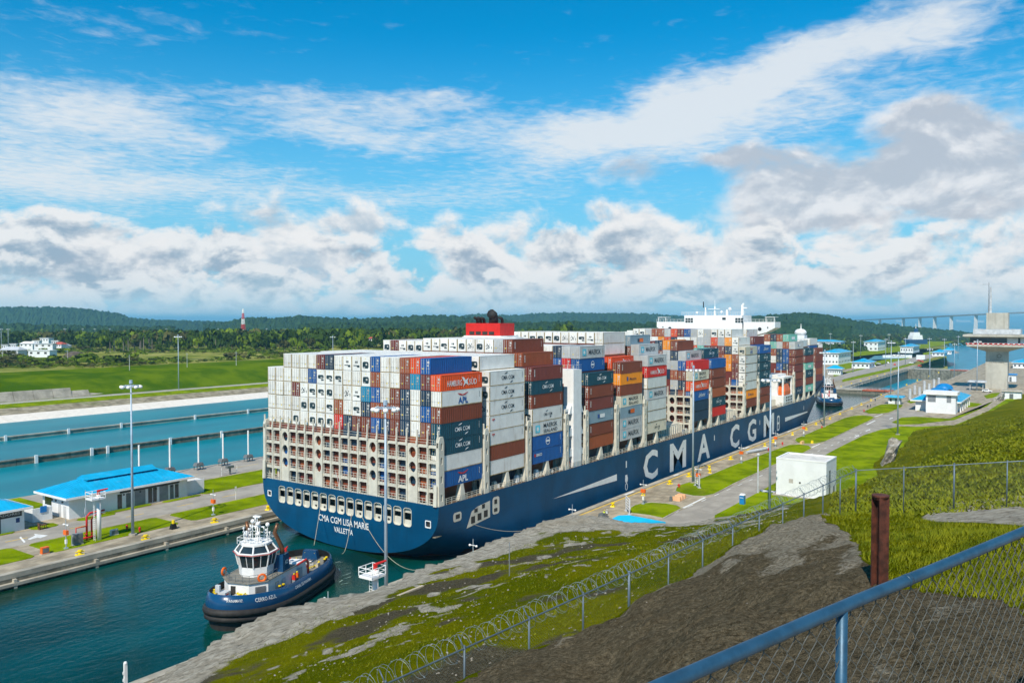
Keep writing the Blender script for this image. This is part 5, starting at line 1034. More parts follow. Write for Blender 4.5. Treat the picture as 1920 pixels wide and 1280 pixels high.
t=thing('quay_kiosk','small white kiosk with cyan roof beside the quay edge','kiosk',(446,75,2.2)); b=MB(); b.box(444.5,449,72.6,78,2.2,5.6); wl=b.build('wall',M['wall'],t); b=MB(); b.frus(443,450.5,71,79.6,5.6,6.3,.3,.3); b.build('roof',M['roof'],t); panelx(wl,'window',444.5,76.4,77.3,3.6,4.9,M['glass']); panelx(wl,'door',444.5,74.,74.9,2.3,4.9,M['dgrey']); panel(wl,'window',446,448,72.6,3.6,4.9,M['glass'])
# control tower
TX,TY=582.,40.7
t=thing('control_tower','concrete control tower with overhanging glazed deck and bunting by the quay','tower',(TX,TY,2.2))
b=MB(); b.box(TX-4.8,TX+4.8,TY-5.8,TY+5.8,2.2,27.); sh_=b.build('shaft',M['tower'],t)
b=MB(); b.add([(TX-4.8,TY-5.8,25.),(TX+4.8,TY-5.8,25.),(TX+4.8,TY+5.8,25.),(TX-4.8,TY+5.8,25.),(TX-13,TY-15.4,28.2),(TX+13,TY-15.4,28.2),(TX+13,TY+15.4,28.2),(TX-13,TY+15.4,28.2)],[(0,1,5,4),(1,2,6,5),(2,3,7,6),(3,0,4,7),(4,5,6,7)]); b.box(TX-13,TX+13,TY-15.4,TY+15.4,28.2,29.3); b.build('balcony_slab',M['tower'],t)
b=MB(); b.box(TX-9,TX+9,TY-14,TY+14,29.3,34.2); b.build('glazed_deck',M['glass'],t)
for y0_,y1_ in ((TY-14.1,TY-12.4),(TY-11.2,TY-5.6)): b=MB(); b.box(TX-9.15,TX-8.9,y0_,y1_,29.3,34.2); b.build('wall_panel',M['white'],t)
for i in range(12): b=MB(); b.box(TX-9.1,TX-8.95,TY-5.4+i*1.7,TY-5.3+i*1.7,29.3,34.2); b.build('mullion',M['black'],t)
b=MB(); b.frus(TX-14.5,TX+14.5,TY-16.6,TY+17.4,34.2,35.4,0,0); b.frus(TX-12,TX+12,TY-15,TY+15,33.6,34.2,-2.,-3.); b.build('roof_slab',M['tower'],t)
b=MB(); b.box(TX-9,TX+9,TY-12.4,TY+12.4,35.6,38.6); b.build('plant_screen',M['lgrey'],t)
b=MB(); b.box(TX-4.8,TX+4.8,TY-5.8,TY+5.8,38.6,48.6)
for i in range(11): b.box(TX-4.95,TX-4.8,TY-5.6+i*1.08,TY-5.1+i*1.08,38.8,48.4)
b.build('upper_shaft',M['tower'],t)
b=MB(); b.cyl((TX-2,TY+3.9,48.6),(TX-2,TY+3.9,64.5),.8,.55,8); b.build('spire',M['lgrey'],t); b=MB(); b.cyl((TX-2.4,TY+4.9,48.6),(TX-2.4,TY+4.9,67.5),.25,.12,6); b.box(TX-2.5,TX-2.3,TY+4.4,TY+8.2,66,66.2); b.build('aerial',M['grey'],t)
for i in range(12):
    yy=TY-14.6+i*2.65; b=MB(); b.add([(TX-13.05,yy-1.3,30.2),(TX-13.05,yy+1.3,30.2)]+[(TX-13.05,yy+1.3*cos(a),30.2-1.0*sin(a)) for a in np.linspace(.3,pi-.3,7)],[(0,1)+tuple(range(2,9))]); b.add([(TX-13.08,yy+.6*cos(a),30.15-.55*sin(a)) for a in np.linspace(0,pi,7)],[tuple(range(7))],1); b.build('bunting',[M['red'],M['white']],t)
b=MB()
for i in range(21): yy=TY-16+i*1.6; b.box(TX-13.0,TX-12.9,yy,yy+.07,29.3,30.4)
b.box(TX-13,TX-12.9,TY-16,TY+16,30.35,30.45); b.build('balcony_rail',M['lgrey'],t)
b=MB()
holed_plate(b,[(TY-1.3+1.6*cos(pi/2+i*2*pi/5*1) ,22.4+1.5*sin(pi/2+i*2*pi/5)) for i in range(5)],[[(TY-1.3+.9*cos(pi/2+i*2*pi/5),22.4+.85*sin(pi/2+i*2*pi/5)) for i in range(5)]],lambda a,c,d:(TX-4.83-d,a,c),.05)
letter(b,'CANAL',(TX-4.85,TY+3.6,19.6),(0,-1,0),(0,0,1),7.2,1.0,off=.02); letter(b,'DE PANAMA',(TX-4.85,TY+4.,18.),(0,-1,0),(0,0,1),8.,1.0,off=.02)
b.build('carved_emblem',mat('tower_relief',(.26,.24,.19),.9),sh_)
def shed(name,lab,cat,p,sx,sy,h,roofm,wallm='wall',open_=False):
    t=thing(name,lab,cat,p)
    if open_:
        for dx in (-1,1):
            for dy in (-1,1): b=MB(); b.box(dx*sx*.42-.15,dx*sx*.42+.15,dy*sy*.42-.15,dy*sy*.42+.15,0,h); b.build('column',M['lgrey'],t,world=False)
    else:
        b=MB(); b.box(-sx/2,sx/2,-sy/2,sy/2,0,h); wl=b.build('wall',M[wallm],t,world=False); b=MB(); b.box(-sx/2-.05,-sx/2,-sy*.1,sy*.1,.1,h*.7); b.build('door',M['dgrey'],wl,world=False)
    b=MB(); b.frus(-sx/2-.8,sx/2+.8,-sy/2-.8,sy/2+.8,h,h+.6,.5,.5); b.build('roof',roofm,t,world=False); return t
shed('open_shelter','grey flat roofed open shelter left of the control tower','shelter',G(1832,731),9,8,5.,M['lgrey'],open_=True)
shed('small_hut','small white hut with blue roof right of the control tower','hut',G(1895,715,0),5,7,5.,M['roof2'])
shed('valve_hut','low white hut with blue side at the tower foot','hut',G(1897,747,2.2),7,9,4.,M['concrete'])
p=G(1190,975,2.2); t=thing('blue_roofed_hut','hut with bright cyan roof half hidden behind the bank at the quay','hut',(p.x,p.y,2.2))
q=[G(1137,977,4.6),G(1250,980,4.6),G(1200,967,6.2),G(1162,965.,6.2)]
rp=[G(1135,978,4.6),G(1160,965.5,5.6),G(1180,965,5.6),G(1248,978,4.6)]
b=MB(); b.add([tuple(v) for v in rp]+[(v.x,v.y,v.z-.3) for v in rp],[(0,3,2,1),(4,5,6,7),(0,1,5,4),(1,2,6,5),(2,3,7,6),(3,0,4,7)]); b.build('roof',M['roof'],t)
c=sum(rp,Vector())/4; b=MB(); b.prism([tuple((c+(v-c)*.75)[:2]) for v in rp],2.2,4.3); b.build('wall',M['wall'],t)
def pickup(p,rz,lab,m='white'):
    t=thing('pickup_truck',lab,'truck',p,rz); W=False
    b=MB(); b.frus(-2.6,2.6,-.95,.95,.45,1.15,.08,.05); b.frus(-.9,1.6,-.9,.9,1.15,1.85,.45,.15); b.build('body',M[m],t,world=W)
    b=MB(); b.frus(-.75,1.45,-.93,.93,1.25,1.7,.35,.1); b.build('windows',M['glass'],t,world=W)
    for x in (-1.7,1.7):
        for y in (-.95,.95): b=MB(); b.cyl((x,y-.12,.4),(x,y+.12,.4),.4,n=12); b.build('wheel',M['black'],t,world=W)
    for y in (-.7,.7): b=MB(); b.box(-2.64,-2.58,y-.2,y+.2,.8,.95); b.build('tail_light',M['red'],t,world=W)
    return t
pickup(G(1851,735),R(80),'white pickup truck parked at the foot of the control tower'); pickup(G(1732,750),R(20),'white car half hidden beside the white flat block')
# ------------------------------------------------------------------ people
def person(p,lab,top,leg,h=1.75,rz=0.,walk=.12):
    t=thing('person',lab,'person',p,rz); s=h/1.75
    me=bpy.data.meshes.new('body'); V=[(0,0,.95),(0,0,1.2),(0,0,1.42),(0,0,1.52),(0,0,1.64),(.02,.1,.9),(walk,.11,.5),(walk*.6,.11,.08),(walk*.6+.14,.11,.04),(.02,-.1,.9),(-walk,-.11,.5),(-walk*1.6,-.11,.08),(-walk*1.6+.13,-.11,.04),(0,.2,1.4),(.03,.27,1.12),(.12,.27,.9),(0,-.2,1.4),(.05,-.27,1.12),(.16,-.25,.92)]
    Ed=[(0,1),(1,2),(2,3),(3,4),(0,5),(5,6),(6,7),(7,8),(0,9),(9,10),(10,11),(11,12),(2,13),(13,14),(14,15),(2,16),(16,17),(17,18)]
    rad=[.15,.15,.15,.055,.10,.09,.065,.045,.04,.09,.065,.045,.04,.07,.05,.04,.07,.05,.04]
    me.from_pydata([(x*s,y*s,z*s) for x,y,z in V],Ed,[]); o=bpy.data.objects.new('body',me); C.objects.link(o); o.parent=t
    md=o.modifiers.new('skin','SKIN'); 
    for i,r_ in enumerate(rad): me.skin_vertices[0].data[i].radius=(r_*s,r_*s)
    me.skin_vertices[0].data[0].use_root=True; o.modifiers.new('sub','SUBSURF').levels=1; me.materials.append(leg)
    b=MB(); b.ball((0,0,1.7*s),.11*s,8,6,0,0,pi*.55); b.build('hard_hat',M['yellow'] if 'yellow' in lab else M['white'],t,world=False)
    b=MB(); b.frus(-.17,.17,-.24,.24,.92*s,1.45*s,.02,.03); b.build('vest',top,t,world=False); return t
dk=mat('trouser_navy',(.02,.03,.06),.8); hv=mat('hivis_yellow',(.6,.7,.05),.7)
person(G(1133,971),'person in a yellow vest standing beside the small quay cart',hv,dk); person(G(1138,970),'person in pale shirt standing behind the quay cart',M['lgrey'],dk)
person(G(1627,765),'person in dark clothes on the quay near the bow, left of two',dk,dk); person(G(1632,763),'person in dark clothes on the quay near the bow, right of two',M['dgrey'],dk); person(G(1641,753),'person in blue clothes at the quay edge beyond the pair',M['tugblue'],dk)
p=G(1129,972); b=MB(); b.frus(p.x-.8,p.x+.8,p.y-.6,p.y+.6,2.5,3.4,.1,.1); b.cyl((p.x-.5,p.y-.65,2.5),(p.x-.5,p.y+.65,2.5),.3); b.cyl((p.x+.5,p.y-.65,2.5),(p.x+.5,p.y+.65,2.5),.3); tag(b.build('hand_cart',M['dgrey'],loc=p),'dark hand cart at the quay beside the two workers','cart')
# ------------------------------------------------------------------ buildings on the far bank
def far_house(name,lab,pl,pc,pr,yb,yt,zb=-6.5,rise=3.,win=(3,3),rows=1,mon=True,m='roof'):
    c=G(pc,yb,zb); d=_ray(pl,yb); y1=d[1]*(c.x/d[0]); d=_ray(pr,yb); x1=min(d[0]*(c.y/d[1]),c.x+60); D=c.x*cos(YAW)+c.y*sin(YAW); h=(yb-yt)/FOC*D
    t,wl=lockhouse(name,lab,c.x,x1,c.y,max(y1,c.y+4),zb,h,rise,1.6,mon,.4)
    y1=max(y1,c.y+4)
    for j in range(rows):
        z0=zb+h*(j+.35)/rows*1.; z1=z0+h/rows*.3
        for i in range(win[0]): a=c.y+(y1-c.y)*(i+.3)/win[0]; panelx(wl,'window',c.x,a,a+(y1-c.y)/win[0]*.4,z0,z1,M['glass'])
        for i in range(win[1]): a=c.x+(x1-c.x)*(i+.3)/win[1]; panel(wl,'window',a,a+(x1-c.x)/win[1]*.4,c.y,z0,z1,M['glass'])
    return t
far_house('machinery_hall','large white hall with cyan roof behind the forward containers',1515,1576,1584,656,641,win=(0,0),mon=False)
far_house('office_block','two storey white office block with cyan roof right of the bow',1540,1572,1601,684,662,rows=2,win=(5,8))
far_house('control_house','small white house with cyan hipped roof in front of the office block',1597,1630,1640,691,680,win=(4,2))
far_house('pump_station','low white pump station with slit windows beside the bow',1552,1576,1580,703,692,win=(6,2),mon=False)
far_house('machinery_house','tall white machinery house with cyan roof among the lawns',1620,1646,1666,658,641,rows=2,win=(3,6))
far_house('machinery_house','white machinery house with cyan roof nearer the water channel',1688,1712,1733,662,650,win=(5,5))
far_house('gate_house','small white gate house with cyan roof before the channel, left one',1747,1770,1776,668,661,win=(3,2)); far_house('gate_house','small white gate house with cyan roof before the channel, right one',1768,1784,1790,664.5,657,win=(3,2))
far_house('right_bank_house','white house with cyan roof at the right edge beyond the tower',1899,1940,1970,691,681,zb=-6.5,win=(5,3))
for i,(a,c_,y) in enumerate(((1655,1710,671),(1718,1734,674))):
    p,q=G(a,y,-6.5),G(c_,y,-6.5); D=p.length; t=thing('flood_wall',['long pale wall beside the settling pond','short white wall right of the settling pond'][i],'wall',p)
    n_=6
    for k in range(n_): u0,u1=p+(q-p)*(k/n_),p+(q-p)*((k+.97)/n_); d=(q-p).normalized(); nn=Vector((-d.y,d.x,0))*.5; b=MB(); b.prism([tuple((u0-nn)[:2]),tuple((u1-nn)[:2]),tuple((u1+nn)[:2]),tuple((u0+nn)[:2])],-6.5,-2.5 if i==0 else -.5); b.build('wall_panel',M['wall'],t)
rr=random.Random(9)
for i in range(12):
    p=G(rr.uniform(1600,1740),rr.uniform(676,690),-6.4); t=pickup((p.x,p.y,-6.45),rr.uniform(0,3),'parked vehicle on the lower bank road, %s of the scattered vehicles'%ORD[i],rr.choice(['white','dgrey','lgrey','red'])); t['group']='vehicles on the lower bank'
for i in range(7):
    p=G(1706+i*9,745-i*2+rr.uniform(-4,4),2.2); b=MB(); b.cyl((p.x,p.y,-12),(p.x,p.y,rr.uniform(7,11)),.7,.7,8); tag(b.build('guide_pile',M['lgrey'],loc=(p.x,p.y,2.2)),'pale vertical pile beyond the near gate, %s from the left'%ORD[i],'pile',group='piles beyond the gate')
# ------------------------------------------------------------------ bridge, distant ships, radio mast, village
t=thing('sea_bridge','long concrete road bridge rising across the bay on the right horizon','bridge',GD(1784,620,4000))
dk_=[(1560,602.5,6200),(1598,600,5600),(1650,597.5,4900),(1694,595.5,4500),(1725,594,4250),(1753,592.6,4100),(1784,591,3950),(1830,588.6,3800),(1880,586.4,3650),(1960,583,3500)]
pts=[GD(*q) for q in dk_]
for a,c_ in zip(pts,pts[1:]):
    d=(c_-a).normalized(); nn=Vector((-d.y,d.x,0)).normalized()*9; b=MB(); vs=[a-nn,c_-nn,c_+nn,a+nn]; b.add([tuple(v) for v in vs]+[(v.x,v.y,v.z-6) for v in vs],[(0,1,2,3),(7,6,5,4),(0,4,5,1),(1,5,6,2),(2,6,7,3),(3,7,4,0)]); b.build('deck_span',M['grey'],t)
for a in pts[1:]: b=MB(); b.frus(a.x-5,a.x+5,a.y-9,a.y+9,-30,a.z-6,1,2); b.build('pier',M['lgrey'],t)
def sea_ship(px,D,L_,lab,hullm):
    p=GD(px,600,D); t=thing('cargo_ship',lab,'ship',(p.x,p.y,-26),YAW-pi/2+.15); b=MB(); b.prism([(-L_/2,-18),(L_*.42,-18),(L_/2,0),(L_*.42,18),(-L_/2,18)],0,26); b.build('hull',hullm,t,world=False); b=MB(); b.box(-L_*.46,-L_*.34,-16,16,26,70); b.build('superstructure',M['white'],t,world=False); b=MB(); b.box(-L_*.3,L_*.4,-16,16,26,52); b.build('cargo',M['white'],t,world=False)
sea_ship(1807,20000,430,'long pale cargo ship at anchor near the horizon',M['lgrey']); sea_ship(1839,19000,190,'small white ship at anchor right of the long cargo ship',M['white'])
sea_ship(1688,21000,260,'faint ship on the horizon under the bridge',M['lgrey'])
p=GD(1717,629,1700); t=thing('moored_ship','white and blue ship superstructure rising behind the trees','ship',(p.x,p.y,p.z-19),YAW-pi/2+.3)
for nm,a,m in (('hull',(-24,24,-8,8,0,11),'tugblue'),('house',(-14,12,-7,7,11,20),'white'),('bridge',(-11,6,-6,6,20,26),'white'),('funnel',(-2,4,-3,3,26,34),'tugblue')): b=MB(); b.frus(a[0],a[1],a[2],a[3],a[4],a[5],1.2,.6); b.build(nm,M[m],t,world=False)
b=MB(); b.cyl((0,0,34),(0,0,44),.8,.3); b.box(-14.2,-13.8,-5,5,12.5,14.5); b.build('mast',M['white'],t,world=False)
p=GD(1501,628,640); t=thing('radar_dish_station','white dish shaped station with spire seen above the forward containers','station',(p.x,p.y,p.z-6)); b=MB(); b.ball((p.x,p.y,p.z+2),(4.6,4.6,3.0),14,6); b.build('dome',M['white'],t,True); b=MB(); b.cyl((p.x+1,p.y,p.z+3),(p.x+1,p.y,p.z+9),.6,.1); b.build('spire',M['white'],t); b=MB(); b.box(p.x-4,p.x+4,p.y-4,p.y+4,p.z-40,p.z); b.build('base',M['wall'],t)
p=GD(456,622,1500); t=thing('radio_mast','red and white banded lattice radio mast above the forest','radio mast',(p.x,p.y,0)); z=p.z-6
for i,(h0,h1) in enumerate(((0,10),(10,20),(20,30),(30,40),(40,48))):
    b=MB(); w0_,w1_=3.2-.055*h0,3.2-.055*h1
    for sx,sy in ((-1,-1),(1,-1),(1,1),(-1,1)): b.cyl((p.x+sx*w0_,p.y+sy*w0_,z+h0),(p.x+sx*w1_,p.y+sy*w1_,z+h1),.45,n=5)
    for k in range(3):
        zz=z+h0+(h1-h0)*k/3; ww=w0_+(w1_-w0_)*k/3
        for s in (-1,1): b.cyl((p.x-ww,p.y+s*ww,zz),(p.x+ww,p.y+s*ww,zz+3),.3,n=4); b.cyl((p.x+s*ww,p.y-ww,zz),(p.x+s*ww,p.y+ww,zz+3),.3,n=4)
    b.build('lattice_section',M['white'] if i%2==0 else M['red'],t)
b=MB(); b.box(p.x-2.4,p.x+2.4,p.y-2.4,p.y+2.4,z-30,z); b.build('base',M['white'],t)
RT=mat('roof_terracotta',(.45,.09,.06),.7)
def cottage(px,py,D,w_,d_,h,wm,rm,lab,flat=False):
    p=GD(px,py,D); w_*=.62; d_*=.7; h*=.75; t=thing('house',lab,'house',(p.x,p.y,p.z),YAW-pi/2+rr.uniform(-.3,.3),'village beyond the field'); b=MB(); b.box(-w_/2,w_/2,-d_/2,d_/2,-3,h); wl=b.build('wall',wm,t,world=False)
    b=MB()
    if flat: b.box(-w_/2-.5,w_/2+.5,-d_/2-.5,d_/2+.5,h,h+.5)
    else: hip(b,-w_/2-.6,w_/2+.6,-d_/2-.6,d_/2+.6,h,h+d_*.28,d_*.35)
    b.build('roof',rm,t,world=False)
    for i in range(3): b=MB(); b.box(-w_/2+w_*(i+.25)/3,-w_/2+w_*(i+.6)/3,-d_/2-.08,-d_/2,h*.35,h*.75); b.build('window',M['dark'],wl,world=False)
for i,a in enumerate(((88,641,820,16,10,5,'wall','lgrey',1),(70,645,800,10,8,4,'wall','white',1),(104,645,800,9,8,4,'wall','white',1),(55,650,760,24,10,4,'wall','white',0),(118,654,760,18,12,4,'wall','lgrey',0),(85,651,740,26,10,4,'wall','lgrey',1),(25,664,690,30,14,5,'lgrey','lgrey',0),(80,666,650,30,12,5,'wall','white',1),(10,654,760,8,6,5,'wall','lgrey',1),(26,654,770,8,8,6,'wall','white',1))):
    cottage(a[0],a[1],a[2],a[3],a[4],a[5],M[a[6]],M[a[7]],'pale village building beyond the field, %s of the cluster at far left'%ORD[i],bool(a[8]))
cottage(113,651,755,14,10,4,M['wall'],RT,'village house with a red roof at far left'); cottage(722,638,860,26,14,6,M['wall'],RT,'house with red tiled roof behind the aft containers'); cottage(700,640,830,14,8,4,M['wall'],RT,'small red roofed house left of the larger one')
# ------------------------------------------------------------------ hills and woods
M['canopy']=mat('forest_canopy',(.012,.032,.008),.9,c2=(.038,.075,.014),sca=.05,lo=.3,hi=.7,spec=.0)
M['leafA']=mat('leaves_dark',(.018,.045,.006),.85,c2=(.055,.095,.010),sca=.05,lo=.3,hi=.7,spec=.1); M['leafB']=mat('leaves_light',(.07,.125,.008),.85,c2=(.15,.21,.012),sca=.06,spec=.1); M['leafC']=mat('leaves_olive',(.055,.060,.018),.85,c2=(.10,.10,.03),sca=.08,spec=.1)
M['trunk']=mat('pale_trunk',(.22,.19,.15),.9); M['trunkd']=mat('dark_trunk',(.10,.075,.05),.9)
def ridge(name,prof,D,depth,step,seed,amp):
    rs=np.random.RandomState(seed); xs_=np.arange(prof[0][0],prof[-1][0]+.1,step*FOC/D); ys_=np.interp(xs_,[p[0] for p in prof],[p[1] for p in prof]); rows=18; b=MB(); vs=[]
    for i,(x,y) in enumerate(zip(xs_,ys_)):
        tp=GD(x,y,D); zt=tp.z; base=-24; dirv=Vector((tp.x,tp.y,0)).normalized()
        for j in range(rows+1):
            f=j/rows; off=(f-.55)*depth*2; prof_=max(0,1-abs((f-.55)/.55)**1.7) if f<.55 else max(0,1-((f-.55)/.45)**2)
            z=base+(zt-base)*prof_+rs.uniform(-amp,amp)*(1 if prof_>.05 else 0); q=Vector((tp.x,tp.y,0))+dirv*(off+rs.uniform(-4,4)); vs.append((q.x+rs.uniform(-3,3),q.y+rs.uniform(-3,3),z))
    n=rows+1; b.add(vs,[(i*n+j,(i+1)*n+j,(i+1)*n+j+1,i*n+j+1) for i in range(len(xs_)-1) for j in range(rows)]); return struct(b.build(name,M['canopy']))
ridge('hill',[(-700,582),(-400,577),(-160,578),(0,576),(60,575),(120,576),(165,580),(200,584),(228,589),(243,596),(300,600),(400,603),(470,606)],4300,620,9,1,7)
ridge('hill',[(380,607),(430,603),(450,598),(480,595.5),(520,596.5),(560,592.5),(600,594.5),(640,597),(700,597),(760,593),(800,591),(850,592),(900,596),(960,600)],3000,420,7,2,6)
ridge('hill',[(830,601),(870,592),(900,588),(930,590),(960,592),(1000,588),(1060,586),(1120,587.5),(1180,587),(1230,589),(1290,594),(1340,598)],5200,700,11,3,8)
ridge('hill',[(1350,601),(1385,597),(1420,592),(1450,590),(1480,588.5),(1500,586),(1540,588.5),(1568,595),(1600,600),(1640,606),(1690,610)],2700,360,6,4,5)
ridge('hill',[(560,608),(700,606),(860,604),(960,606),(1050,603),(1150,605),(1260,604),(1400,602),(1500,605),(1600,612)],2100,300,6,5,5)
ridge('hill',[(-700,611),(-300,608),(-160,612),(0,607),(100,609),(200,612),(330,613)],2200,300,6,6,5)
ridge('hill',[(1560,614),(1640,611),(1720,613),(1800,621),(1840,627)],2900,160,6,8,4)
def crown_tpl(seed,nb=6,nq=13,flat=.75):
    rs=np.random.RandomState(seed); V=[];F=[]
    for k in range(nb):
        c=np.array([rs.uniform(-.55,.55),rs.uniform(-.55,.55),rs.uniform(.35,.85)]) if k else np.array([0,0,.62]); r=rs.uniform(.28,.46)
        for i in range(nq):
            d=rs.normal(size=3); d/=np.linalg.norm(d); d[2]=abs(d[2])*.9-.25*rs.rand(); p=c+d*r*np.array([1,1,flat]); u=rs.normal(size=3); u-=d*u.dot(d)*.55; u/=np.linalg.norm(u); w_=np.cross(d,u); s=rs.uniform(.10,.19); n=len(V)
            V+=[p-u*s-w_*s*.6,p+u*s-w_*s*.7,p+u*s*.8+w_*s,p-u*s*.7+w_*s*.8]; F.append((n,n+1,n+2,n+3))
    return np.array(V),F
TPL=[crown_tpl(s) for s in range(8)]
def wood(name,items,label=None):          # one mesh for a mass of trees: items = (x,y,z,radius,height,template,material)
    vs=[];fs=[];ms=[]; n=0
    for (x,y,z,r,h,k,m) in items:
        V,F=TPL[k]; a=random.uniform(0,6.28); ca,sa=cos(a),sin(a); W_=V*np.array([r,r,h]); W_=np.stack([W_[:,0]*ca-W_[:,1]*sa+x,W_[:,0]*sa+W_[:,1]*ca+y,W_[:,2]+z],1); vs.append(W_); fs+=[tuple(i+n for i in f) for f in F]; ms+=[m]*len(F); n+=len(V)
    me=bpy.data.meshes.new(name); me.from_pydata(np.concatenate(vs).tolist(),[],fs)
    for q in ('leafA','leafB','leafC'): me.materials.append(M[q])
    me.polygons.foreach_set('material_index',ms); o=bpy.data.objects.new(name,me); C.objects.link(o); return tag(o,label,kind='stuff')
def gz(x,y):                # level of the open country
    if x>900: return -15.
    return float(np.interp(y,[479,520,620,760,900,1150,1700],[15.8,15.6,15,14,12.5,9,4]))
rs=random.Random(11); items=[]
front=lambda px: float(np.interp(px,[-100,60,120,160,300,700,900,1100,1300],[900,930,960,830,800,790,900,1000,1100]))
for i in range(2700):
    px=rs.uniform(-420,1420); D=front(px)+25+rs.random()**1.4*900; p=GD(px,620,D); z=gz(p.x,p.y); h=rs.uniform(8,21)*(1+.25*(px>1000)); items.append((p.x,p.y,z-h*.1,h*rs.uniform(.5,.85),h,rs.randrange(8),rs.choices([0,1,2],[8,2.2,1.6])[0]))
wood('woodland',items,'dark green woodland beyond the rough field')
items=[]
for i in range(1300):
    px=rs.uniform(1330,1720); D=rs.uniform(1250,2300)+max(0,px-1600)*4; p=GD(px,630,D); h=rs.uniform(12,22); items.append((p.x,p.y,-16,h*rs.uniform(.5,.7),h,rs.randrange(8),rs.choices([0,1,2],[8,1,1])[0]))
for i in range(500):
    px=rs.uniform(1600,1845); D=rs.uniform(2000,3200); p=GD(px,625,D); h=rs.uniform(8,15); items.append((p.x,p.y,-24,h*rs.uniform(.6,.9),h,rs.randrange(8),rs.choices([0,1,2],[6,1,1])[0]))
wood('shore_woodland',items,'dark woodland between the lower bank and the bay')
items=[]
for i in range(4200):      # scrub in the rough field
    px=rs.uniform(-60,900); D=rs.uniform(480,820); p=GD(px,660,D)
    if p.y<480: continue
    c=math.sin(p.x*.03)+math.sin(p.y*.021+p.x*.011)
    if c<rs.uniform(-.9,.9): continue
    h=rs.uniform(.7,2.8)*(2.2 if rs.random()<.06 else 1); items.append((p.x,p.y,gz(p.x,p.y)-.2,h*rs.uniform(.9,2.0),h,rs.randrange(8),rs.choices([0,1,2],[1.4,5,1.6])[0]))
wood('scrub',items,'pale green scrub and tall grass in the rough field')
# trees that stand out at the front of the woods: trunk and crown each
def tree_proto(k,mk):
    V,F=crown_tpl(30+k,9,16,.8); b=MB(); b.add((V*np.array([6.2,6.2,13])).tolist(),F); cm=b; t=MB(); t.cyl((0,0,-1),(0,0,7.5),.45,.22,6); t.cyl((0,0,5),(2.2,.8,9),.2,.1,5); t.cyl((0,0,5.5),(-1.8,-1,9.4),.2,.1,5); return cm,t,mk
protos=[]
for k,mk in enumerate(('leafA','leafB','leafA','leafC','leafA','leafB')):
    cm,tm,_=tree_proto(k,mk); a=cm.build('crown',M[mk]); c_=tm.build('trunk',M['trunk'] if k%2 else M['trunkd']); protos.append((a.data,c_.data)); bpy.data.objects.remove(a); bpy.data.objects.remove(c_)
TL=['dark bushy tree','bright green round tree','dark spreading tree','olive dry tree','dense dark tree','light green tree']
sp=[132,150,168,186,205,222,300,312,338,352,372,395,412,433,452,476,497,512,530,548,563,580,598,618,640,662,690,745,768,790,812,835,858,985,1010,1035,1060]
for i,px in enumerate(sp):
    D=front(px)-rs.uniform(5,60); p=GD(px+rs.uniform(-4,4),630,D); k=rs.choice([0,2,4,0,2,4,1,3,5]); s=rs.uniform(.6,1.05)
    t=thing('broadleaf_tree','%s at the front of the woods, %s tree from the left'%(TL[k],ORD[i]),'tree',(p.x,p.y,gz(p.x,p.y)),rs.uniform(0,6),'trees at the edge of the woods'); t.scale=(s*rs.uniform(.9,1.3),s*rs.uniform(.9,1.3),s)
    for nm,me in (('crown',protos[k][0]),('trunk',protos[k][1])): o=bpy.data.objects.new(nm,me); C.objects.link(o); o.parent=t
pm=MB(); pr=random.Random(3)
for i in range(13):
    a=i*2*pi/13+pr.uniform(-.2,.2); e=pr.uniform(-.1,.7); d=Vector((cos(a),sin(a),0)); u=Vector((-sin(a),cos(a),0)); pts=[Vector((0,0,0))+d*(s*3.6)+Vector((0,0,s*e*3-s*s*2.6)) for s in (0,.3,.6,.85,1.)]; ws=[.15,.55,.6,.4,.05]
    for q in range(4): pm.add([pts[q]-u*ws[q],pts[q+1]-u*ws[q+1],pts[q+1]+u*ws[q+1],pts[q]+u*ws[q]],[(0,1,2,3)])
pa=pm.build('fronds',M['leafA']); pmesh=pa.data; bpy.data.objects.remove(pa)
tb=MB(); tb.cyl((0,0,-1),(0,0,14),.38,.24,7); ta=tb.build('trunk',M['trunk']); tmesh=ta.data; bpy.data.objects.remove(ta)
for i,px in enumerate((206,214,231,236,240,251,262,264,269,279,281,285,298,362,404,845)):
    p=GD(px,628,760+rs.uniform(-15,40)); s=rs.uniform(.7,1.2); t=thing('palm_tree','tall slim palm before the dark woods, %s from the left'%ORD[i],'palm',(p.x,p.y,gz(p.x,p.y)-1),rs.uniform(0,6),'tall palms'); t.scale=(s,s,s*1.15)
    o=bpy.data.objects.new('trunk',tmesh); C.objects.link(o); o.parent=t; o=bpy.data.objects.new('fronds',pmesh); C.objects.link(o); o.parent=t; o.location=(0,0,14)
# thin posts and a mound of earth in the field
for i,(px,py,D) in enumerate(((5,690,560),(127,687,560),(243,707,470),(351,700,500),(443,696,520))):
    p=GD(px,py,D); z=gz(p.x,p.y); b=MB(); b.cyl((p.x,p.y,z-.5),(p.x,p.y,z+8.5),.16,.10,6); b.box(p.x-.9,p.x+.9,p.y-.06,p.y+.06,z+7.4,z+7.55); tag(b.build('utility_pole',M['lgrey'],loc=(p.x,p.y,z)),'pale utility pole along the field edge, %s from the left'%ORD[i],'pole',group='poles along the field edge')
p=GD(140,676,640); b=MB(); b.ball((p.x,p.y,gz(p.x,p.y)-1),(9,7,6),16,6,v1=pi/2); tag(b.build('earth_mound',mat('mound_earth',(.10,.08,.06),.95,var=.3,bump=.6,bsc=.6),loc=p),'small dark mound of earth in the rough field','mound')
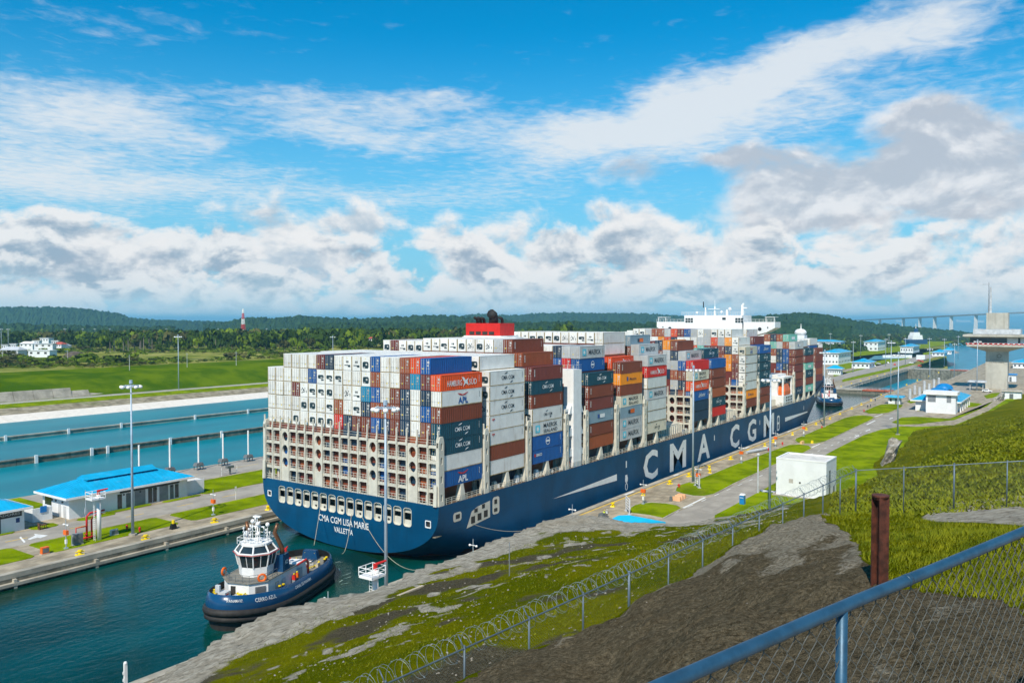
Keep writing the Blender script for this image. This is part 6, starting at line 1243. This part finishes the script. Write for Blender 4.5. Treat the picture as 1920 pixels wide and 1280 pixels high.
# ------------------------------------------------------------------ the bank the photographer stands on
HF=np.array((cos(YAW),sin(YAW))); HR=np.array((sin(YAW),-cos(YAW)))
def inv(p): X=np.array((p[0],p[1])); D=X@HF; return 960+FOC*(X@HR)/D,D
EDGE=[(-260,1560,21),(0,1420,20.5),(150,1345,20),(270,1281,20),(360,1226,20),(450,1176,20),(530,1136,20),(590,1128,20),(640,1110,19.8),(700,1104,19.8),(724,1098,19.6),(760,1076,19.4),(800,1062,19.2),(850,1045,19),(880,1036,19),(920,1012,18.8),(960,1000,18.6),(1010,978,18.4),(1050,968,18.2),(1090,963,18.),(1130,965,17.8),(1180,979,17.6),(1230,984,17.3),(1300,980,16.8),(1360,968,15.5),(1430,958,13.5),(1480,962,11),(1530,958,7.5),(1580,938,2.4)]
ep=[G(*e) for e in EDGE]; ex=[inv(p)[0] for p in ep]; ed=[inv(p)[1] for p in ep]
RIDGE=[(600,1415,15.5),(740,1345,16.2),(870,1281,17),(930,1250,17.8),(990,1222,18.5),(1045,1197,19),(1097,1180,19.5),(1150,1165,20.3),(1200,1132,21),(1250,1105,22),(1313,1072,23.6),(1360,1040,25),(1400,1012,26.2),(1440,992,27.6),(1480,977,29),(1520,969,30),(1560,968,30),(1600,978,27),(1640,1000,23)]
rp_=[GD(*r) for r in RIDGE]; rx=[inv(p)[0] for p in rp_]; rd=[inv(p)[1] for p in rp_]
ctl=[tuple(p) for p in ep]+[tuple(p) for p in rp_]
for q in ((1400,1100,17),(1300,1200,13.5),(1550,1050,17),(1600,1150,11.5),(1450,1270,10),(1750,1200,8.8),(1900,1250,7.6),(1150,1270,15),(1700,1400,6.2),(1200,1500,8.),(2100,1300,7),(900,1400,13),(1500,1600,5.5),
   (1750,1000,23),(1750,1080,13.5),(1900,1000,19),(1850,1060,14),(1700,985,27),(1800,975,29),(1920,965,29),(2150,980,22),(2200,1100,13),
   (1605,962,51),(1705,960,48.7),(1805,955,47),(1905,952,46),(2050,945,45),(2300,935,44),
   (875,1325,23.7),(995,1265,25.8),(1097,1226,28.7),(1250,1150,33.3),(1400,1062,38.5),(1480,1020,43.2),(700,1420,21.5),(1540,985,47),
   (400,1330,38),(600,1250,42),(800,1150,49),(800,1210,36),(950,1090,56),(1000,1130,45),(1100,1050,58),(1200,1040,58),(1200,1010,80),(1300,1010,66),(1400,985,68),(1500,975,66),(1350,985,90),
   (1580,938,193),(1640,893,222),(1690,838,272),(1720,806,310),(1790,798,326),(1850,772,374),(1920,738,462),(2050,735,470),(2300,740,450),
   (1700,880,100),(1750,860,120),(1850,830,130),(1920,800,170),(1650,905,120),(1800,820,220),(1620,920,100),(2100,800,150)):
    ctl.append(tuple(GD(*q)))
ctl=np.array(ctl); PX_,PZ_=ctl[:,:2],ctl[:,2]
def phi(r): return r
A_=phi(np.linalg.norm(PX_[:,None]-PX_[None],axis=2)); n_=len(ctl); Q=np.concatenate([np.ones((n_,1)),PX_],1)
Kk=np.block([[A_+np.eye(n_)*.4,Q],[Q.T,np.zeros((3,3))]]); wts=np.linalg.solve(Kk,np.concatenate([PZ_,np.zeros(3)]))
def rbf(X):
    out=np.empty(len(X))
    for s in range(0,len(X),20000):
        c=X[s:s+20000]; out[s:s+20000]=phi(np.linalg.norm(c[:,None]-PX_[None],axis=2))@wts[:n_]+wts[n_]+c@wts[n_+1:]
    return out
_lat=np.random.RandomState(5).rand(256,256)
def vn(x,y):
    xi,yi=np.floor(x).astype(int),np.floor(y).astype(int); fx,fy=x-xi,y-yi; fx=fx*fx*(3-2*fx); fy=fy*fy*(3-2*fy); g=lambda i,j:_lat[i%256,j%256]
    return (g(xi,yi)*(1-fx)+g(xi+1,yi)*fx)*(1-fy)+(g(xi,yi+1)*(1-fx)+g(xi+1,yi+1)*fx)*fy
def fbm(x,y,o=4):
    r=0;a=.5
    for k in range(o): r=r+a*vn(x*2**k+17*k,y*2**k+5*k); a*=.5
    return r
def height(X):
    D=X@HF; px=960+FOC*(X@HR)/np.maximum(D,1); z=rbf(X)
    De=np.interp(px,ex,ed); De=np.where(px>ex[-1],1e5,De)
    z=z+(fbm(X[:,0]*.35,X[:,1]*.35)-.47)*np.clip(D*.012,.12,.8)+(fbm(X[:,0]*2.1+9,X[:,1]*2.1,3)-.45)*np.clip(.02+.002*D,.05,.18)
    lump=((D<36)&(px<1720))*1.; z=z+lump*((fbm(X[:,0]*.8+3,X[:,1]*.8+8,3)-.44)*.55+(fbm(X[:,0]*3.1,X[:,1]*3.1+4,3)-.44)*.16)
    wob=(fbm(X[:,0]*.5+40,X[:,1]*.5,3)-.45)*5.; over=D-De-wob*.6
    z=np.where(over>0,z-np.minimum(over*2.4+over**2*.1,60),z)
    return np.maximum(z,-9. if True else 0),px,D,De,over
NX,ND=430,270
gx=np.linspace(-240,2330,NX); gd=np.exp(np.linspace(math.log(4.6),math.log(470),ND))
PXg,Dg=np.meshgrid(gx,gd,indexing='ij'); Xg=(Dg[...,None]*HF+((PXg-960)/FOC*Dg)[...,None]*HR).reshape(-1,2)
Zg,pxg,dg,deg,ovg=height(Xg)
pyg=599+FOC*(EYE-Zg)/dg
def soil_mask(px,py,D,X):
    Dr=np.interp(px,rx,rd); inside=(D<Dr+.5+(fbm(X[:,0]*.9,X[:,1]*.9,3)-.47)*3.)&(px<1700)
    yb=np.interp(px,[1540,1580,1612,1640,1700,1800,1920,2300],[952,985,1030,1078,1108,1128,1150,1190]); inside=(inside&((px<1540)|(py>yb+70*(fbm(X[:,0]*.9,X[:,1]*.9,4)-.47))))|((px>=1500)&(py>yb+70*(fbm(X[:,0]*.9,X[:,1]*.9,4)-.47)))
    return inside&(D<34)
soil=soil_mask(pxg,pyg,dg,Xg).astype(float)
fr=(deg-dg)/np.maximum(deg,1); nz_=fbm(Xg[:,0]*.22,Xg[:,1]*.22); nf=fbm(Xg[:,0]*.8+50,Xg[:,1]*.8)
rock=np.clip((np.interp(pxg,[0,300,560,720,900,1100,1300,1450],[.24,.22,.17,.16,.17,.15,.13,.08])+(nz_-.47)*.22-fr)*22,0,1)*(pxg<1480)
patch=np.clip((nf*.55+nz_*.45-.545)*16,0,1)*((pxg<1480)&(soil<.5)&(fr<.52)&(fr>.05)); rock=np.maximum(rock,patch*.95)
rock=np.maximum(rock,(ovg>-.3)*(pxg<1560)*1.)
rp2=np.clip(((pyg-np.interp(pxg,[1690,1720,1760,1800,1920,2100],[990,976,950,938,926,930]))*.12),0,1)*np.clip((np.interp(pxg,[1690,1760,1850,1920,2100],[970,983,985,990,1000])-pyg)*.14,0,1)*(pxg>1690)*(dg<60); rock=np.maximum(rock,rp2)
dirt=np.clip((fbm(Xg[:,0]*.16+80,Xg[:,1]*.16)-.50)*9,0,1)*((pxg<1450)&(fr<.7)&(fr>.08))*.85
Drg=np.interp(pxg,rx,rd); dirt=np.where(soil>.5,np.clip((dg-Drg+np.interp(pxg,[900,1200,1350,1450,1600],[1.6,2.4,5.,11.,13.]))*.16+(fbm(Xg[:,0]*.7+30,Xg[:,1]*1.6,4)-.47)*2.4,0,1),dirt)
me=bpy.data.meshes.new('near_bank'); fsq=[(i*ND+j,(i+1)*ND+j,(i+1)*ND+j+1,i*ND+j+1) for i in range(NX-1) for j in range(ND-1)]
fsq=[f[::-1] for f in fsq if not all(ovg[i]>0 and Zg[i]<-1 for i in f) and not all(Zg[i]<-2 for i in f)]
me.from_pydata(np.concatenate([Xg,Zg[:,None]],1).tolist(),[],fsq); me.polygons.foreach_set('use_smooth',[True]*len(fsq))
ca=me.color_attributes.new('cover','FLOAT_COLOR','POINT'); ca.data.foreach_set('color',np.stack([rock,soil,dirt,np.ones_like(rock)],1).astype(np.float32).ravel())
bank=bpy.data.objects.new('near_bank',me); C.objects.link(bank); struct(bank)
if me.polygons[0].normal.z<0: me.flip_normals()
def bank_mat():
    q=bpy.data.materials.new('bank_cover'); q.use_nodes=True; g=NT(q.node_tree); p=q.node_tree.nodes['Principled BSDF']; P=g.n('ShaderNodeNewGeometry').outputs['Position']
    at=g.n('ShaderNodeAttribute',attribute_name='cover'); sx=g.n('ShaderNodeSeparateColor'); g.put(sx.inputs[0],at.outputs['Color']); rk_,so_,di_=sx.outputs[0],sx.outputs[1],sx.outputs[2]
    n1=g.noise(P,.11,6,.6); n2=g.noise(P,1.3,6,.65); n3=g.noise(P,9.,5,.7); n4=g.noise(g.vm('MULTIPLY',P,(1,1,1)),34.,3,.7)
    gr=g.mix(g.ss(n1,.38,.62),(.108,.130,.001,1),(.205,.200,.002,1)); gr=g.mix(g.m('MULTIPLY',g.ss(n2,.5,.72),.55),gr,(.21,.17,.012,1)); gr=g.mix(g.m('MULTIPLY',g.ss(n3,.35,.75,1.,0.),.5),gr,(.045,.060,.003,1))
    ro=g.mix(g.ss(n2,.3,.7),(.27,.24,.185,1),(.52,.475,.39,1)); ro=g.mix(g.m('MULTIPLY',g.ss(g.noise(g.vm('MULTIPLY',P,(.5,1.6,1.6)),2.2,6,.7),.53,.66),.75),ro,(.095,.085,.065,1)); ro=g.mix(g.m('MULTIPLY',g.ss(n1,.5,.7),.45),ro,(.30,.25,.17,1))
    sl=g.mix(g.ss(n3,.3,.7),(.060,.048,.028,1),(.175,.142,.090,1)); sl=g.mix(g.m('MULTIPLY',g.ss(n4,.56,.72),.75),sl,(.34,.29,.20,1)); sl=g.mix(g.m('MULTIPLY',g.ss(n2,.45,.7),.4),sl,(.085,.062,.034,1))
    dc=g.mix(g.ss(n3,.35,.65),(.045,.036,.022,1),(.13,.115,.075,1))
    wob=g.m('MULTIPLY',g.m('SUBTRACT',n3,.5),1.2)
    sl=g.mix(g.m('MULTIPLY',g.ss(g.m('ADD',di_,wob),.3,.8),.85),sl,g.mix(g.ss(n3,.3,.7),(.17,.145,.10,1),(.40,.36,.28,1)))
    c=g.mix(g.ss(g.m('ADD',di_,wob),.35,.75),gr,dc); c=g.mix(g.ss(g.m('ADD',rk_,wob),.35,.65),c,ro); c=g.mix(g.ss(g.m('ADD',so_,g.m('MULTIPLY',wob,.5)),.35,.65),c,sl)
    g.put(p.inputs['Base Color'],c); p.inputs['Roughness'].default_value=.95; p.inputs['Specular IOR Level'].default_value=.0
    b1=g.n('ShaderNodeBump'); b1.inputs['Strength'].default_value=.9; b1.inputs['Distance'].default_value=.12; g.put(b1.inputs['Height'],g.m('ADD',n3,g.m('MULTIPLY',n4,.5)))
    b2=g.n('ShaderNodeBump'); b2.inputs['Strength'].default_value=.7; b2.inputs['Distance'].default_value=.5; g.put(b2.inputs['Height'],n2); g.put(b2.inputs['Normal'],b1.outputs[0]); g.put(p.inputs['Normal'],b2.outputs[0]); return q
me.materials.append(bank_mat())
# grass blades, straw and loose stones
M['blade']=mat('grass_blade',(.095,.130,.002),.8,c2=(.21,.215,.006),sca=1.5,spec=.15); M['straw']=mat('straw',(.16,.125,.075),.9,var=.4,sca=3.); M['stone']=mat('pale_stone',(.22,.20,.165),.85,var=.3,sca=4.)
def scatter(name,n,pxr,dr,test,size,m,seed,lean=.5,stone=False,wd=.12,pw=1.):
    r=np.random.RandomState(seed); px=r.uniform(*pxr,n); D=dr[0]*(dr[1]/dr[0])**(r.rand(n)**pw); X=D[:,None]*HF+((px-960)/FOC*D)[:,None]*HR; z,pxx,d,de,ov=height(X); py=599+FOC*(EYE-z)/d
    s=soil_mask(pxx,py,d,X); f=(de-d)/np.maximum(de,1); k=test(pxx,py,d,s,f,X)&(ov<-.5); X,z,d=X[k],z[k],d[k]; m_=len(X); sz=np.interp(d,[8,30,80,200],size)*r.uniform(.5,1.3,m_); a=r.uniform(0,2*pi,m_); u=np.stack([np.cos(a),np.sin(a),np.zeros(m_)],1); b0=np.concatenate([X,(z-.02)[:,None]],1)
    if stone:
        v=[];
        w_=np.stack([-u[:,1],u[:,0],np.zeros(m_)],1); up=np.array((0,0,1.)); s_=sz[:,None]
        v=np.stack([b0-u*s_,b0-w_*s_*.7,b0+u*s_,b0+w_*s_*.8,b0+up*s_*.75+u*s_*.2],1).reshape(-1,3); f_=[(i*5+p,i*5+(p+1)%4,i*5+4) for i in range(m_) for p in range(4)]
    else:
        tip=b0+np.stack([np.cos(a+1.3)*lean*sz,np.sin(a+1.3)*lean*sz,sz],1)+r.normal(size=(m_,3))*(sz*.15)[:,None]; v=np.stack([b0-u*(sz*wd)[:,None],b0+u*(sz*wd)[:,None],tip],1).reshape(-1,3); f_=[(i*3,i*3+1,i*3+2) for i in range(m_)]
    me=bpy.data.meshes.new(name); me.from_pydata(v.tolist(),[],f_); me.materials.append(m); o=bpy.data.objects.new(name,me); C.objects.link(o); o['kind']='stuff'; return o
notrock=lambda X:fbm(X[:,0]*.22,X[:,1]*.22)<.56
def rockright(px,py,d): return (px>1690)&(d<60)&(py>np.interp(px,[1690,1760,1920],[985,950,926]))&(py<np.interp(px,[1690,1760,1920],[970,983,990]))
scatter('grass',130000,(1380,2150),(7,48),lambda px,py,d,s,f,X:(~s)&(~rockright(px,py,d)),(.085,.13,.3,.6),M['blade'],1,.9,wd=.065)
scatter('grass',45000,(300,1500),(24,90),lambda px,py,d,s,f,X:(~s)&(f>.13)&(fbm(X[:,0]*.16+80,X[:,1]*.16)<.53),(.06,.09,.16,.3),M['blade'],2,.8,wd=.16)
scatter('grass',40000,(1560,2100),(46,330),lambda px,py,d,s,f,X:(~s),(.14,.16,.26,.4),M['blade'],3,1.2,wd=.3)
scatter('dry_straw',16000,(700,2000),(6,33),lambda px,py,d,s,f,X:s,(.035,.06,.1,.1),M['straw'],4,2.2,wd=.10)
scatter('loose_stones',2300,(420,1480),(26,95),lambda px,py,d,s,f,X:(f>.06)&(~s)&(fbm(X[:,0]*.3+7,X[:,1]*.3)>.47),(.04,.07,.13,.15),M['stone'],5,stone=True)
scatter('loose_stones',420,(800,1980),(7,30),lambda px,py,d,s,f,X:s,(.015,.035,.05,.1),M['stone'],6,stone=True)
# rock outcrops on the hillside
def outcrop(lab,pts,D,seed):
    r=np.random.RandomState(seed); bm=bmesh.new(); cx=sum(p[0] for p in pts)/len(pts); cyy=sum(p[1] for p in pts)/len(pts); c=GD(cx,cyy,D); sc_=D/FOC
    vs=[]
    for k in range(2):
        for (x,y) in pts: vs.append(bm.verts.new(GD(cx+(x-cx)*(1-.35*k),cyy+(y-cyy)*(1-.35*k),D-(5 if k else 0))-c))
    for i in range(60): a=r.rand(); x=r.uniform(min(p[0] for p in pts),max(p[0] for p in pts)); 
    bmesh.ops.convex_hull(bm,input=bm.verts[:]); bmesh.ops.triangulate(bm,faces=bm.faces[:]); bmesh.ops.subdivide_edges(bm,edges=bm.edges[:],cuts=3,use_grid_fill=True)
    for v in bm.verts:
        q=v.co; nn_=fbm(np.array([q.x*.5+q.z*.8+seed]),np.array([q.y*.5+q.z*.3]),4)[0]-.45; v.co+=q.normalized()*nn_*4.2+Vector(r.normal(size=3)*.12)
    me=bpy.data.meshes.new('rock_outcrop'); bm.to_mesh(me); bm.free(); me.materials.append(M['rockm']); o=bpy.data.objects.new('rock_outcrop',me); C.objects.link(o); o.location=c; return tag(o,lab,'rock')
M['rockm']=mat('grey_rock',(.22,.20,.165),.9,c2=(.46,.43,.37),sca=.5,bump=.8,bsc=1.2,dirt=.6,dcol=(.11,.09,.06),dsc=(.6,.6,.25),dth=.5)
outcrop('jagged grey rock outcrop at the foot of the grassy hillside',[(1665,825),(1690,828),(1682,846),(1676,866),(1662,878),(1646,884),(1655,862)],236,3); outcrop('pale broken rock cutting beside the tower foot',[(1862,745),(1885,735),(1880,752),(1866,765),(1852,772)],430,4)
# ------------------------------------------------------------------ wire fences on the bank
M['wiregrey']=mat('fence_wire_grey',(.24,.29,.31),.5,.3); M['fpost']=mat('fence_post',(.11,.15,.19),.5,.3)
def gh(x,y): return float(height(np.array([[x,y]]))[0][0])
def wire_fence(lab,A,B,coil,closed_top=2.45):
    t=thing('wire_fence',lab,'fence',A); L_=(B-A).length; n=max(1,round(L_/3.)); d=(B-A)/n; side=Vector((-d.y,d.x,0)).normalized()
    wire=MB()
    for i in range(n+1):
        p=A+d*i; g_=min(gh(p.x,p.y)-.3,p.z-2.3); b=MB(); r=.05 if i in (0,n,n//2) else .033; b.cyl((p.x,p.y,g_),(p.x,p.y,p.z+.06),r,n=8); b.ball((p.x,p.y,p.z+.06),r*1.25,6,4); 
        if coil: b.tube([(p.x,p.y,p.z),tuple(p+side*.25+Vector((0,0,.32)))],.02,5)
        b.build('post',M['fpost'],t,True)
    b=MB(); b.tube([A,B],.026,7); b.build('top_rail',M['fpost'],t)
    k=0
    while k*.11<L_:
        for s in (1,-1):
            p=A+d.normalized()*(k*.11); pts=[]
            q0=p; q1=p+d.normalized()*(2.3*s); 
            if 0<=((q1-A).dot(d.normalized()))<=L_:
                w_=.0015; b0=Vector((q0.x,q0.y,p.z)); b1=Vector((q1.x,q1.y,p.z-2.3)); wire.add([b0,b0+Vector((0,0,w_*2)),b1+Vector((0,0,w_*2)),b1],[(0,1,2,3)])
        k+=1
    wire.build('wire_mesh',M['wiregrey'],t)
    if coil:
        b=MB(); pts=[]; N=int(L_/.30*14); u=d.normalized()
        for i in range(N):
            a=2*pi*i/14; p=A+u*(L_*i/N); rr_=.37+.03*sin(i*.37); pts.append(p+side*(.42+rr_*cos(a)*.95)+Vector((0,0,-.12+rr_*sin(a)))+u*(.12*sin(a*.5)))
        b.tube(pts,.0052,4); b.build('razor_coil',M['wiregrey'],t)
        b=MB()
        for i in range(0,N,5): p=Vector(pts[i]); b.add([p+Vector((-.03,0,0)),p+Vector((0,.03,.012)),p+Vector((.03,0,0)),p+Vector((0,-.03,-.012))],[(0,1,2,3)])
        o=b.build('barbs',M['wiregrey'],t); o['kind']='stuff'
    return t
fa,fb=GD(875,1213,23.5),GD(1605,882,51.); d=(fb-fa).normalized(); wire_fence('wire fence with razor coil running diagonally across the near bank',fa-d*18,fb,True)
fc=GD(2105,853,44.6); wire_fence('plain wire fence crossing the grassy slope to the right',fb+Vector((.05,0,0)),fc,False)
# rusted pile
Dp=min((abs(gh(*GD(1649,1094,q)[:2])-GD(1649,1094,q).z),q) for q in np.arange(7,26,.1))[1]; p=GD(1649,1094,Dp); zt=GD(1649,929,Dp).z; g_=gh(p.x,p.y)-.3; hw=12.2/FOC*Dp/1.15
t=thing('rusted_pile','rust brown steel post with flanged top standing behind the railing','post',(p.x,p.y,g_),YAW-pi/2+.3); h=zt-g_; k_=hw/.085
b=MB(); b.box(-.085*k_,.085*k_,-.09*k_,-.07*k_,0,h); b.box(-.085*k_,.085*k_,.07*k_,.09*k_,0,h); b.box(-.012*k_,.012*k_,-.07*k_,.07*k_,0,h); b.box(.06*k_,.075*k_,-.07*k_,.07*k_,0,h); b.build('beam',M['rust'],t,world=False)
b=MB(); b.cyl((0,0,h),(0,0,h+.022*k_),.122*k_,.122*k_,16); b.cyl((0,0,h-.05*k_),(0,0,h),.09*k_,.118*k_,16); b.build('top_flange',M['rust'],t,world=False)
# railing of the viewing terrace in front of the camera
M['railpaint']=mat('rail_galvanised',(.024,.080,.140),.42,.25,var=.18,sca=9.,bump=.05,bsc=60.,dirt=.35,dcol=(.06,.08,.10),dsc=(6,6,6),dth=.52); M['wire']=mat('fence_wire',(.085,.088,.08),.6,.2,var=.2,sca=20.)
RP=[(1000,1394),(1250,1281),(1420,1207),(1545,1152),(1575,1139.5),(1610,1124),(1740,1071),(1920,995.5),(2150,899)]
rpts=[GD(x,y,1.17*FOC/(y-599)) for x,y in RP]
t=thing('terrace_railing','blue grey pipe railing with chain link mesh close to the camera','railing',(rpts[4].x,rpts[4].y,42.2))
b=MB(); b.tube(rpts,.0262,16); b.build('handrail',M['railpaint'],t,True)
b=MB(); q=rpts[4].lerp(rpts[5],.1); b.cyl(q,(q.x,q.y,42.0),.0235,n=14); b.build('post',M['railpaint'],t,True)
q=GD(1692,1090.5,1.17*FOC/(1090.5-599)); q2=rpts[6].lerp(rpts[5],.35); dd=(rpts[6]-rpts[5]).normalized(); b=MB(); b.cyl(q2-dd*.004,q2+dd*.03,.0275,n=16); b.build('coupling',M['railpaint'],t,True)
b=MB(); acc_=[0.]
for a,c_ in zip(rpts,rpts[1:]): acc_.append(acc_[-1]+(c_-a).length)
def along(s):
    s=min(max(s,0),acc_[-1]-1e-4); i=max(j for j in range(len(acc_)) if acc_[j]<=s); i=min(i,len(rpts)-2); f=(s-acc_[i])/(acc_[i+1]-acc_[i]); return rpts[i].lerp(rpts[i+1],f),(rpts[i+1]-rpts[i]).normalized()
s=0.; pw=.052; wi=0
while s<acc_[-1]-.1:
    pts=[]; z=-.03; k=0
    while z>-1.25:
        f=1 if (k+wi)%2 else -1; sd_=s+pw*.54*f; p,u=along(sd_); nn=Vector((-u.y,u.x,0)).normalized()
        pts.append(p+Vector((0,0,z))+nn*(.004*f)-Vector((0,0,p.z-rpts[4].z)) ); 
        p2,_=along(sd_-f*pw*.10); pts.append(p2+Vector((0,0,z-.010))+nn*(-.004*f)-Vector((0,0,p2.z-rpts[4].z))); z-=pw*.92; k+=1
    b.tube(pts,.0022,5); s+=pw; wi+=1
o=b.build('chain_link_mesh',M['wire'],t,True); o['kind']='stuff'
# small things on the near bank
p=G(236,1316,2.2); b=MB(); b.box(p.x-.18,p.x+.18,p.y-.1,p.y+.1,2.2,6.6)
for i in range(4): b.box(p.x-.3,p.x-.18,p.y-.06,p.y+.06,3.+i*.8,3.3+i*.8)
b.ball((p.x,p.y,6.6),.2,8,4); tag(b.build('gauge_post',M['white'],loc=p),'white gauge post rising behind the rock at the lower left','post')
p=GD(955,1072,62.); g_=gh(p.x,p.y); b=MB(); b.cyl((p.x,p.y,g_-.3),(p.x,p.y,g_+2.6),.035,n=6); tag(b.build('survey_rod',M['grey'],loc=(p.x,p.y,g_)),'thin grey rod standing in the grass below the hull','rod')
p=GD(1420,905,0) if 0 else G(1421,924,2.2); b=MB(); b.cyl(p,p+Vector((0,0,9.2)),.22,.16,8); b.ball((p.x,p.y,11.6),.4,8,5); tag(b.build('vent_mast',M['lgrey'],loc=p),'slender grey mast between the quay road and the pump house','mast')
p=GD(770,1112,66); u=Vector((1,.2,0)).normalized(); g_=gh(p.x,p.y); b=MB(); b.box(p.x-1.5,p.x+1.5,p.y-.12,p.y+.12,g_-.02,g_+.12); tag(b.build('plank',mat('plank',(.5,.42,.3),.8),loc=(p.x,p.y,g_)),'pale plank lying on the rock edge','plank')
# ------------------------------------------------------------------ haze
b=MB(); b.box(-3600,45500,-20500,45500,-28,150); hz=b.build('haze',[]); hz['kind']='stuff'
q=bpy.data.materials.new('haze_air'); q.use_nodes=True; nt=q.node_tree; nt.nodes.clear(); o_=nt.nodes.new('ShaderNodeOutputMaterial'); v=nt.nodes.new('ShaderNodeVolumePrincipled'); v.inputs['Color'].default_value=(.30,.74,1.,1); v.inputs['Density'].default_value=8e-5; v.inputs['Anisotropy'].default_value=.0; nt.links.new(v.outputs[0],o_.inputs['Volume']); hz.data.materials.append(q)
for o in bpy.data.objects:
    if '_o' in o: del o['_o']
